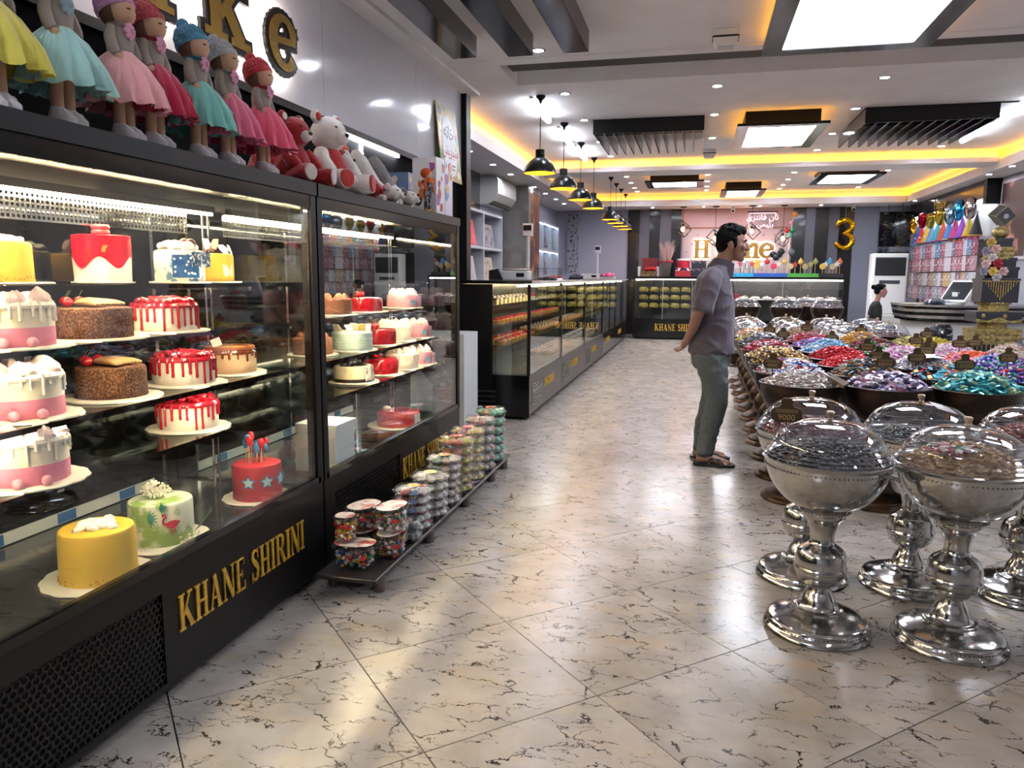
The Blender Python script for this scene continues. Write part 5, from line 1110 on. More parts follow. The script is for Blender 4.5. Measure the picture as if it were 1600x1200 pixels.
TR = [(.98, .23, '2f9ac4', 'pale blue tray of cake toppers on the far counter', ['b8b0b4', 'c0404c', 'd0d4d8', 'b8b0b4', 'c0404c']), (1.36, .17, '2456a8', 'royal blue tray of cake toppers beside the pale blue one', ['c9a850', 'd8d8dc', 'b02838']), (1.72, .17, '2456a8', 'royal blue tray of cake toppers beside the green one', ['c9304a', 'd8d0c0', 'c9a850']), (2.22, .32, '4a9a3c', 'long green tray of cake toppers on the far counter', ['b8a878', 'b02c2c', 'c9a850', 'b8a070', 'a8a060', '8a8a50']), (2.80, .24, '1c1a1e', 'black tray of cake toppers at the end of the far counter', ['c9a850', 'd8d4d0', '3a8ab0', 'c9b890', 'c8c8c8', 'b8683a'])]
for x, w, c, lb, cols in TR:
    t = gt('topper_tray', lb, 'tray', x); MB().box((-w, -.1, 0), (w, .1, .08)).build('tray', mat('tray_' + c, c, .4), t, None); MB().box((-w + .01, -.09, .08), (w - .01, .09, .084)).build('foam', mat('tray_foam_' + c, c, .8), t, None)
    for k, cc in enumerate(cols): topper(x - w + .06 + k * (2 * w - .12) / max(1, len(cols) - 1), ZF + .0845, cc, k % 3, f'{["round","star shaped","figurine"][k % 3]} cake topper, {("first", "second", "third", "fourth", "fifth", "sixth")[k]} in the ' + (lb.split(' of ')[0] + (' beside the green one' if 'green one' in lb else ' beside the pale one' if 'pale blue one' in lb else '')), 'cake toppers on trays', Y0 + (.04 if k % 2 else -.04), .1 + .05 * (k % 3))
t = gt('silver_cake_stand', 'silver bottle tower on the pale blue tray', 'ornament', 1.05, None, Y0, ZF + .0845); 
for k in range(3): MB().lathe([(0, 0), (.045, 0), (.045, .10), (.02, .13), (.02, .17), (0, .17)], 12, ((k - 1) * .1, .05, 0 + .08 * (k == 1))).build('bottle', M_steel, t)
# balloons
t = thing('clear_balloon', 'big clear balloon with small black balloons inside', 'balloon', (1.66, 17.95, 1.421)); MB().sphere((0, 0, .62), (.23, .23, .26), 24, 16).build('skin', pane('balloon_skin', (.9, .92, .95), 1.4, .05), t)
for k, (x, z) in enumerate(((-.06, .5), (.07, .5), (0, .43), (.1, .56))): MB().sphere((x, -.03 * k, z), (.07, .06, .075), 12, 9).build('inner_balloon', mat('balloon_black', '1a1c22', .15), t)
MB().cyl((0, 0, 0), (0, 0, .37), .008, n=6).build('stick', M_white, t); MB().lathe([(0, 0), (.08, 0), (.08, .02), (0, .03)], 16).build('stand', M_white, t)
t = thing('balloon_bunch', 'thin stand with red, green and grey small balloons', 'balloon', (1.93, 18.1, 1.421)); MB().tube([(0, 0, 0), (.01, 0, .6), (.03, 0, 1.0), (.08, 0, 1.35)], .008, 6).build('pole', M_white, t)
for x, z, c, r in ((-.05, 1.03, 'b01c2c', .055), (.06, 1.03, '1c7a4c', .055), (.0, .93, '5fae94', .055), (.07, .55, '5a5e66', .075), (.1, 1.38, 'c07a3a', .06), (.03, 1.2, 'd88aa0', .04)): MB().sphere((x, -.02, z), (r, r, r * 1.15), 12, 9).build('balloon', mat('balloon_' + c, c, .25), t)
t = thing('orange_balloon', 'small orange paper ball below the lit letters', 'ornament', (1.25, 17.95, 1.421)); MB().sphere((0, 0, .30), (.13, .08, .08), 14, 9).build('ball', mat('paper_orange', 'c98a2c', .5), t); MB().cyl((0, 0, 0), (0, 0, .24), .006, n=6).build('stick', M_white, t)
t = thing('foil_number_balloon', 'gold foil balloon in the shape of the number 3', 'balloon', (3.12, 18.35, 2.06))
p3 = [(-.17, .47)] + [(0 + .155 * cos(radians(a)), .49 + .13 * sin(radians(a))) for a in range(160, -61, -20)] + [(.0, .335)] + [(0 + .17 * cos(radians(a)), .165 + .155 * sin(radians(a))) for a in range(60, -165, -20)] + [(-.19, .13)]
MB().tube([(x, 0, z) for x, z in p3], [.03, .055] + [.066] * (len(p3) - 4) + [.055, .03], 14, sq=.9).build('foil', mat('gold_foil_balloon', 'd8a41c', .12, 1., bump=(18, .25)), t, 80)
MB().cyl((0, 0, .62), (0, .0, .955), .0025, n=5).build('string', M_white, t)
for x, y, lb in ((.72, 18.5, 'white security camera over the backdrop'), (3.3, 18.5, 'white security camera by the gold number balloon')):
    t = thing('security_camera', lb, 'camera', (x, y, 3.02)); MB().cyl((0, 0, -.03), (0, 0, -.001), .04).build('mount', M_white, t); MB().cyl((0, -.03, -.1), (0, .05, -.05), .045, n=14).build('housing', M_white, t); MB().cyl((0, -.034, -.103), (0, -.03, -.1), .03, n=12).build('lens', M_black, t)
# ------------------------------------------------------------------ party goods wall, cash desk and tower on the right
def party_wall():
    X = 4.72
    st = struct('wall_right_display', MB().box((X, 14.15, .0), (5.199, 18.55, 3.018)), mat('display_white', 'c9ccd0', .5), None)
    struct('wall_right_pier', MB().box((4.70, 12.55, 0), (5.199, 14.14, 3.018)), mat('pier_grey', '9296a2', .5), None)
    MB().box((X - .20, 14.15, 2.72), (X - .001, 18.7, 3.018)).build('header', M_black, st, None); MB().box((X - .24, 14.0, 2.62), (X - .001, 14.149, 3.018)).build('header_end', M_blk, st, None)
    MB().box((X - .17, 14.2, 2.685), (X - .12, 18.5, 2.719)).build('light_tube', emi('display_tube', 'f0f8ff', 9), st, None)
    text_obj('Happy', .30, Tr(X - .202, 16.6, 2.76) @ Matrix(((0, 0, -1, 0), (-1, 0, 0, 0), (0, 1, 0, 0), (0, 0, 0, 1))), M_gold, st, 'gold_script', .004)
    MB().box((X - .02, 18.47, .9), (X - .001, 18.55, 2.70)).build('side_board', mat('wood_white', 'b5aa9c', .5), st, None)
    MB().box((X - .012, 14.2, .2), (X - .001, 18.45, 2.06)).build('gap_shade_board', mat('gap_shade_dark', '4a4444', .7), st, None)  # dark sheet standing in for the shade in gaps between packs
    # hanging packs, four rows on black rails
    pack = {}
    cols = [['8a4a5c', 'a05a6c', 'b8b4b8', '5a8ab0'], ['96606c', 'b8b4ba', '7c4e58', 'a07a84'], ['a88a58', '8c8c92', 'b4b4ba', '7a5a68'], ['8e949a', '787e88', 'a88c92', '8c5a6a']]
    rows = ((2.04, 'top'), (1.77, 'second'), (1.49, 'third'), (1.22, 'lowest'))
    for j, (z, rn) in enumerate(rows):
        MB().box((X - .16, 14.25, z), (X - .14, 18.4, z + .02)).build('hook_rail', M_blk, st, None)
        for k in range(24):
            c = cols[j][(k * 7 + j * 3 + (k // 4)) % 4]
            if c not in pack:
                pack[c] = (MB().box((-.004, -.07, -.225), (.004, .07, -.012)).mesh('sleeve', mat('pack_' + c, c, .3, coat=.3, var=(26, 'cfc8cc', .56, .64)), None), MB().box((-.0055, -.07, -.012), (.0055, .07, .03)).mesh('header_card', mat('packhead_' + c, c, .5), None))
            t = thing('party_card_pack', f'hanging pack of party cards on the {rn} rail of the goods wall', 'card pack', (X - .215 - .008 * (k % 3), 14.4 + k * .168, z), .62 if k % 2 else .5, f'party card packs on the {rn} rail')
            link('sleeve', pack[c][0], t); link('header_card', pack[c][1], t)
    for k in range(8):
        c = ('c9a23a', '8a5aa0', 'b83a5a', '5a8ab0', 'c98ab0', 'd8c860', '6aa0b8', 'c0506a')[k]; t = thing('candle_pack', 'small colourful candle pack below the card rails on the goods wall', 'candle pack', (X - .17, 14.5 + k * .42, .98), 0, 'candle packs under the card rails')
        MB().box((-.01, -.12, -.15), (.01, .12, .12)).build('card', mat('pack_' + c, c, .4, var=(14, 'd8d0d4', .5, .6)), t, None); MB().box((-.03, -.09, -.1), (-.011, .09, .08)).build('blister', M_clear, t, None)
    # party hats
    hc = ['2c4aa0', 'b8202c', 'd8a838', '6a9ac0', '3a9ab0', 'c04a2c', '3a7ac0', 'c03a7a', '8a3ab0', 'c8b038', '26242a']
    for k in range(11):
        t = thing('party_hat', ('navy', 'red', 'gold', 'pale blue', 'teal', 'orange', 'sky blue', 'magenta', 'purple', 'yellow', 'black')[k] + ' cone party hat hanging above the card packs', 'party hat', (X - .22, 18.0 - k * .36, 2.12), 0, 'party hats on the goods wall')
        MB().lathe([(.105, 0), (.107, .006), (.0, .40)], 18).build('cone', mat('hat_' + hc[k], hc[k], .3, var=(14, 'd8d0d0', .58, .62)), t); MB().sphere((0, 0, .40), .025, 8, 6).build('tip', mat('hat_tip', 'd8d0c0', .7), t); MB().lathe([(.104, 0), (.118, .004), (.118, .016), (.105, .02)], 18).build('trim', mat('hat_' + hc[(k + 3) % 11], hc[(k + 3) % 11], .5), t)
    for k, (y, c, lb) in enumerate(((14.45, 'c03a8a', 'flat magenta and orange banner pack under the party hats'), (15.3, 'd0602c', 'flat orange banner pack under the party hats'), (16.4, '2a9ab8', 'flat turquoise banner pack under the party hats'))):
        t = thing('banner_pack', lb, 'banner pack', (X - .16, y, 2.08)); MB().box((-.012, 0, 0), (.012, .6, .11)).build('sleeve', mat('pack_' + c, c, .3, var=(12, 'e0c0c0', .56, .62)), t, None); MB().box((-.014, .2, .03), (.014, .4, .08)).build('label', mat('pack_lbl', 'd8d8d4', .5), t, None)
    # foil balloons
    fb = [(17.9, 2.50, 'c9962a', 0, 'gold star foil balloon at the far end of the goods wall'), (17.2, 2.60, 'b01c38', 1, 'red heart foil balloon on the goods wall'), (16.65, 2.56, 'a8963a', 1, 'pale gold heart foil balloon beside the red one'), (16.05, 2.58, 'a8963a', 1, 'pale gold heart foil balloon beside the blue one'), (15.45, 2.56, '7fa8c8', 2, 'pale blue round foil balloon on the goods wall'), (15.0, 2.60, '2f8ac8', 2, 'bright blue round foil balloon on the goods wall'), (14.4, 2.58, 'a8a0a4', 2, 'silver pink round foil balloon at the near end of the goods wall')]
    for y, z, c, k, lb in fb:
        t = thing('foil_balloon', lb, 'balloon', (X - .33, y, z), 0, 'foil balloons on the goods wall'); m = mat('foilb_' + c, c, .14, 1., bump=(14, .3))
        if k == 1:
            rings = []
            for q in (-1, -.8, -.4, 0, .4, .8, 1):
                s = sqrt(max(0, 1 - q * q)) ** .7 + .01
                rings.append([(q * .085, .17 * s * (16 * sin(a) ** 3) / 16, .17 * s * (13 * cos(a) - 5 * cos(2 * a) - 2 * cos(3 * a) - cos(4 * a)) / 16) for a in [2 * pi * i / 32 for i in range(32)]])
            MB().loft(rings).build('foil', m, t, 60)
        elif k == 2: MB().sphere((0, 0, 0), (.09, .19, .19), 20, 12).build('foil', m, t)
        else:
            rings = []
            for q in (-1, -.7, 0, .7, 1): s = sqrt(max(0, 1 - q * q)) ** .6 + .01; rings.append([(q * .07, .2 * s * (1 if i % 4 == 0 else .72 if i % 2 else .55) * cos(pi / 2 + pi * i / 10), .2 * s * (1 if i % 4 == 0 else .72 if i % 2 else .55) * sin(pi / 2 + pi * i / 10)) for i in range(20)])
            MB().loft(rings).build('foil', m, t, 60)
        MB().tube([(0, 0, -.17), (0, .01, -.24), (0, 0, -.32)], .004, 5).build('tail', m, t)
party_wall()
def tinsel(x, y, z0, z1, cols, label, r=.10, sway=.05):
    t = thing('tinsel_garland', label, 'garland', (x, y, z0), 0, 'tinsel garlands by the goods wall'); rnd = random.Random(int(x * 1000)); ms = [mat('tinsel_' + c, c, .15, 1.) for c in cols]; mb = MB(); n = 700
    for k in range(n):
        q = rnd.random(); z = (z1 - z0) * q; cx, cy = sway * sin(5 * q + x), sway * .5 * cos(4 * q); a = rnd.uniform(0, 6.28); L = r * rnd.uniform(.6, 1.1); b = rnd.uniform(-.04, .04); w = .007
        mb.add([(cx, cy - w, z), (cx, cy + w, z), (cx + L * cos(a) , cy + L * sin(a) + w, z + b), (cx + L * cos(a), cy + L * sin(a) - w, z + b + .006)], [(0, 1, 2, 3)], int(q * 3.999 + rnd.random()) % len(ms))
    mb.build('strands', ms, t, None)['kind'] = 'stuff'; MB().cyl((0, 0, z1 - z0 - .02), (0, 0, 3.019 - z0), .006, n=6).build('hanger', M_blk, t)
tinsel(4.20, 18.05, 1.35, 2.75, ['a89a4a', 'b01c24', 'c9a850', 'b01c24'], 'red and gold tinsel garland beside the goods wall', .13); tinsel(4.0, 18.4, 1.9, 2.7, ['8a8e98', '1f2f6a', 'a8acb4'], 'blue and silver tinsel garland above the floor air conditioner', .12); tinsel(4.42, 18.3, 1.0, 2.75, ['1c7a44', '2a5a3c', '1f4a8a'], 'green tinsel garland against the goods wall', .11)
t = thing('floor_air_conditioner', 'tall white floor standing air conditioner near the goods wall', 'air conditioner', (3.70, 16.7, 0)); wa = mat('ac_white2', 'd6d8d6', .35)
MB().rbox((-.33, -.18, .02), (.33, .2, 1.90), .05, e=.02).build('body', wa, t); MB().rbox((-.34, -.19, 0), (.34, .21, .03), .05).build('foot', M_blk, t)
MB().box((-.28, -.186, 1.46), (.28, -.1805, 1.82)).build('grille_recess', mat('ac_grille', '2c3032', .4), t, None)
for k in range(9): MB().box((-.275, -.20, 1.475 + k * .037), (.275, -.187, 1.485 + k * .037)).build('louvre', mat('louvre', '1a1c1e', .4), t, None)
MB().rbox((-.19, -.19, 1.30), (.19, -.1805, 1.37), .004).build('display_strip', mat('ac_display', '3f4448', .2), t); MB().box((-.33, -.183, .70), (.33, -.1805, .71)).build('panel_seam', mat('seam', '8a8c8a', .5), t, None); MB().box((-.30, -.184, .2), (.30, -.1805, .66)).build('lower_panel', mat('ac_lower', 'b4b6b0', .4), t, None)
def desk():
    t = thing('cash_desk', 'curved white cash desk with black and silver bands', 'desk', (3.42, 11.0, 0))
    def band(z0, z1, rx, ry, m, name):
        n = 40; pts = [(rx * cos(pi + pi * k / n), ry * sin(pi + pi * k / n)) for k in range(n + 1)]; pts = [(-rx, .55)] + pts + [(rx, .55)]
        MB().prism(pts, z1 - z0, 0, Tr(0, 0, z0)).build(name, m, t, 30)
    sv = mat('desk_silver', '9a9ca0', .25, .8); wh = mat('desk_white', 'c9c9cc', .4)
    band(.0, .86, .66, .42, wh, 'body'); band(.86, .90, .74, .50, M_black, 'band'); band(.90, .94, .76, .52, sv, 'band'); band(.94, .98, .77, .53, M_black, 'band'); band(.98, 1.02, .78, .54, sv, 'band'); band(1.02, 1.05, .79, .55, M_black, 'band'); band(1.05, 1.075, .80, .56, sv, 'desktop')
desk()
t = thing('touch_monitor', 'white touch screen till leaning back on the cash desk', 'monitor', (3.14, 10.72, 1.076), radians(-58)); MB().rbox((-.12, -.10, 0), (.12, .12, .025), .03).build('foot', M_white, t)
M = Tr(0, .02, .03) @ Rx(radians(-38)); MB().box((-.19, -.02, 0), (.19, .02, .34), 0, M).build('housing', M_white, t, None); MB().box((-.165, -.023, .03), (.165, -.0205, .31), 0, M).build('screen', mat('screen_dark', '2a2e34', .1), t, None); MB().box((-.04, .02, .02), (.04, .10, .16), 0, Tr(0, .03, 0)).build('stand', M_white, t)
t = thing('plastic_bag_heap', 'crumpled clear and white bags on the cash desk', 'bags', (2.98, 10.75, 1.076)); lumps(t, .12, 0, pane('bag_film', (.8, .82, .86), 1.4, .15), 26, .05, 6, 'film'); lumps(t, .06, 0, mat('bag_white', 'c9ccd0', .5), 6, .04, 2, 'paper')
t = thing('paper_stack', 'flat cream paper sheets on the end of the cash desk', 'paper', (2.80, 10.98, 1.076), .1)
for k in range(3): MB().box((-.14, -.1, .004 * k), (.14 - .01 * k, .1, .004 * k + .0036)).build('sheet', mat('cream_paper', 'cfc9b4', .7), t, None)
t = thing('waste_bin', 'steel waste bin with black dome lid before the cash desk', 'bin', (2.76, 9.7, 0)); MB().lathe([(0, 0), (.125, 0), (.125, .70), (.122, .705)], 28).build('drum', M_steel, t)
MB().lathe([(.128, .70), (.128, .76), (.12, .83), (.085, .885), (0, .90)], 28).build('dome', mat('bin_black', '15161c', .25), t); MB().lathe([(.05, -.003), (.062, 0), (.062, .008), (.05, .012)], 24, M=Tr(.035, -.112, .80) @ Rx(radians(70)) @ Sc(1, .75, 1)).build('opening_rim', M_chrome, t); MB().lathe([(0, .002), (.05, .002)], 24, M=Tr(.035, -.118, .80) @ Rx(radians(70)) @ Sc(1, .75, 1)).build('opening', mat('bin_hole', '040405', .8), t)
def tower():
    go = mat('box_gold', 'a8935c', .4, .5, var=(40, '7a6a3c', .45, .6)); bk = mat('box_anthracite', '23242b', .35)
    t = thing('display_plinth', 'black plinth under the black and gold gift boxes', 'plinth', (2.74, 8.1, 0)); MB().box((-.26, -.22, .03), (.26, .22, .64)).build('body', M_blk, t, None); MB().box((-.27, -.23, .64), (.27, .23, .658)).build('top', M_black, t, None); MB().box((-.23, -.19, 0), (.23, .19, .03)).build('foot', M_blk, t, None)
    tiers = [(.66, .81, .225, bk, 'fringe', 'wide black gift box with gold fringe at the tower foot'), (.811, .94, .195, go, 'lattice', 'gold gift box with black lattice, second in the tower'), (.941, 1.0, .125, go, '', 'plain gold drum between two tower boxes'), (1.001, 1.10, .19, bk, 'zig', 'black gift box with gold peaked hem'), (1.101, 1.185, .125, go, 'rope', 'gold drum with rope edge under the tasselled box'), (1.186, 1.41, .155, bk, 'tassel', 'tall black gift box with gold tassel triangle'), (1.411, 1.515, .14, bk, '', 'black gift box behind the cascade of roses'), (1.516, 1.60, .12, bk, 'rope', 'smaller black gift box with gold edge'), (1.601, 1.70, .10, go, 'lattice', 'small lattice gift box above the roses'), (1.701, 1.78, .085, bk, '', 'small black gift box under the gold ball')]
    for z0, z1, w, m, deco, lb in tiers:
        t = thing('gift_box', lb, 'gift box', (2.74, 8.1, z0), 0, 'black and gold gift box tower'); h = z1 - z0; d = w * .85
        if 'drum' in lb: MB().lathe([(0, 0), (w, 0), (w, h), (0, h)], 28).build('drum', m, t)
        else: MB().box((-w, -d, 0), (w, d, h - .02)).build('box', m, t, None); MB().box((-w - .006, -d - .006, h - .03), (w + .006, d + .006, h)).build('lid', m if m is go else mat('lid_anthracite', '2b2c34', .35), t, None)
        if deco == 'fringe':
            for k in range(12): MB().box((-w + .01 + k * (2 * w - .03) / 11, -d - .012, h - .085), (-w + .018 + k * (2 * w - .03) / 11, -d - .007, h - .005)).build('fringe', go, t, None)
            MB().box((-w - .008, -d - .013, h - .012), (w + .008, -d - .0065, h - .002)).build('trim', go, t, None)
        elif deco == 'lattice':
            for k in range(5):
                for j in range(2): x = -w + w / 5 + k * w * .4; z = h * (.28 + .36 * j); MB().prism([(x - w * .17, z), (x, z - h * .12), (x + w * .17, z), (x, z - h * .06)], .003, 0, Tr(0, -d - .001, 0) @ FY).build('lattice_print', mat('lattice_black', '1c1a18', .5), t, None)
        elif deco == 'zig':
            MB().prism([(-w, 0), (w, 0), (w, h * .35), (w * .5, h * .15), (0, h * .5), (-w * .5, h * .15), (-w, h * .35)], .004, 0, Tr(0, -d - .0005, 0) @ FY).build('peaked_hem', go, t, None)
            for x in (-w * .7, w * .25): MB().sphere((x, -d - .004, h * .62), (.018, .006, .022), 10, 7).build('medallion', go, t)
        elif deco == 'rope':
            r = MB()
            for k in range(40): a = 2 * pi * k / 40; r.sphere((w * 1.06 * cos(a), w * (1.06 if 'drum' in lb else .92) * sin(a), h - .008), .012, 6, 4)
            r.build('rope_edge', go, t)
        elif deco == 'tassel':
            for k in range(13): x = -w * .8 + k * w * 1.6 / 12; L = .17 * (1 - abs(x) / (w * .95)); MB().tube([(x, -d - .005, h - .03), (x, -d - .006, h - .03 - L)], .0045, 6).build('tassel', go, t)
            MB().box((-w - .004, -d - .010, h - .03), (w + .004, -d - .0065, h - .02)).build('trim', go, t, None)
    t = thing('gold_ball', 'gold ball near the top of the gift box tower', 'ornament', (2.74, 8.1, 1.781)); MB().sphere((0, 0, .055), (.075, .075, .055), 20, 12).build('ball', go, t); MB().lathe([(.03, 0), (.034, .004), (.03, .008)], 16).build('ring', go, t)
    t = thing('tilted_cube_box', 'dark cube box standing on its corner atop the tower', 'gift box', (2.74, 8.1, 1.90)); M = Tr(0, 0, .093) @ Ry(radians(45)) @ Rz(.25); s = .066; MB().box((-s, -s, -s), (s, s, s), 0, M).build('cube', mat('cube_grey', '3a3b40', .35), t, None)
    e = MB(); P_ = [Vector((a * s, b * s, g * s)) for a in (-1, 1) for b in (-1, 1) for g in (-1, 1)]
    for i in range(8):
        for j in range(i):
            if abs((P_[i] - P_[j]).length - 2 * s) < 1e-4: e.cyl(M @ P_[i], M @ P_[j], .004, n=5)
    e.build('edge_trim', go, t); MB().lathe([(0, .004), (.024, .002)], 14, M=M @ Tr(0, -s - .001, 0) @ Rx(pi / 2)).build('medallion', M_steel, t)
    rs = [(-.10, 1.74, 'b89a4a', 'yellow rose at the top of the cascade'), (-.06, 1.68, 'c8a09c', 'pale pink rose just under the top yellow one'), (-.13, 1.66, '8d8496', 'lilac rose in the upper cascade'), (-.08, 1.60, 'c2b8b4', 'white rose in the middle of the cascade'), (-.13, 1.545, 'c8a8a4', 'blush rose beside the red one'), (-.045, 1.545, '9c1c28', 'red rose in the cascade'), (-.075, 1.475, 'c2a44c', 'yellow rose below the red one'), (-.0, 1.475, 'c09a98', 'pink rose below the red one'), (-.14, 1.475, '8a8494', 'lilac rose low in the cascade'), (-.045, 1.42, 'a8a0a8', 'grey lilac rose at the bottom of the cascade')]
    for x, z, c, lb in rs:
        t = thing('paper_rose', lb, 'flower', (2.74 + x * 1.15, 8.1 - (.15 if z < 1.6 else .13), z), 0, 'paper roses on the gift box tower'); m = mat('rose_' + c, c, .7)
        for L, (n, r, tl) in enumerate(((6, .030, 1.0), (5, .021, .6), (3, .010, .2))):
            pm = MB()
            for k in range(n): pm.sphere((0, 0, 0), (.018 - .003 * L, .005, .019 - .003 * L), 8, 6, 0, Rz(0) @ Rx(pi / 2) @ Rz(2 * pi * k / n + L) @ Tr(r * .9, 0, .008 + .008 * L) @ Ry(tl) @ Rz(pi / 2))
            pm.build('petals', m, t)
tower()
t = thing('framed_print', 'tall framed dark print with pink shapes on the grey pier', 'picture', (4.69, 12.75, 1.7)); MB().box((-.03, 0, 0), (0, 1.15, 1.25)).build('frame', mat('frame_white', 'b9bac0', .4), t, None); MB().box((-.034, .05, .05), (-.0305, 1.10, 1.2)).build('print', mat('dark_print', '3a2422', .35, var=(2.4, 'b07a70', .58, .66)), t, None)
# ------------------------------------------------------------------ pedestal bowls
M_silver = mat('embossed_silver', 'b9b8b6', .14, 1., bump=(45, .04)); M_bronze = mat('antique_bronze', '4a3626', .34, .85, var=(12, '241a14', .42, .62), bump=(40, .3)); M_dbronze = mat('dark_bronze', '2c221c', .36, .8, var=(10, '46342a', .5, .66))
STEM_S = [(.0, .0), (.203, .0), (.207, .006), (.204, .016), (.192, .030), (.188, .040), (.192, .044), (.186, .052), (.150, .066), (.112, .076), (.098, .082), (.096, .092), (.078, .098), (.070, .112), (.062, .135), (.046, .165), (.042, .18), (.052, .188), (.078, .205), (.094, .235), (.097, .252), (.101, .256), (.101, .264), (.097, .268), (.096, .300), (.086, .330), (.062, .350), (.047, .362), (.044, .378), (.048, .410), (.060, .445), (.078, .468), (.082, .474), (.082, .482), (.095, .490), (.098, .500), (.09, .508)]
BOWL_S = [(.085, .508), (.12, .516), (.165, .540), (.205, .580), (.232, .625), (.246, .665), (.252, .695), (.262, .702), (.264, .708), (.256, .712), (.248, .706), (.24, .66), (.20, .59), (.13, .545), (0, .535)]
STEM_B = [(.0, .0), (.20, .0), (.204, .008), (.196, .022), (.18, .034), (.172, .05), (.13, .07), (.10, .085), (.085, .10), (.07, .13), (.06, .16), (.075, .175), (.10, .21), (.108, .25), (.10, .29), (.075, .33), (.055, .36), (.06, .40), (.085, .43), (.1, .45), (.085, .47), (.07, .49), (.09, .51)]
BOWL_B = [(.08, .51), (.13, .525), (.18, .56), (.215, .605), (.238, .655), (.25, .70), (.254, .735), (.262, .742), (.263, .75), (.255, .753), (.247, .745), (.235, .68), (.19, .60), (.12, .555), (0, .545)]
DOME = [(.258, .712), (.256, .722), (.246, .728), (.245, .738), (.236, .744), (.234, .756), (.224, .763), (.220, .778), (.195, .805), (.155, .830), (.10, .846), (.04, .852), (0, .853)]
def spl(P, sub=3):
    out = []
    for i in range(len(P) - 1):
        p0, p1, p2, p3 = P[max(i - 1, 0)], P[i], P[i + 1], P[min(i + 2, len(P) - 1)]; d = sqrt((p2[0] - p1[0]) ** 2 + (p2[1] - p1[1]) ** 2); k_ = sub if d > .017 else 1
        for k in range(k_):
            u = k / k_; out.append(tuple(max(0, .5 * (2 * p1[c] + (p2[c] - p0[c]) * u + (2 * p0[c] - 5 * p1[c] + 4 * p2[c] - p3[c]) * u * u + (3 * p1[c] - p0[c] - 3 * p2[c] + p3[c]) * u ** 3)) for c in (0, 1)))
    return out + [P[-1]]
def beads(n, r, z, s): 
    m = MB()
    for k in range(n): a = 2 * pi * k / n; m.sphere((r * cos(a), r * sin(a), z), s, 6, 4)
    return m
def heap_mb(kind, n, R, H, z0, seed, nm=1, size=1., core=True):
    """candies lying on a mound; material index by candy"""
    rnd = random.Random(seed); mb = MB(); pts = []
    ga = pi * (3 - sqrt(5))
    for k in range(n):
        q = sqrt((k + .5) / n); a = k * ga; r = R * q; z = z0 + H * (1 - q ** 2.2) + rnd.uniform(-.006, .010); pts.append((r * cos(a) + rnd.uniform(-.006, .006), r * sin(a) + rnd.uniform(-.006, .006), z, rnd.uniform(0, 6.28), rnd.uniform(-.5, .5), rnd.uniform(-.5, .5), rnd.randrange(nm)))
    return pts
def candy_mb(kind, s=1., mi=0, M=None, mb=None):
    mb = mb or MB(); M = M or Matrix()
    if kind == 'twist':   # wrapped sweet with two twisted ends
        c = [(-.006, .0), (-.0035, .0), (.0, .008), (0, .008), (.0035, 0)]
        n = 6; xs = [(-.021 * s, .0085 * s), (-.0135 * s, .0022 * s), (-.010 * s, .0072 * s), (.010 * s, .0072 * s), (.0135 * s, .0022 * s), (.021 * s, .0085 * s)]
        mb.loft([[(x, r * cos(2 * pi * k / n), r * (.45 if abs(x) > .015 * s else 1) * sin(2 * pi * k / n)) for k in range(n)] for x, r in xs], mi, M)
    elif kind == 'ball': mb.sphere((0, 0, 0), .0145 * s, 8, 5, mi, M)
    elif kind == 'block': 
        w, d, h = .016 * s, .010 * s, .007 * s; mb.loft([[(-w - .007 * s, -d * .9, 0), (-w - .007 * s, d * .9, 0), (-w - .007 * s, d * .9, .001), (-w - .007 * s, -d * .9, .001)], [(-w, -d, -h), (-w, d, -h), (-w, d, h), (-w, -d, h)], [(w, -d, -h), (w, d, -h), (w, d, h), (w, -d, h)], [(w + .007 * s, -d * .9, 0), (w + .007 * s, d * .9, 0), (w + .007 * s, d * .9, .001), (w + .007 * s, -d * .9, .001)]], mi, M)
    elif kind == 'raisin': mb.sphere((0, 0, 0), (.008 * s, .006 * s, .005 * s), 5, 4, mi, M)
    else: mb.add([(x * s, y * s, z * s) for x, y, z in ((-.012, -.01, -.006), (.01, -.012, -.005), (.013, .009, -.006), (-.009, .011, -.007), (-.008, -.006, .009), (.009, -.008, .006), (.006, .008, .010), (-.01, .006, .006))], [(0, 3, 2, 1), (4, 5, 6, 7), (0, 1, 5, 4), (1, 2, 6, 5), (2, 3, 7, 6), (3, 0, 4, 7)], mi, M)
    return mb
def mound(R, H, z0): return MB().lathe([(0, z0 + H - .008)] + [(R * q, z0 + H * (1 - q ** 2.2) - .010) for q in (.15, .3, .45, .6, .75, .9, 1.)], 28)
def fill(t, kind, cols, n, R, H, z0, seed, size=1., foil=.3, name='sweets'):
    ms = [mat(('foil_' if foil else 'crystal_') + c, c, .28 if foil else .45, foil, coat=.3 if not foil else 0) for c in cols]
    mound(R, H, z0).build('mound', mat('moundbase_' + cols[0], cols[0], .6), t)
    mb = MB()
    for x, y, z, a, b, c, i in heap_mb(kind, n, R, H, z0, seed, len(ms), size): candy_mb(kind, size, i, Tr(x, y, z) @ Rz(a) @ Rx(b) @ Ry(c), mb)
    mb.build(name, ms, t, 30)['kind'] = 'stuff'
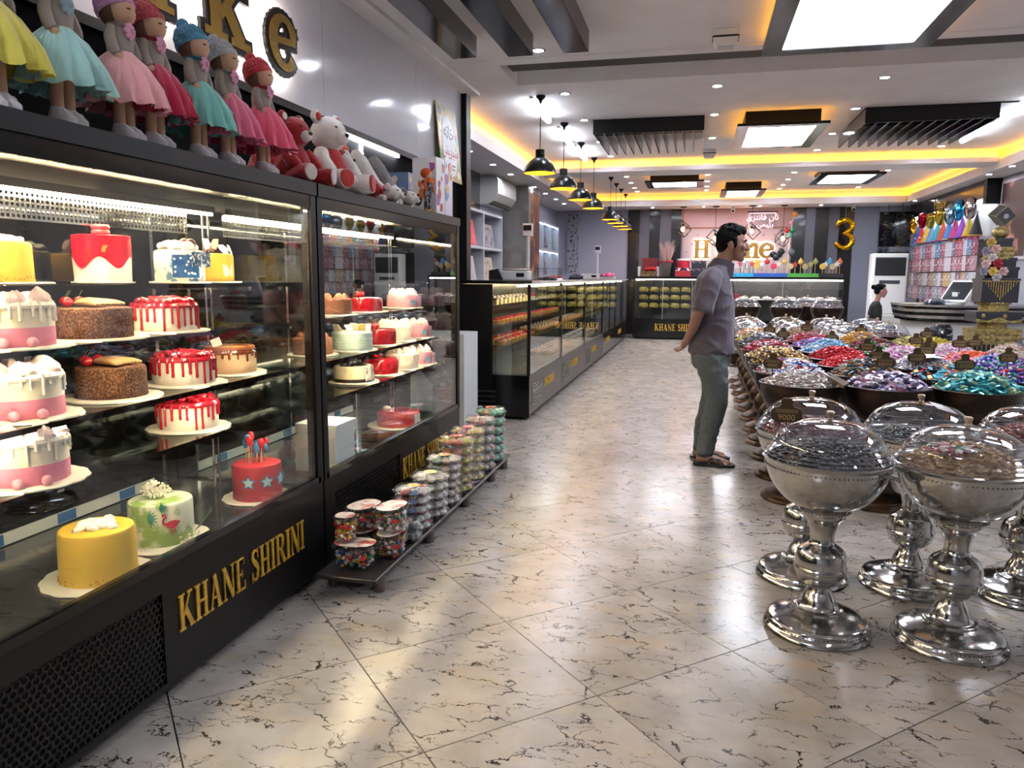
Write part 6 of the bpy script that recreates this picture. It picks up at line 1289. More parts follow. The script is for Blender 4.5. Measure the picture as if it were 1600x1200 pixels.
def silver_bowl(x, y, label, contents, first=[None]):
    t = thing('silver_bowl', label, 'bowl', (x, y, 0), 0, 'silver pedestal bowls')
    if not first[0]:
        first[0] = [('foot_and_stem', MB().lathe(spl(STEM_S[1:], 4), 56).mesh('foot_and_stem', M_silver, 50)), ('bowl', MB().lathe(spl([(r * .925, z) for r, z in BOWL_S], 4), 64).mesh('bowl', M_silver, 50)), ('rim_beading', beads(90, .2325, .676, .0032).mesh('rim_beading', M_silver)), ('foot_beading', beads(80, .193, .034, .0034).mesh('foot_beading', M_silver)), ('collar_beading', beads(40, .099, .495, .0032).mesh('collar_beading', M_silver))]
    for n, me in first[0]: link(n, me, t)
    if contents: contents(t)
    return t
DR = MB()
for r_, z_ in ((.2375, .720), (.2275, .734), (.217, .750), (.205, .772), (.182, .803)): DR.lathe([(r_, z_ - .0022), (r_ + .003, z_), (r_, z_ + .0022)], 44)
def dome(x, y, label, group, z=0., first=[None]):
    t = thing('dome_lid', label, 'lid', (x, y, z), 0, group)
    if not first[0]: first[0] = (MB().lathe([(r * .925, z) for r, z in DOME], 44).mesh('dome', M_dome, 35), MB().lathe([(0, .853), (.010, .853), (.012, .858), (.009, .864), (.014, .876), (.016, .884), (.012, .889), (0, .890)], 16).mesh('knob', mat('knob_wood', 'b8a58c', .3, .4)), DR.mesh('ridges', mat('dome_ridge', 'c4ccd6', .1, alpha=.3)))
    link('dome', first[0][0], t); link('ridges', first[0][2], t); link('knob', first[0][1], t); return t
silver_bowl(.52, 3.10, 'silver pedestal bowl of dark raisins at the near corner', lambda t: fill(t, 'raisin', ['1a1622', '241c28', '120f18'], 900, .205, .07, .695, 1, 1.15, 0, 'raisins'))
def sugar(t): fill(t, 'crystal', ['b08a5c', 'c09c70', 'a07a4c', 'b89468'], 420, .205, .08, .695, 2, 1., 0, 'sugar_crystals'); fill2(t)
def fill2(t):
    mb = MB(); ms = [mat('foil_' + c, c, .28, .3) for c in ('b02c3c', '3a8a6a', 'd8d0d0', 'c05a6a')]; rnd = random.Random(5)
    for k in range(80): a = rnd.uniform(0, 6.28); q = sqrt(rnd.random()) * .08; candy_mb('block', .8, rnd.randrange(4), Tr(-.06 + q * cos(a), -.06 + q * sin(a), .695 + .075 + rnd.uniform(0, .012)) @ Rz(a) @ Rx(rnd.uniform(-.6, .6)), mb)
    mb.build('wrapped_sweets', ms, t, 30)['kind'] = 'stuff'
silver_bowl(1.005, 3.11, 'silver pedestal bowl of brown sugar crystals and wrapped sweets', sugar)
silver_bowl(1.49, 3.12, 'silver pedestal bowl cut by the picture edge', lambda t: fill(t, 'crystal', ['b08a5c', 'c09c70'], 300, .205, .055, .695, 7, 1., 0, 'sugar_crystals'))
silver_bowl(.53, 3.66, 'silver pedestal bowl of red dried fruit behind the raisins', lambda t: fill(t, 'crystal', ['7a2028', '8c2a30', '5c161e'], 380, .205, .055, .695, 3, 1., 0, 'dried_fruit'))
silver_bowl(.99, 3.67, 'silver pedestal bowl of dark seeds with white card on its lid', lambda t: fill(t, 'raisin', ['2a2c34', '1c1e26'], 700, .205, .03, .69, 4, 1.1, 0, 'seeds'))
silver_bowl(1.46, 3.68, 'silver pedestal bowl of orange dried fruit', lambda t: fill(t, 'crystal', ['8a3a2c', '9c4c34', '7a2c28'], 380, .205, .065, .695, 5, 1., 0, 'dried_fruit'))
for x, y, lb in ((.52, 3.10, 'clear dome lid over the dark raisins'), (1.005, 3.11, 'clear dome lid over the brown sugar crystals'), (1.49, 3.12, 'clear dome lid cut by the picture edge'), (.53, 3.66, 'clear dome lid over the red dried fruit'), (.99, 3.67, 'clear dome lid with a white card over dark seeds'), (1.46, 3.68, 'clear dome lid over the orange dried fruit')): dome(x, y, lb, 'clear domes on silver bowls', .001)
t = thing('price_card', 'small white card on the dome over the dark seeds', 'card', (1.06, 3.60, .843), .3); t.rotation_euler = (.3, .28, .4); MB().box((-.05, -.035, 0), (.05, .035, .002)).build('card', mat('card_white', 'e2e2e4', .5), t, None); MB().box((-.04, -.02, .002), (.02, -.012, .0023)).build('print_line', mat('card_line', 'b4b4b8', .5), t, None)
# ---- bronze bowls of sweets
G = 'bronze pedestal bowls of sweets'
GRID = {
 (0, 0): ('twist', ['b0a8a4', 'c8c2be', '8f8782', 'a89890'], 'silver white twists'), (0, 1): ('block', ['8d84a4', '2c2848', 'c0b8c4', '9a6a80'], 'lavender and navy wrapped sweets'), (0, 2): ('block', ['2f8a94', '1f6a78', '4aa0a4', '9ab08a'], 'teal wrapped sweets'),
 (1, 0): ('twist', ['c4c8d0', '2a4f94', 'a8303c', 'd0d0d4'], 'blue, white and red twists'), (1, 1): ('twist', ['3a3f3c', '5a7a5c', 'b0602c', 'a8a8a0', '4a4a60'], 'dark green and orange sweets'), (1, 2): ('block', ['a01c34', '1c1a20', '4a9ab0', 'c06a2c', '2a2030'], 'red, black and turquoise wrapped sweets'), (1, 3): ('ball', ['2c3f8a', '8a2c5a', '3a7a5a', 'b03a4a', '4a3a7a'], 'blue and purple foil balls'),
 (2, 0): ('ball', ['a8874c', '5a3a20', 'c0a468', '3a2618'], 'gold and brown foil balls'), (2, 1): ('twist', ['b01c28', '9a1420', 'c83038'], 'bright red twists before the row of tags'), (2, 2): ('twist', ['c4bccc', '8d78a4', '9ab090', 'd0c8c8'], 'lilac and white twists'), (2, 3): ('ball', ['3a3f8a', '6a3a7a', '3f8a6a', '8a8ab0'], 'mixed jewel coloured balls'),
 (3, 0): ('ball', ['a8874c', '6a4624', 'c8b078', '2c1c12'], 'gold and dark brown balls farther back'), (3, 1): ('twist', ['a81824', 'b8242c', '8a101c'], 'deep red twists in the middle of the field'), (3, 2): ('twist', ['b878a4', 'c49ab8', 'c8c0b0', '7aa088'], 'pink and lilac twists'), (3, 3): ('block', ['c0502c', 'b83a4a', 'c88a9c', 'd06a3c'], 'orange and pink wrapped sweets'),
 (4, 0): ('twist', ['8a1830', 'a83a50', 'b8a8a8'], 'crimson and silver twists'), (4, 1): ('twist', ['8fb0c8', '4a86b0', 'c8ccd4'], 'pale blue and white twists'), (4, 2): ('block', ['2c6a3c', '5a3a7a', '8a2c3c', '3c8a4c'], 'green and purple wrapped sweets'), (4, 3): ('twist', ['c490b0', 'd0b0c4', 'c8c4c0'], 'pale pink twists'), (4, 4): ('twist', ['b8a898', 'c8bcb0', 'b08a84'], 'beige and rose twists beside the gift tower'),
 (5, 0): ('block', ['3a3a44', '6a6a70', '9a9aa0', '24242c'], 'charcoal and grey wrapped sweets'), (5, 1): ('twist', ['6a3a86', '8a5aa0', '9a90b8'], 'violet twists'), (5, 2): ('twist', ['7a1c34', '8f2c44', '2f6a44'], 'maroon and green twists'), (5, 3): ('twist', ['b8a83a', 'c8b850', 'a0942c'], 'yellow twists in front of the waste bin'),
 (6, 0): ('twist', ['9a862c', 'b8a044', '6a5a28'], 'mustard yellow twists'), (6, 1): ('twist', ['b0202c', 'c0343c', '8a8a94'], 'red and silver twists farthest back'), (6, 2): ('twist', ['b07a24', 'c8963a', '8a8a90'], 'golden orange twists'), (6, 3): ('twist', ['a89a58', 'b8ac70', '7a7a50'], 'pale olive twists at the back'),
 (7, 0): ('block', ['b06a34', 'c8c0b8', 'a0886c'], 'orange and white wrapped sweets at the back'), (7, 1): ('crystal', ['8a7058', '9c8468', '7a6048'], 'beige dried fruit at the back')}
ST = MB().lathe(spl(STEM_B[1:], 3), 36).mesh('foot_and_stem', M_bronze, 50); BW = MB().lathe([(r * .945, z) for r, z in BOWL_B], 40).mesh('bowl', M_dbronze, 50); HB = MB()
for k in range(4):
    a = pi / 4 + k * pi / 2; HB.tube([(.045 * cos(a), .045 * sin(a), .36), (.11 * cos(a), .11 * sin(a), .40), (.13 * cos(a), .13 * sin(a), .46), (.17 * cos(a), .17 * sin(a), .52)], [.014, .018, .014, .009], 7)
HB = HB.mesh('stem_scroll', M_bronze)
def bronze(x, y, label, z=0., group=G):
    t = thing('bronze_bowl', label, 'bowl', (x, y, z), 0, group); link('foot_and_stem', ST, t); link('bowl', BW, t); link('stem_scroll', HB, t); return t
CX = lambda i: .65 + .5 * i
CY = lambda j: 5.0 + .56 * j
for (j, i), (kind, cols, what) in GRID.items():
    x, y = CX(i), CY(j); t = bronze(x, y, 'bronze pedestal bowl heaped with ' + what); R, H, z0 = .222, .07 + .018 * ((i + j) % 3) - (.012 if j == 0 else 0), .746; sd = j * 10 + i; sz = {'twist': 1.1, 'ball': 1., 'block': 1.2, 'crystal': 1.2}[kind]
    if j == 0:   # the three nearest heaps: sweets as individuals
        ms = [mat('foil_' + c, c, .28, .3) for c in cols]; mound(R, H, z0).build('mound', mat('moundbase_' + cols[0], cols[0], .6), t)
        mes = [candy_mb(kind, sz * .95).mesh('sweet', m, 30) for m in ms]; pts = heap_mb(kind, 230, R, H, z0, sd, len(ms)); vis = sorted(range(230), key=lambda q: pts[q][1] - pts[q][2] * .5)[:100]; rest = MB()
        for q, (px_, py_, pz_, a, b, c, m_) in enumerate(pts):
            M = Tr(px_, py_, pz_) @ Rz(a) @ Rx(b) @ Ry(c)
            if q in vis: 
                o = link('wrapped_sweet', mes[m_]); o.matrix_world = Tr(x, y, 0) @ M; tag(o, 'one of the ' + what + ' heaped in the near bronze bowl', 'sweet', 'loose ' + what)
            else: candy_mb(kind, sz * .95, m_, M, rest)
        rest.build('sweets', ms, t, 30)['kind'] = 'stuff'
    else: fill(t, kind, cols, 220, R, H, z0, sd, sz, .3 if kind != 'crystal' else 0)
# ---- covered bowls farther back
far = [(i, j) for j in (8, 9, 10) for i in range(4)] + [(2, 7)]
FC = [['5a4a3c', '6a5444'], ['3a3038', '4a3c40'], ['8a6a4c', '9a7a58'], ['5a2c30', '6a3438']]
wh = ('nearest the aisle', 'second from the aisle', 'third from the aisle', 'nearest the cash desk')
for i, j in far:
    lb = f'{wh[i]}, ' + ('row behind the open sweets', 'middle covered row', 'last covered row', '')[max(0, j - 8)] if j > 7 else 'third from the aisle, among the open sweets'
    t = bronze(CX(i), CY(j), 'bronze bowl under a clear dome, ' + lb, 0, 'covered bronze bowls'); fill(t, 'raisin', FC[(i + j) % 4], 160, .215, .05, .743, i * 7 + j, 2., 0, 'nuts'); dome(CX(i), CY(j), 'clear dome lid, ' + lb, 'clear domes on bronze bowls', .042)
for k, (x, y, lb) in enumerate(((.74, 12.6, 'tall stand nearest the man'), (1.35, 12.5, 'tall stand second from the man'), (1.75, 13.2, 'tall stand farthest back'), (1.96, 12.6, 'tall stand nearest the child'))):
    t = bronze(x, y, 'raised bronze bowl under a clear dome, ' + lb, .20, 'raised covered bowls'); MB().lathe([(0, -.2), (.24, -.2), (.24, -.18), (.2, -.16), (.2, -.02), (.22, -.001), (0, -.001)], 28).build('riser', M_dbronze, t); fill(t, 'raisin', FC[k], 140, .215, .05, .743, 50 + k, 2., 0, 'nuts'); dome(x, y, 'raised clear dome lid, ' + lb, 'raised clear domes', .242)
# ---- price tags
TAG = [(-.045, 0), (.045, 0), (.062, .02), (.062, .045), (.05, .06), (.03, .064), (.022, .075), (.026, .09), (.014, .102), (-.014, .102), (-.026, .09), (-.022, .075), (-.03, .064), (-.05, .06), (-.062, .045), (-.062, .02)]
TM = MB().prism(TAG, .006, 0, FY).mesh('plaque', mat('tag_bronze', '4a3a26', .4, .5), 30); TS = MB().cyl((0, 0, -.09), (0, 0, .01), .003, n=6).mesh('spike', M_blk); TP = MB().prism(rct(-.045, .04, .045, .055), .001, 0, Tr(0, -.0062, 0) @ FY).mesh('name_strip', mat('tag_strip', '6a5a40', .5), None)
dig = {}
def ptag(x, y, z, txt, lb, rz=0., s=1.):
    t = thing('price_tag', lb, 'price tag', (x, y, z), rz, 'bronze price tags'); t.scale = (s, s, s); link('plaque', TM, t); link('spike', TS, t); link('name_strip', TP, t)
    if txt not in dig: dig[txt] = text_obj(txt, .034, Tr(0, -.0065, .01) @ FY, mat('tag_digits', 'a8946a', .4, .6), t, 'price_digits', .0006).data
    else: link('price_digits', dig[txt], t)
ptag(.40, 3.45, .775, '9000', 'bronze price tag propped on the dome over red dried fruit', -.1, 1.05)
tg = [(0, 0, -.17, .0, .86, '4000'), (0, 1, .02, .17, .87, '60000'), (0, 2, -.02, .2, .87, '120000'), (1, 1, .1, .18, .86, '45000'), (1, 2, -.17, .12, .86, '60000'), (1, 3, -.12, .1, .88, '85000'), (2, 1, .12, .1, .88, '50000'), (2, 2, .05, .16, .86, '70000'), (3, 2, .2, .1, .86, '90000'), (3, 3, -.08, .08, .88, '65000'), (4, 1, .05, .1, .86, '40000'), (4, 2, .22, .0, .86, '55000'), (4, 3, .2, .05, .85, '80000'), (5, 3, -.05, .0, .88, '75000'), (6, 0, .1, .0, .86, '35000'), (6, 1, -.02, .1, .88, '48000'), (6, 2, .0, .05, .87, '52000'), (5, 0, .18, .0, .85, '58000'), (7, 1, .05, .05, .86, '62000')]
for j, i, dx, dy, z, txt in tg: ptag(CX(i) + dx, CY(j) + dy, z - .025, txt, 'bronze price tag stuck in the ' + GRID[(j, i)][2], .05 * ((i + j) % 5 - 2), .95)
t = thing('candy_scoop', 'metal scoop lying in the silver white twists', 'scoop', (.80, 4.88, .79), -.5); t.rotation_euler = (.15, .3, -.5); t.scale = (.8, .8, .8)
MB().loft([[(.0 + .0, -.04, 0), (0, -.04, .035), (0, .04, .035), (0, .04, 0)], [(.13, -.05, -.004), (.13, -.052, .02), (.13, .052, .02), (.13, .05, -.004)]], caps=False).box((-.003, -.04, 0), (0, .04, .035)).build('scoop_pan', mat('scoop_steel', '8a7a6c', .3, 1.), t, None); MB().tube([(-.0, 0, .02), (-.05, 0, .03), (-.10, 0, .035)], .009, 8).build('handle', M_steel, t)
t = thing('paper_sheet', 'white folded paper sheet lying on the lilac and white twists', 'paper', (1.62, 6.02, .832), .3)
MB().add([(-.13, -.07, 0), (.0, -.09, .012), (.13, -.06, .002), (.14, .06, .004), (.01, .08, .016), (-.12, .07, .006)], [(0, 1, 4, 5), (1, 2, 3, 4)]).build('sheet', mat('sheet_white', 'd8dadc', .7), t, None); MB().add([(.0, -.09, .013), (.08, -.02, .03), (.01, .08, .017)], [(0, 1, 2)]).build('folded_corner', mat('sheet_white', 'd8dadc', .7), t, None)
t = thing('plastic_bag', 'crumpled clear plastic bag on the beige and rose twists', 'bag', (2.82, 7.2, .84)); lumps(t, .15, 0, pane('bag_film', (.8, .82, .86), 1.4, .15), 30, .06, 16, 'film'); lumps(t, .10, 0, mat('bag_white', 'c9ccd0', .5), 5, .04, 12, 'crease')
# ------------------------------------------------------------------ people
def fuse(mb, voxel, smooth=3, fac=.5):
    me = bpy.data.meshes.new('tmp'); me.from_pydata(mb.v, [], mb.f); me.update(); o = bpy.data.objects.new('tmp', me); COL.objects.link(o)
    r = o.modifiers.new('r', 'REMESH'); r.mode = 'VOXEL'; r.voxel_size = voxel; s = o.modifiers.new('s', 'SMOOTH'); s.factor = fac; s.iterations = smooth
    dg = bpy.context.evaluated_depsgraph_get(); out = bpy.data.meshes.new_from_object(o.evaluated_get(dg)); bpy.data.objects.remove(o)
    out.polygons.foreach_set('use_smooth', [True] * len(out.polygons)); return out
from mathutils import noise as mnoise
def folds(me, amp, sc, mask=None):
    me.update(); nr = [v.normal.copy() for v in me.vertices]
    for v, n_ in zip(me.vertices, nr):
        p = Vector((v.co.x * sc[0], v.co.y * sc[1], v.co.z * sc[2])); q = mnoise.noise(p + mnoise.noise_vector(p * .6) * .8); w = mask(v.co) if mask else 1.
        v.co += n_ * amp * w * ((1 - abs(q) * 2.2) if abs(q) < .45 else 0)
    me.update(); return me
def chain(mb, pts, rs, n=12, sub=3):
    P_ = [Vector(p) for p in pts]; q = []; r = []
    for i in range(len(P_) - 1):
        p0, p1, p2, p3 = P_[max(i - 1, 0)], P_[i], P_[i + 1], P_[min(i + 2, len(P_) - 1)]
        for k in range(sub):
            u = k / sub; q.append(.5 * ((2 * p1) + (p2 - p0) * u + (2 * p0 - 5 * p1 + 4 * p2 - p3) * u * u + (3 * p1 - p0 - 3 * p2 + p3) * u ** 3)); r.append(rs[i] + (rs[i + 1] - rs[i]) * u)
    q.append(P_[-1]); r.append(rs[-1]); mb.tube(q, r, n); mb.sphere(q[0], r[0], n, 6); mb.sphere(q[-1], r[-1], n, 6)
def rings(mb, L, n=28):
    mb.loft([[(cx + rx * cos(2 * pi * k / n), cy + ry * sin(2 * pi * k / n), z) for k in range(n)] for cx, cy, z, rx, ry in L])
def hand(mb, wrist, dirv, palm, curl, thumb_side, s=1.):
    """palm plus five jointed fingers; dirv along the fingers, palm = palm normal"""
    w = Vector(wrist); d = Vector(dirv).normalized(); p = Vector(palm); p = (p - d * p.dot(d)).normalized(); a = d.cross(p) * thumb_side
    chain(mb, [w, w + d * .035 * s, w + d * .07 * s], [.024 * s, .027 * s, .022 * s], 10, 2)
    for k in (-1, 0, 1): mb.sphere(w + d * .055 * s + a * .018 * s * k, .019 * s, 10, 7)
    for k, L in enumerate((.070, .078, .073, .058)):
        base = w + d * .082 * s + a * (.027 - .018 * k) * s; b = base - d * .02 * s; pts = [b, base]; dd = d.copy(); pos = base.copy()
        for f in (.42, .32, .26):
            dd = (dd * cos(curl) + p * sin(curl)).normalized(); pos = pos + dd * L * f * s; pts.append(pos.copy())
        chain(mb, pts, [.0095 * s, .0095 * s, .0088 * s, .0082 * s, .0070 * s], 8, 2)
    b = w + d * .025 * s + a * .024 * s; t1 = b + (a * .7 + d * .6 + p * .2).normalized() * .034 * s; t2 = t1 + (a * .25 + d * .8 + p * .4).normalized() * .03 * s; t3 = t2 + (d * .8 + p * .5).normalized() * .022 * s
    chain(mb, [b, t1, t2, t3], [.013 * s, .0115 * s, .0098 * s, .0078 * s], 8, 2)
def head_mb(mb, cx, cz, s=1.):
    S = lambda x, y, z, a, b, c: mb.sphere((cx + x * s, y * s, cz + z * s), (a * s, b * s, c * s), 20, 14)
    S(-.005, 0, .045, .098, .076, .088); S(.03, 0, -.005, .068, .064, .085); S(.045, 0, -.065, .050, .050, .045); S(.066, 0, -.095, .026, .030, .022); S(-.02, 0, -.02, .065, .062, .07)
    S(.088, 0, .032, .016, .045, .012)   # brow
    mb.tube([(cx + .094 * s, 0, cz + .028 * s), (cx + .108 * s, 0, cz + .002 * s), (cx + .122 * s, 0, cz - .020 * s), (cx + .098 * s, 0, cz - .030 * s)], [.008 * s, .011 * s, .0145 * s, .011 * s], 10)
    for q in (-1, 1): S(.108, q * .011, -.025, .010, .009, .008); S(.082, q * .036, -.012, .020, .024, .024)
    S(.098, 0, -.053, .012, .024, .007); S(.095, 0, -.066, .012, .022, .008); S(.084, 0, -.052, .022, .036, .018)
    for q in (-1, 1):
        mb.sphere((0, 0, 0), (.020 * s, .008 * s, .033 * s), 10, 8, 0, Tr(cx - .002 * s, q * .076 * s, cz - .002 * s) @ Rz(q * .35) @ Ry(-.2))
def man():
    t = thing('person', 'person in dark plum short sleeved shirt and grey trousers, hands clasped behind back', 'person', (.105, 5.85, 0), -.03)
    skin = mat('skin', '9a7464', .5, var=(8, '8a6252', .4, .65)); 
    b = MB(); cxh, czh = .125, 1.632   # head centre, local
    head_mb(b, cxh, czh, 1.)
    chain(b, [(.03, 0, 1.42), (.06, 0, 1.50), (.10, 0, 1.58)], [.075, .060, .056], 16)
    rings(b, [(.015, 0, .80, .115, .145), (.02, 0, .95, .12, .14), (.02, 0, 1.15, .12, .15), (.015, 0, 1.32, .115, .17), (.02, 0, 1.42, .085, .165), (.04, 0, 1.48, .055, .08)])
    for q in (-1, 1):
        chain(b, [(.0, q * .17, 1.41), (-.045, q * .215, 1.27), (-.095, q * .232, 1.12), (-.125, q * .175, 1.03), (-.165, q * .085, .945)], [.052, .046, .041, .036, .026], 12)
        kx = .075 if q < 0 else .035; ax = .0 if q < 0 else -.035
        chain(b, [(.02, q * .085, .84), (.045, q * .092, .66), (kx, q * .095, .48), ((kx + ax) / 2 - .015, q * .10, .28), (ax, q * .10, .09)], [.095, .080, .058, .052, .036], 12)
        # foot
        chain(b, [(ax - .03, q * .10, .05), (ax + .03, q * .105, .055), (ax + .10, q * .115, .042), (ax + .16, q * .125, .032)], [.036, .036, .032, .024], 12)
        for k in range(5): chain(b, [(ax + .14, q * (.100 + .013 * k), .030), (ax + .185 - .009 * k, q * (.098 + .016 * k), .026), (ax + .205 - .012 * k, q * (.098 + .017 * k), .022)], [.012, .011 - .0006 * k, .009 - .0006 * k], 8, 2)
    hand(b, (-.165, -.085, .945), (-.35, .55, -.75), (-.8, .2, .2), .35, 1.)
    hand(b, (-.165, .085, .945), (-.45, -.45, -.8), (-.6, -.3, .4), .40, -1.)
    o = link('body', fuse(b, .0052, 2), t); o.data.materials.append(skin)
    # shirt
    s = MB(); rings(s, [(.012, 0, .845, .160, .19), (.014, 0, .875, .160, .188), (.015, 0, .98, .155, .180), (.013, 0, 1.10, .150, .180), (.010, 0, 1.22, .150, .192), (.002, 0, 1.32, .140, .205), (.004, 0, 1.40, .118, .195), (.02, 0, 1.445, .092, .15), (.04, 0, 1.475, .078, .10), (.05, 0, 1.49, .070, .078)])
    for q in (-1, 1):
        s.sphere((.005, q * .155, 1.405), .066, 16, 10)
        s.tube([(.005, q * .155, 1.405), (-.010, q * .188, 1.36), (-.026, q * .208, 1.30), (-.040, q * .220, 1.25), (-.052, q * .229, 1.20), (-.062, q * .236, 1.155)], [.066, .069, .069, .069, .071, .074], 18)
    fab = mat('plum_shirt', '4c4450', .75, sheen=.2, bump=(5.5, .9))
    sh = link('shirt', folds(fuse(s, .007, 4), .013, (7, 7, 9), lambda c: .35 + .65 * min(1, abs(c.z - 1.35) * 3)), t); sh.data.materials.append(fab)
    for q in (-1, 1): MB().lathe([(.073, -.006), (.077, -.004), (.077, .0), (.073, .002)], 24, M=Tr(-.059, q * .2335, 1.178) @ Ry(.22) @ Rx(q * .15)).build('cuff_piping', mat('piping_lilac', '8f8598', .6), sh)
    # collar: two leaves and band
    n = 24; cl = []
    for dz, rr, fr in ((-.035, .084, .02), (.0, .076, 0), (.035, .070, 0), (.042, .072, 0), (.012, .083, .02), (-.022, .094, .05)):
        row = []
        for k in range(n + 1):
            a = pi * (.13 + 1.74 * k / n); c, s_ = cos(a), sin(a); row.append((.062 + dz * .45 + rr * c * 1.05, rr * s_, 1.492 + dz - .035 * max(0, c) - fr * max(0, c) + .012 * max(0, -c)))
        cl.append(row)
    MB().loft(cl, caps=False, close=False).build('collar', mat('plum_collar', '433b47', .75), sh, 60)
    MB().tube([(.125, 0, 1.44), (.146, 0, 1.36), (.163, 0, 1.25), (.166, 0, 1.10), (.172, 0, .98), (.174, 0, .85)], .004, 6).build('button_placket', mat('plum_dark', '39323c', .7), sh)
    for k in range(6): MB().sphere((.158 + .003 * min(k, 3), -.006, 1.42 - k * .1), (.004, .006, .006), 8, 5).build('button', mat('shirt_button', '2a262c', .3), sh)
    # trousers
    p = MB(); rings(p, [(.01, 0, .91, .130, .165), (.008, 0, .83, .138, .178), (.01, 0, .76, .130, .172), (.012, 0, .73, .11, .15)])
    for q in (-1, 1):
        kx = .075 if q < 0 else .035; ax = .0 if q < 0 else -.035
        chain(p, [(.012, q * .085, .82), (.04, q * .092, .66), (kx - .005, q * .095, .49), ((kx + ax) / 2 - .012, q * .10, .29), (ax, q * .10, .10)], [.112, .098, .079, .070, .056], 16, 4)
    tr = link('trousers', folds(fuse(p, .007, 3), .010, (8, 8, 10), lambda c: 1. if c.z < .35 or c.z > .62 else .45), t); tr.data.materials.append(mat('grey_trousers', '525a5c', .85, bump=(7, .8)))
    MB().tube([(.10, -.165, .815), (.07, -.178, .79), (.055, -.18, .75)], .003, 6).build('pocket_seam', mat('trouser_dark', '343a3c', .85), tr)
    for q in (-1, 1):
        ax = .0 if q < 0 else -.035; MB().lathe([(.054, .078), (.060, .082), (.061, .094), (.056, .10)], 22, (ax, q * .10, 0)).build('hem', mat('trouser_dark', '343a3c', .85), tr)
        sl = MB(); pl = [(-.075, -.036), (-.06, -.042), (.0, -.040), (.08, -.046), (.16, -.05), (.205, -.04), (.222, -.01), (.215, .025), (.19, .045), (.12, .05), (.02, .04), (-.06, .042), (-.08, .02), (-.085, -.01)]
        sl.prism([(x, q * y) for x, y in pl][::int(q)], .022); so = sl.build('slipper', mat('slipper_black', '141315', .5), t); so.location = (ax, q * .118, .001)
        st = MB()
        for a_, b_ in (((.02, -.046, .02), (.12, .048, .02)), ((.03, .048, .02), (.13, -.046, .02))):
            st.tube([a_, ((a_[0] * .7 + b_[0] * .3), a_[1] * .55, .062), ((a_[0] * .3 + b_[0] * .7), b_[1] * .55, .058), b_], [.016, .018, .018, .016], 8, sq=.25)
        st.build('strap', mat('slipper_black', '141315', .5), so)
    # hair, brows, eyes, beard shadow
    h = MB(); S = lambda x, y, z, a, b_, c: h.sphere((cxh + x, y, czh + z), (a, b_, c), 18, 12)
    S(-.022, 0, .062, .098, .083, .082); S(-.055, 0, .01, .062, .072, .07); S(.03, 0, .115, .07, .06, .034); S(.068, 0, .105, .035, .05, .03)
    rnd = random.Random(8)
    for k in range(60):
        a, e = rnd.uniform(0, 6.28), rnd.uniform(.15, 1.5); S(-.015 + .09 * cos(a) * cos(e), .076 * sin(a) * cos(e), .07 + .085 * sin(e), .017, .016, .014)
    for q in (-1, 1): h.tube([(cxh + .02, q * .071, czh + .05), (cxh + .026, q * .0725, czh + .0), (cxh + .024, q * .071, czh - .02)], [.018, .012, .006], 8)
    ho = link('hair', fuse(h, .006, 1), t); ho.data.materials.append(mat('hair_black', '080707', .8, spec=.15, bump=(90, 1.)))
    for q in (-1, 1):
        MB().tube([(cxh + .088, q * .052, czh + .030), (cxh + .099, q * .034, czh + .040), (cxh + .103, q * .016, czh + .036)], [.004, .0065, .005], 8).build('eyebrow', mat('hair_black', '0d0b0b', .55), t)
        e = MB().sphere((cxh + .086, q * .034, czh + .012), .0125, 12, 8).build('eye', mat('eye_white', 'b8b0a8', .2), t); MB().sphere((cxh + .0945, q * .0355, czh + .012), .0058, 8, 6).build('iris', mat('iris', '17100c', .1), e)
man()
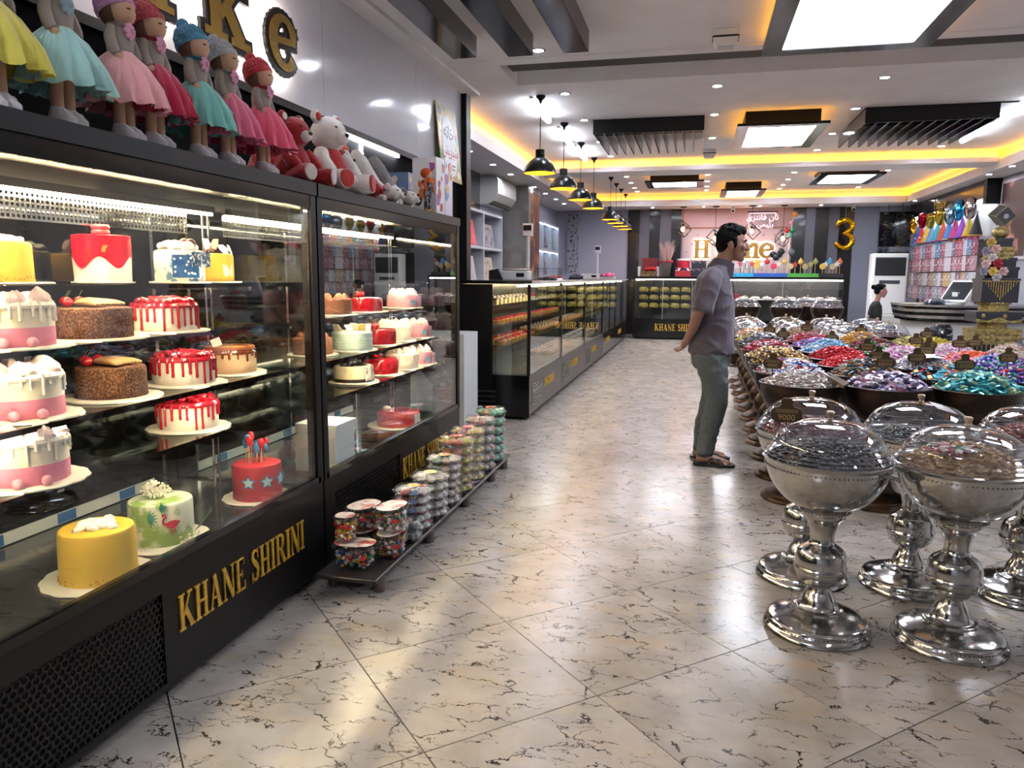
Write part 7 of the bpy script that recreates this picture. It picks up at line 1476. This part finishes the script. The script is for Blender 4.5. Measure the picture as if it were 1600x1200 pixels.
def child():
    t = thing('person', 'small person in black tee shirt with dark hair in a bun, beside the cash desk', 'person', (2.74, 13.0, 0), .1); skin = mat('skin_child', 'a9786a', .5); s = .86
    b = MB(); cxh, czh = .055, 1.205; head_mb(b, cxh, czh, s); chain(b, [(.0, 0, 1.0), (.015, 0, 1.06), (.035, 0, 1.14)], [.05, .04, .04], 14)
    rings(b, [(0, 0, .56, .075, .095), (0, 0, .7, .07, .085), (0, 0, .85, .075, .10), (0, 0, .96, .065, .115), (0, 0, 1.02, .04, .06)])
    for q in (-1, 1):
        chain(b, [(0, q * .115, .98), (-.015, q * .145, .86), (-.015, q * .155, .76), (.03, q * .15, .62)], [.036, .031, .027, .02], 10)
        hand(b, (.03, q * .15, .62), (.3, 0, -1), (.8, -q * .4, .1), .3, q, .68)
        chain(b, [(0, q * .055, .60), (.015, q * .06, .45), (.015, q * .06, .32), (0, q * .06, .07)], [.066, .056, .045, .03], 10); chain(b, [(-.02, q * .06, .035), (.04, q * .065, .035), (.12, q * .07, .025)], [.027, .027, .02], 10)
    link('body', fuse(b, .0055, 2), t).data.materials.append(skin)
    m = MB(); rings(m, [(.0, 0, .60, .105, .125), (0, 0, .75, .098, .115), (0, 0, .88, .098, .13), (0, 0, .97, .085, .14), (0, 0, 1.02, .06, .09), (.005, 0, 1.045, .048, .055)])
    for q in (-1, 1): chain(m, [(0, q * .105, .98), (-.012, q * .14, .90), (-.018, q * .152, .83)], [.05, .05, .05], 12)
    link('tee_shirt', fuse(m, .008, 3), t).data.materials.append(mat('tee_black', '101013', .8, bump=(8, .6)))
    p = MB(); rings(p, [(0, 0, .63, .088, .11), (0, 0, .55, .095, .12), (0, 0, .50, .08, .11)])
    for q in (-1, 1): chain(p, [(0, q * .055, .56), (.015, q * .06, .42), (.012, q * .06, .3), (0, q * .06, .1)], [.075, .066, .056, .05], 12)
    link('trousers', fuse(p, .008, 3), t).data.materials.append(mat('child_trousers', '3a4652', .85))
    for q in (-1, 1): MB().rbox((-.055, q * .062 - .033, 0), (.14, q * .068 + .033, .045), .03).build('shoe', mat('child_shoe', '2a2a30', .6), t)
    h = MB(); S = lambda x, y, z, a, b_, c: h.sphere((cxh + x * s, y * s, czh + z * s), (a * s, b_ * s, c * s), 16, 10)
    S(-.02, 0, .055, .10, .083, .085); S(-.05, 0, .0, .06, .072, .065); S(.04, 0, .09, .05, .055, .04); S(-.125, 0, .075, .042, .042, .045)
    link('hair', fuse(h, .007, 1), t).data.materials.append(mat('hair_black', '0d0b0b', .55))
    for q in (-1, 1): MB().sphere((cxh + .088 * s, q * .034 * s, czh + .012 * s), .009, 8, 6).build('eye', mat('iris', '17100c', .1), t)
child()
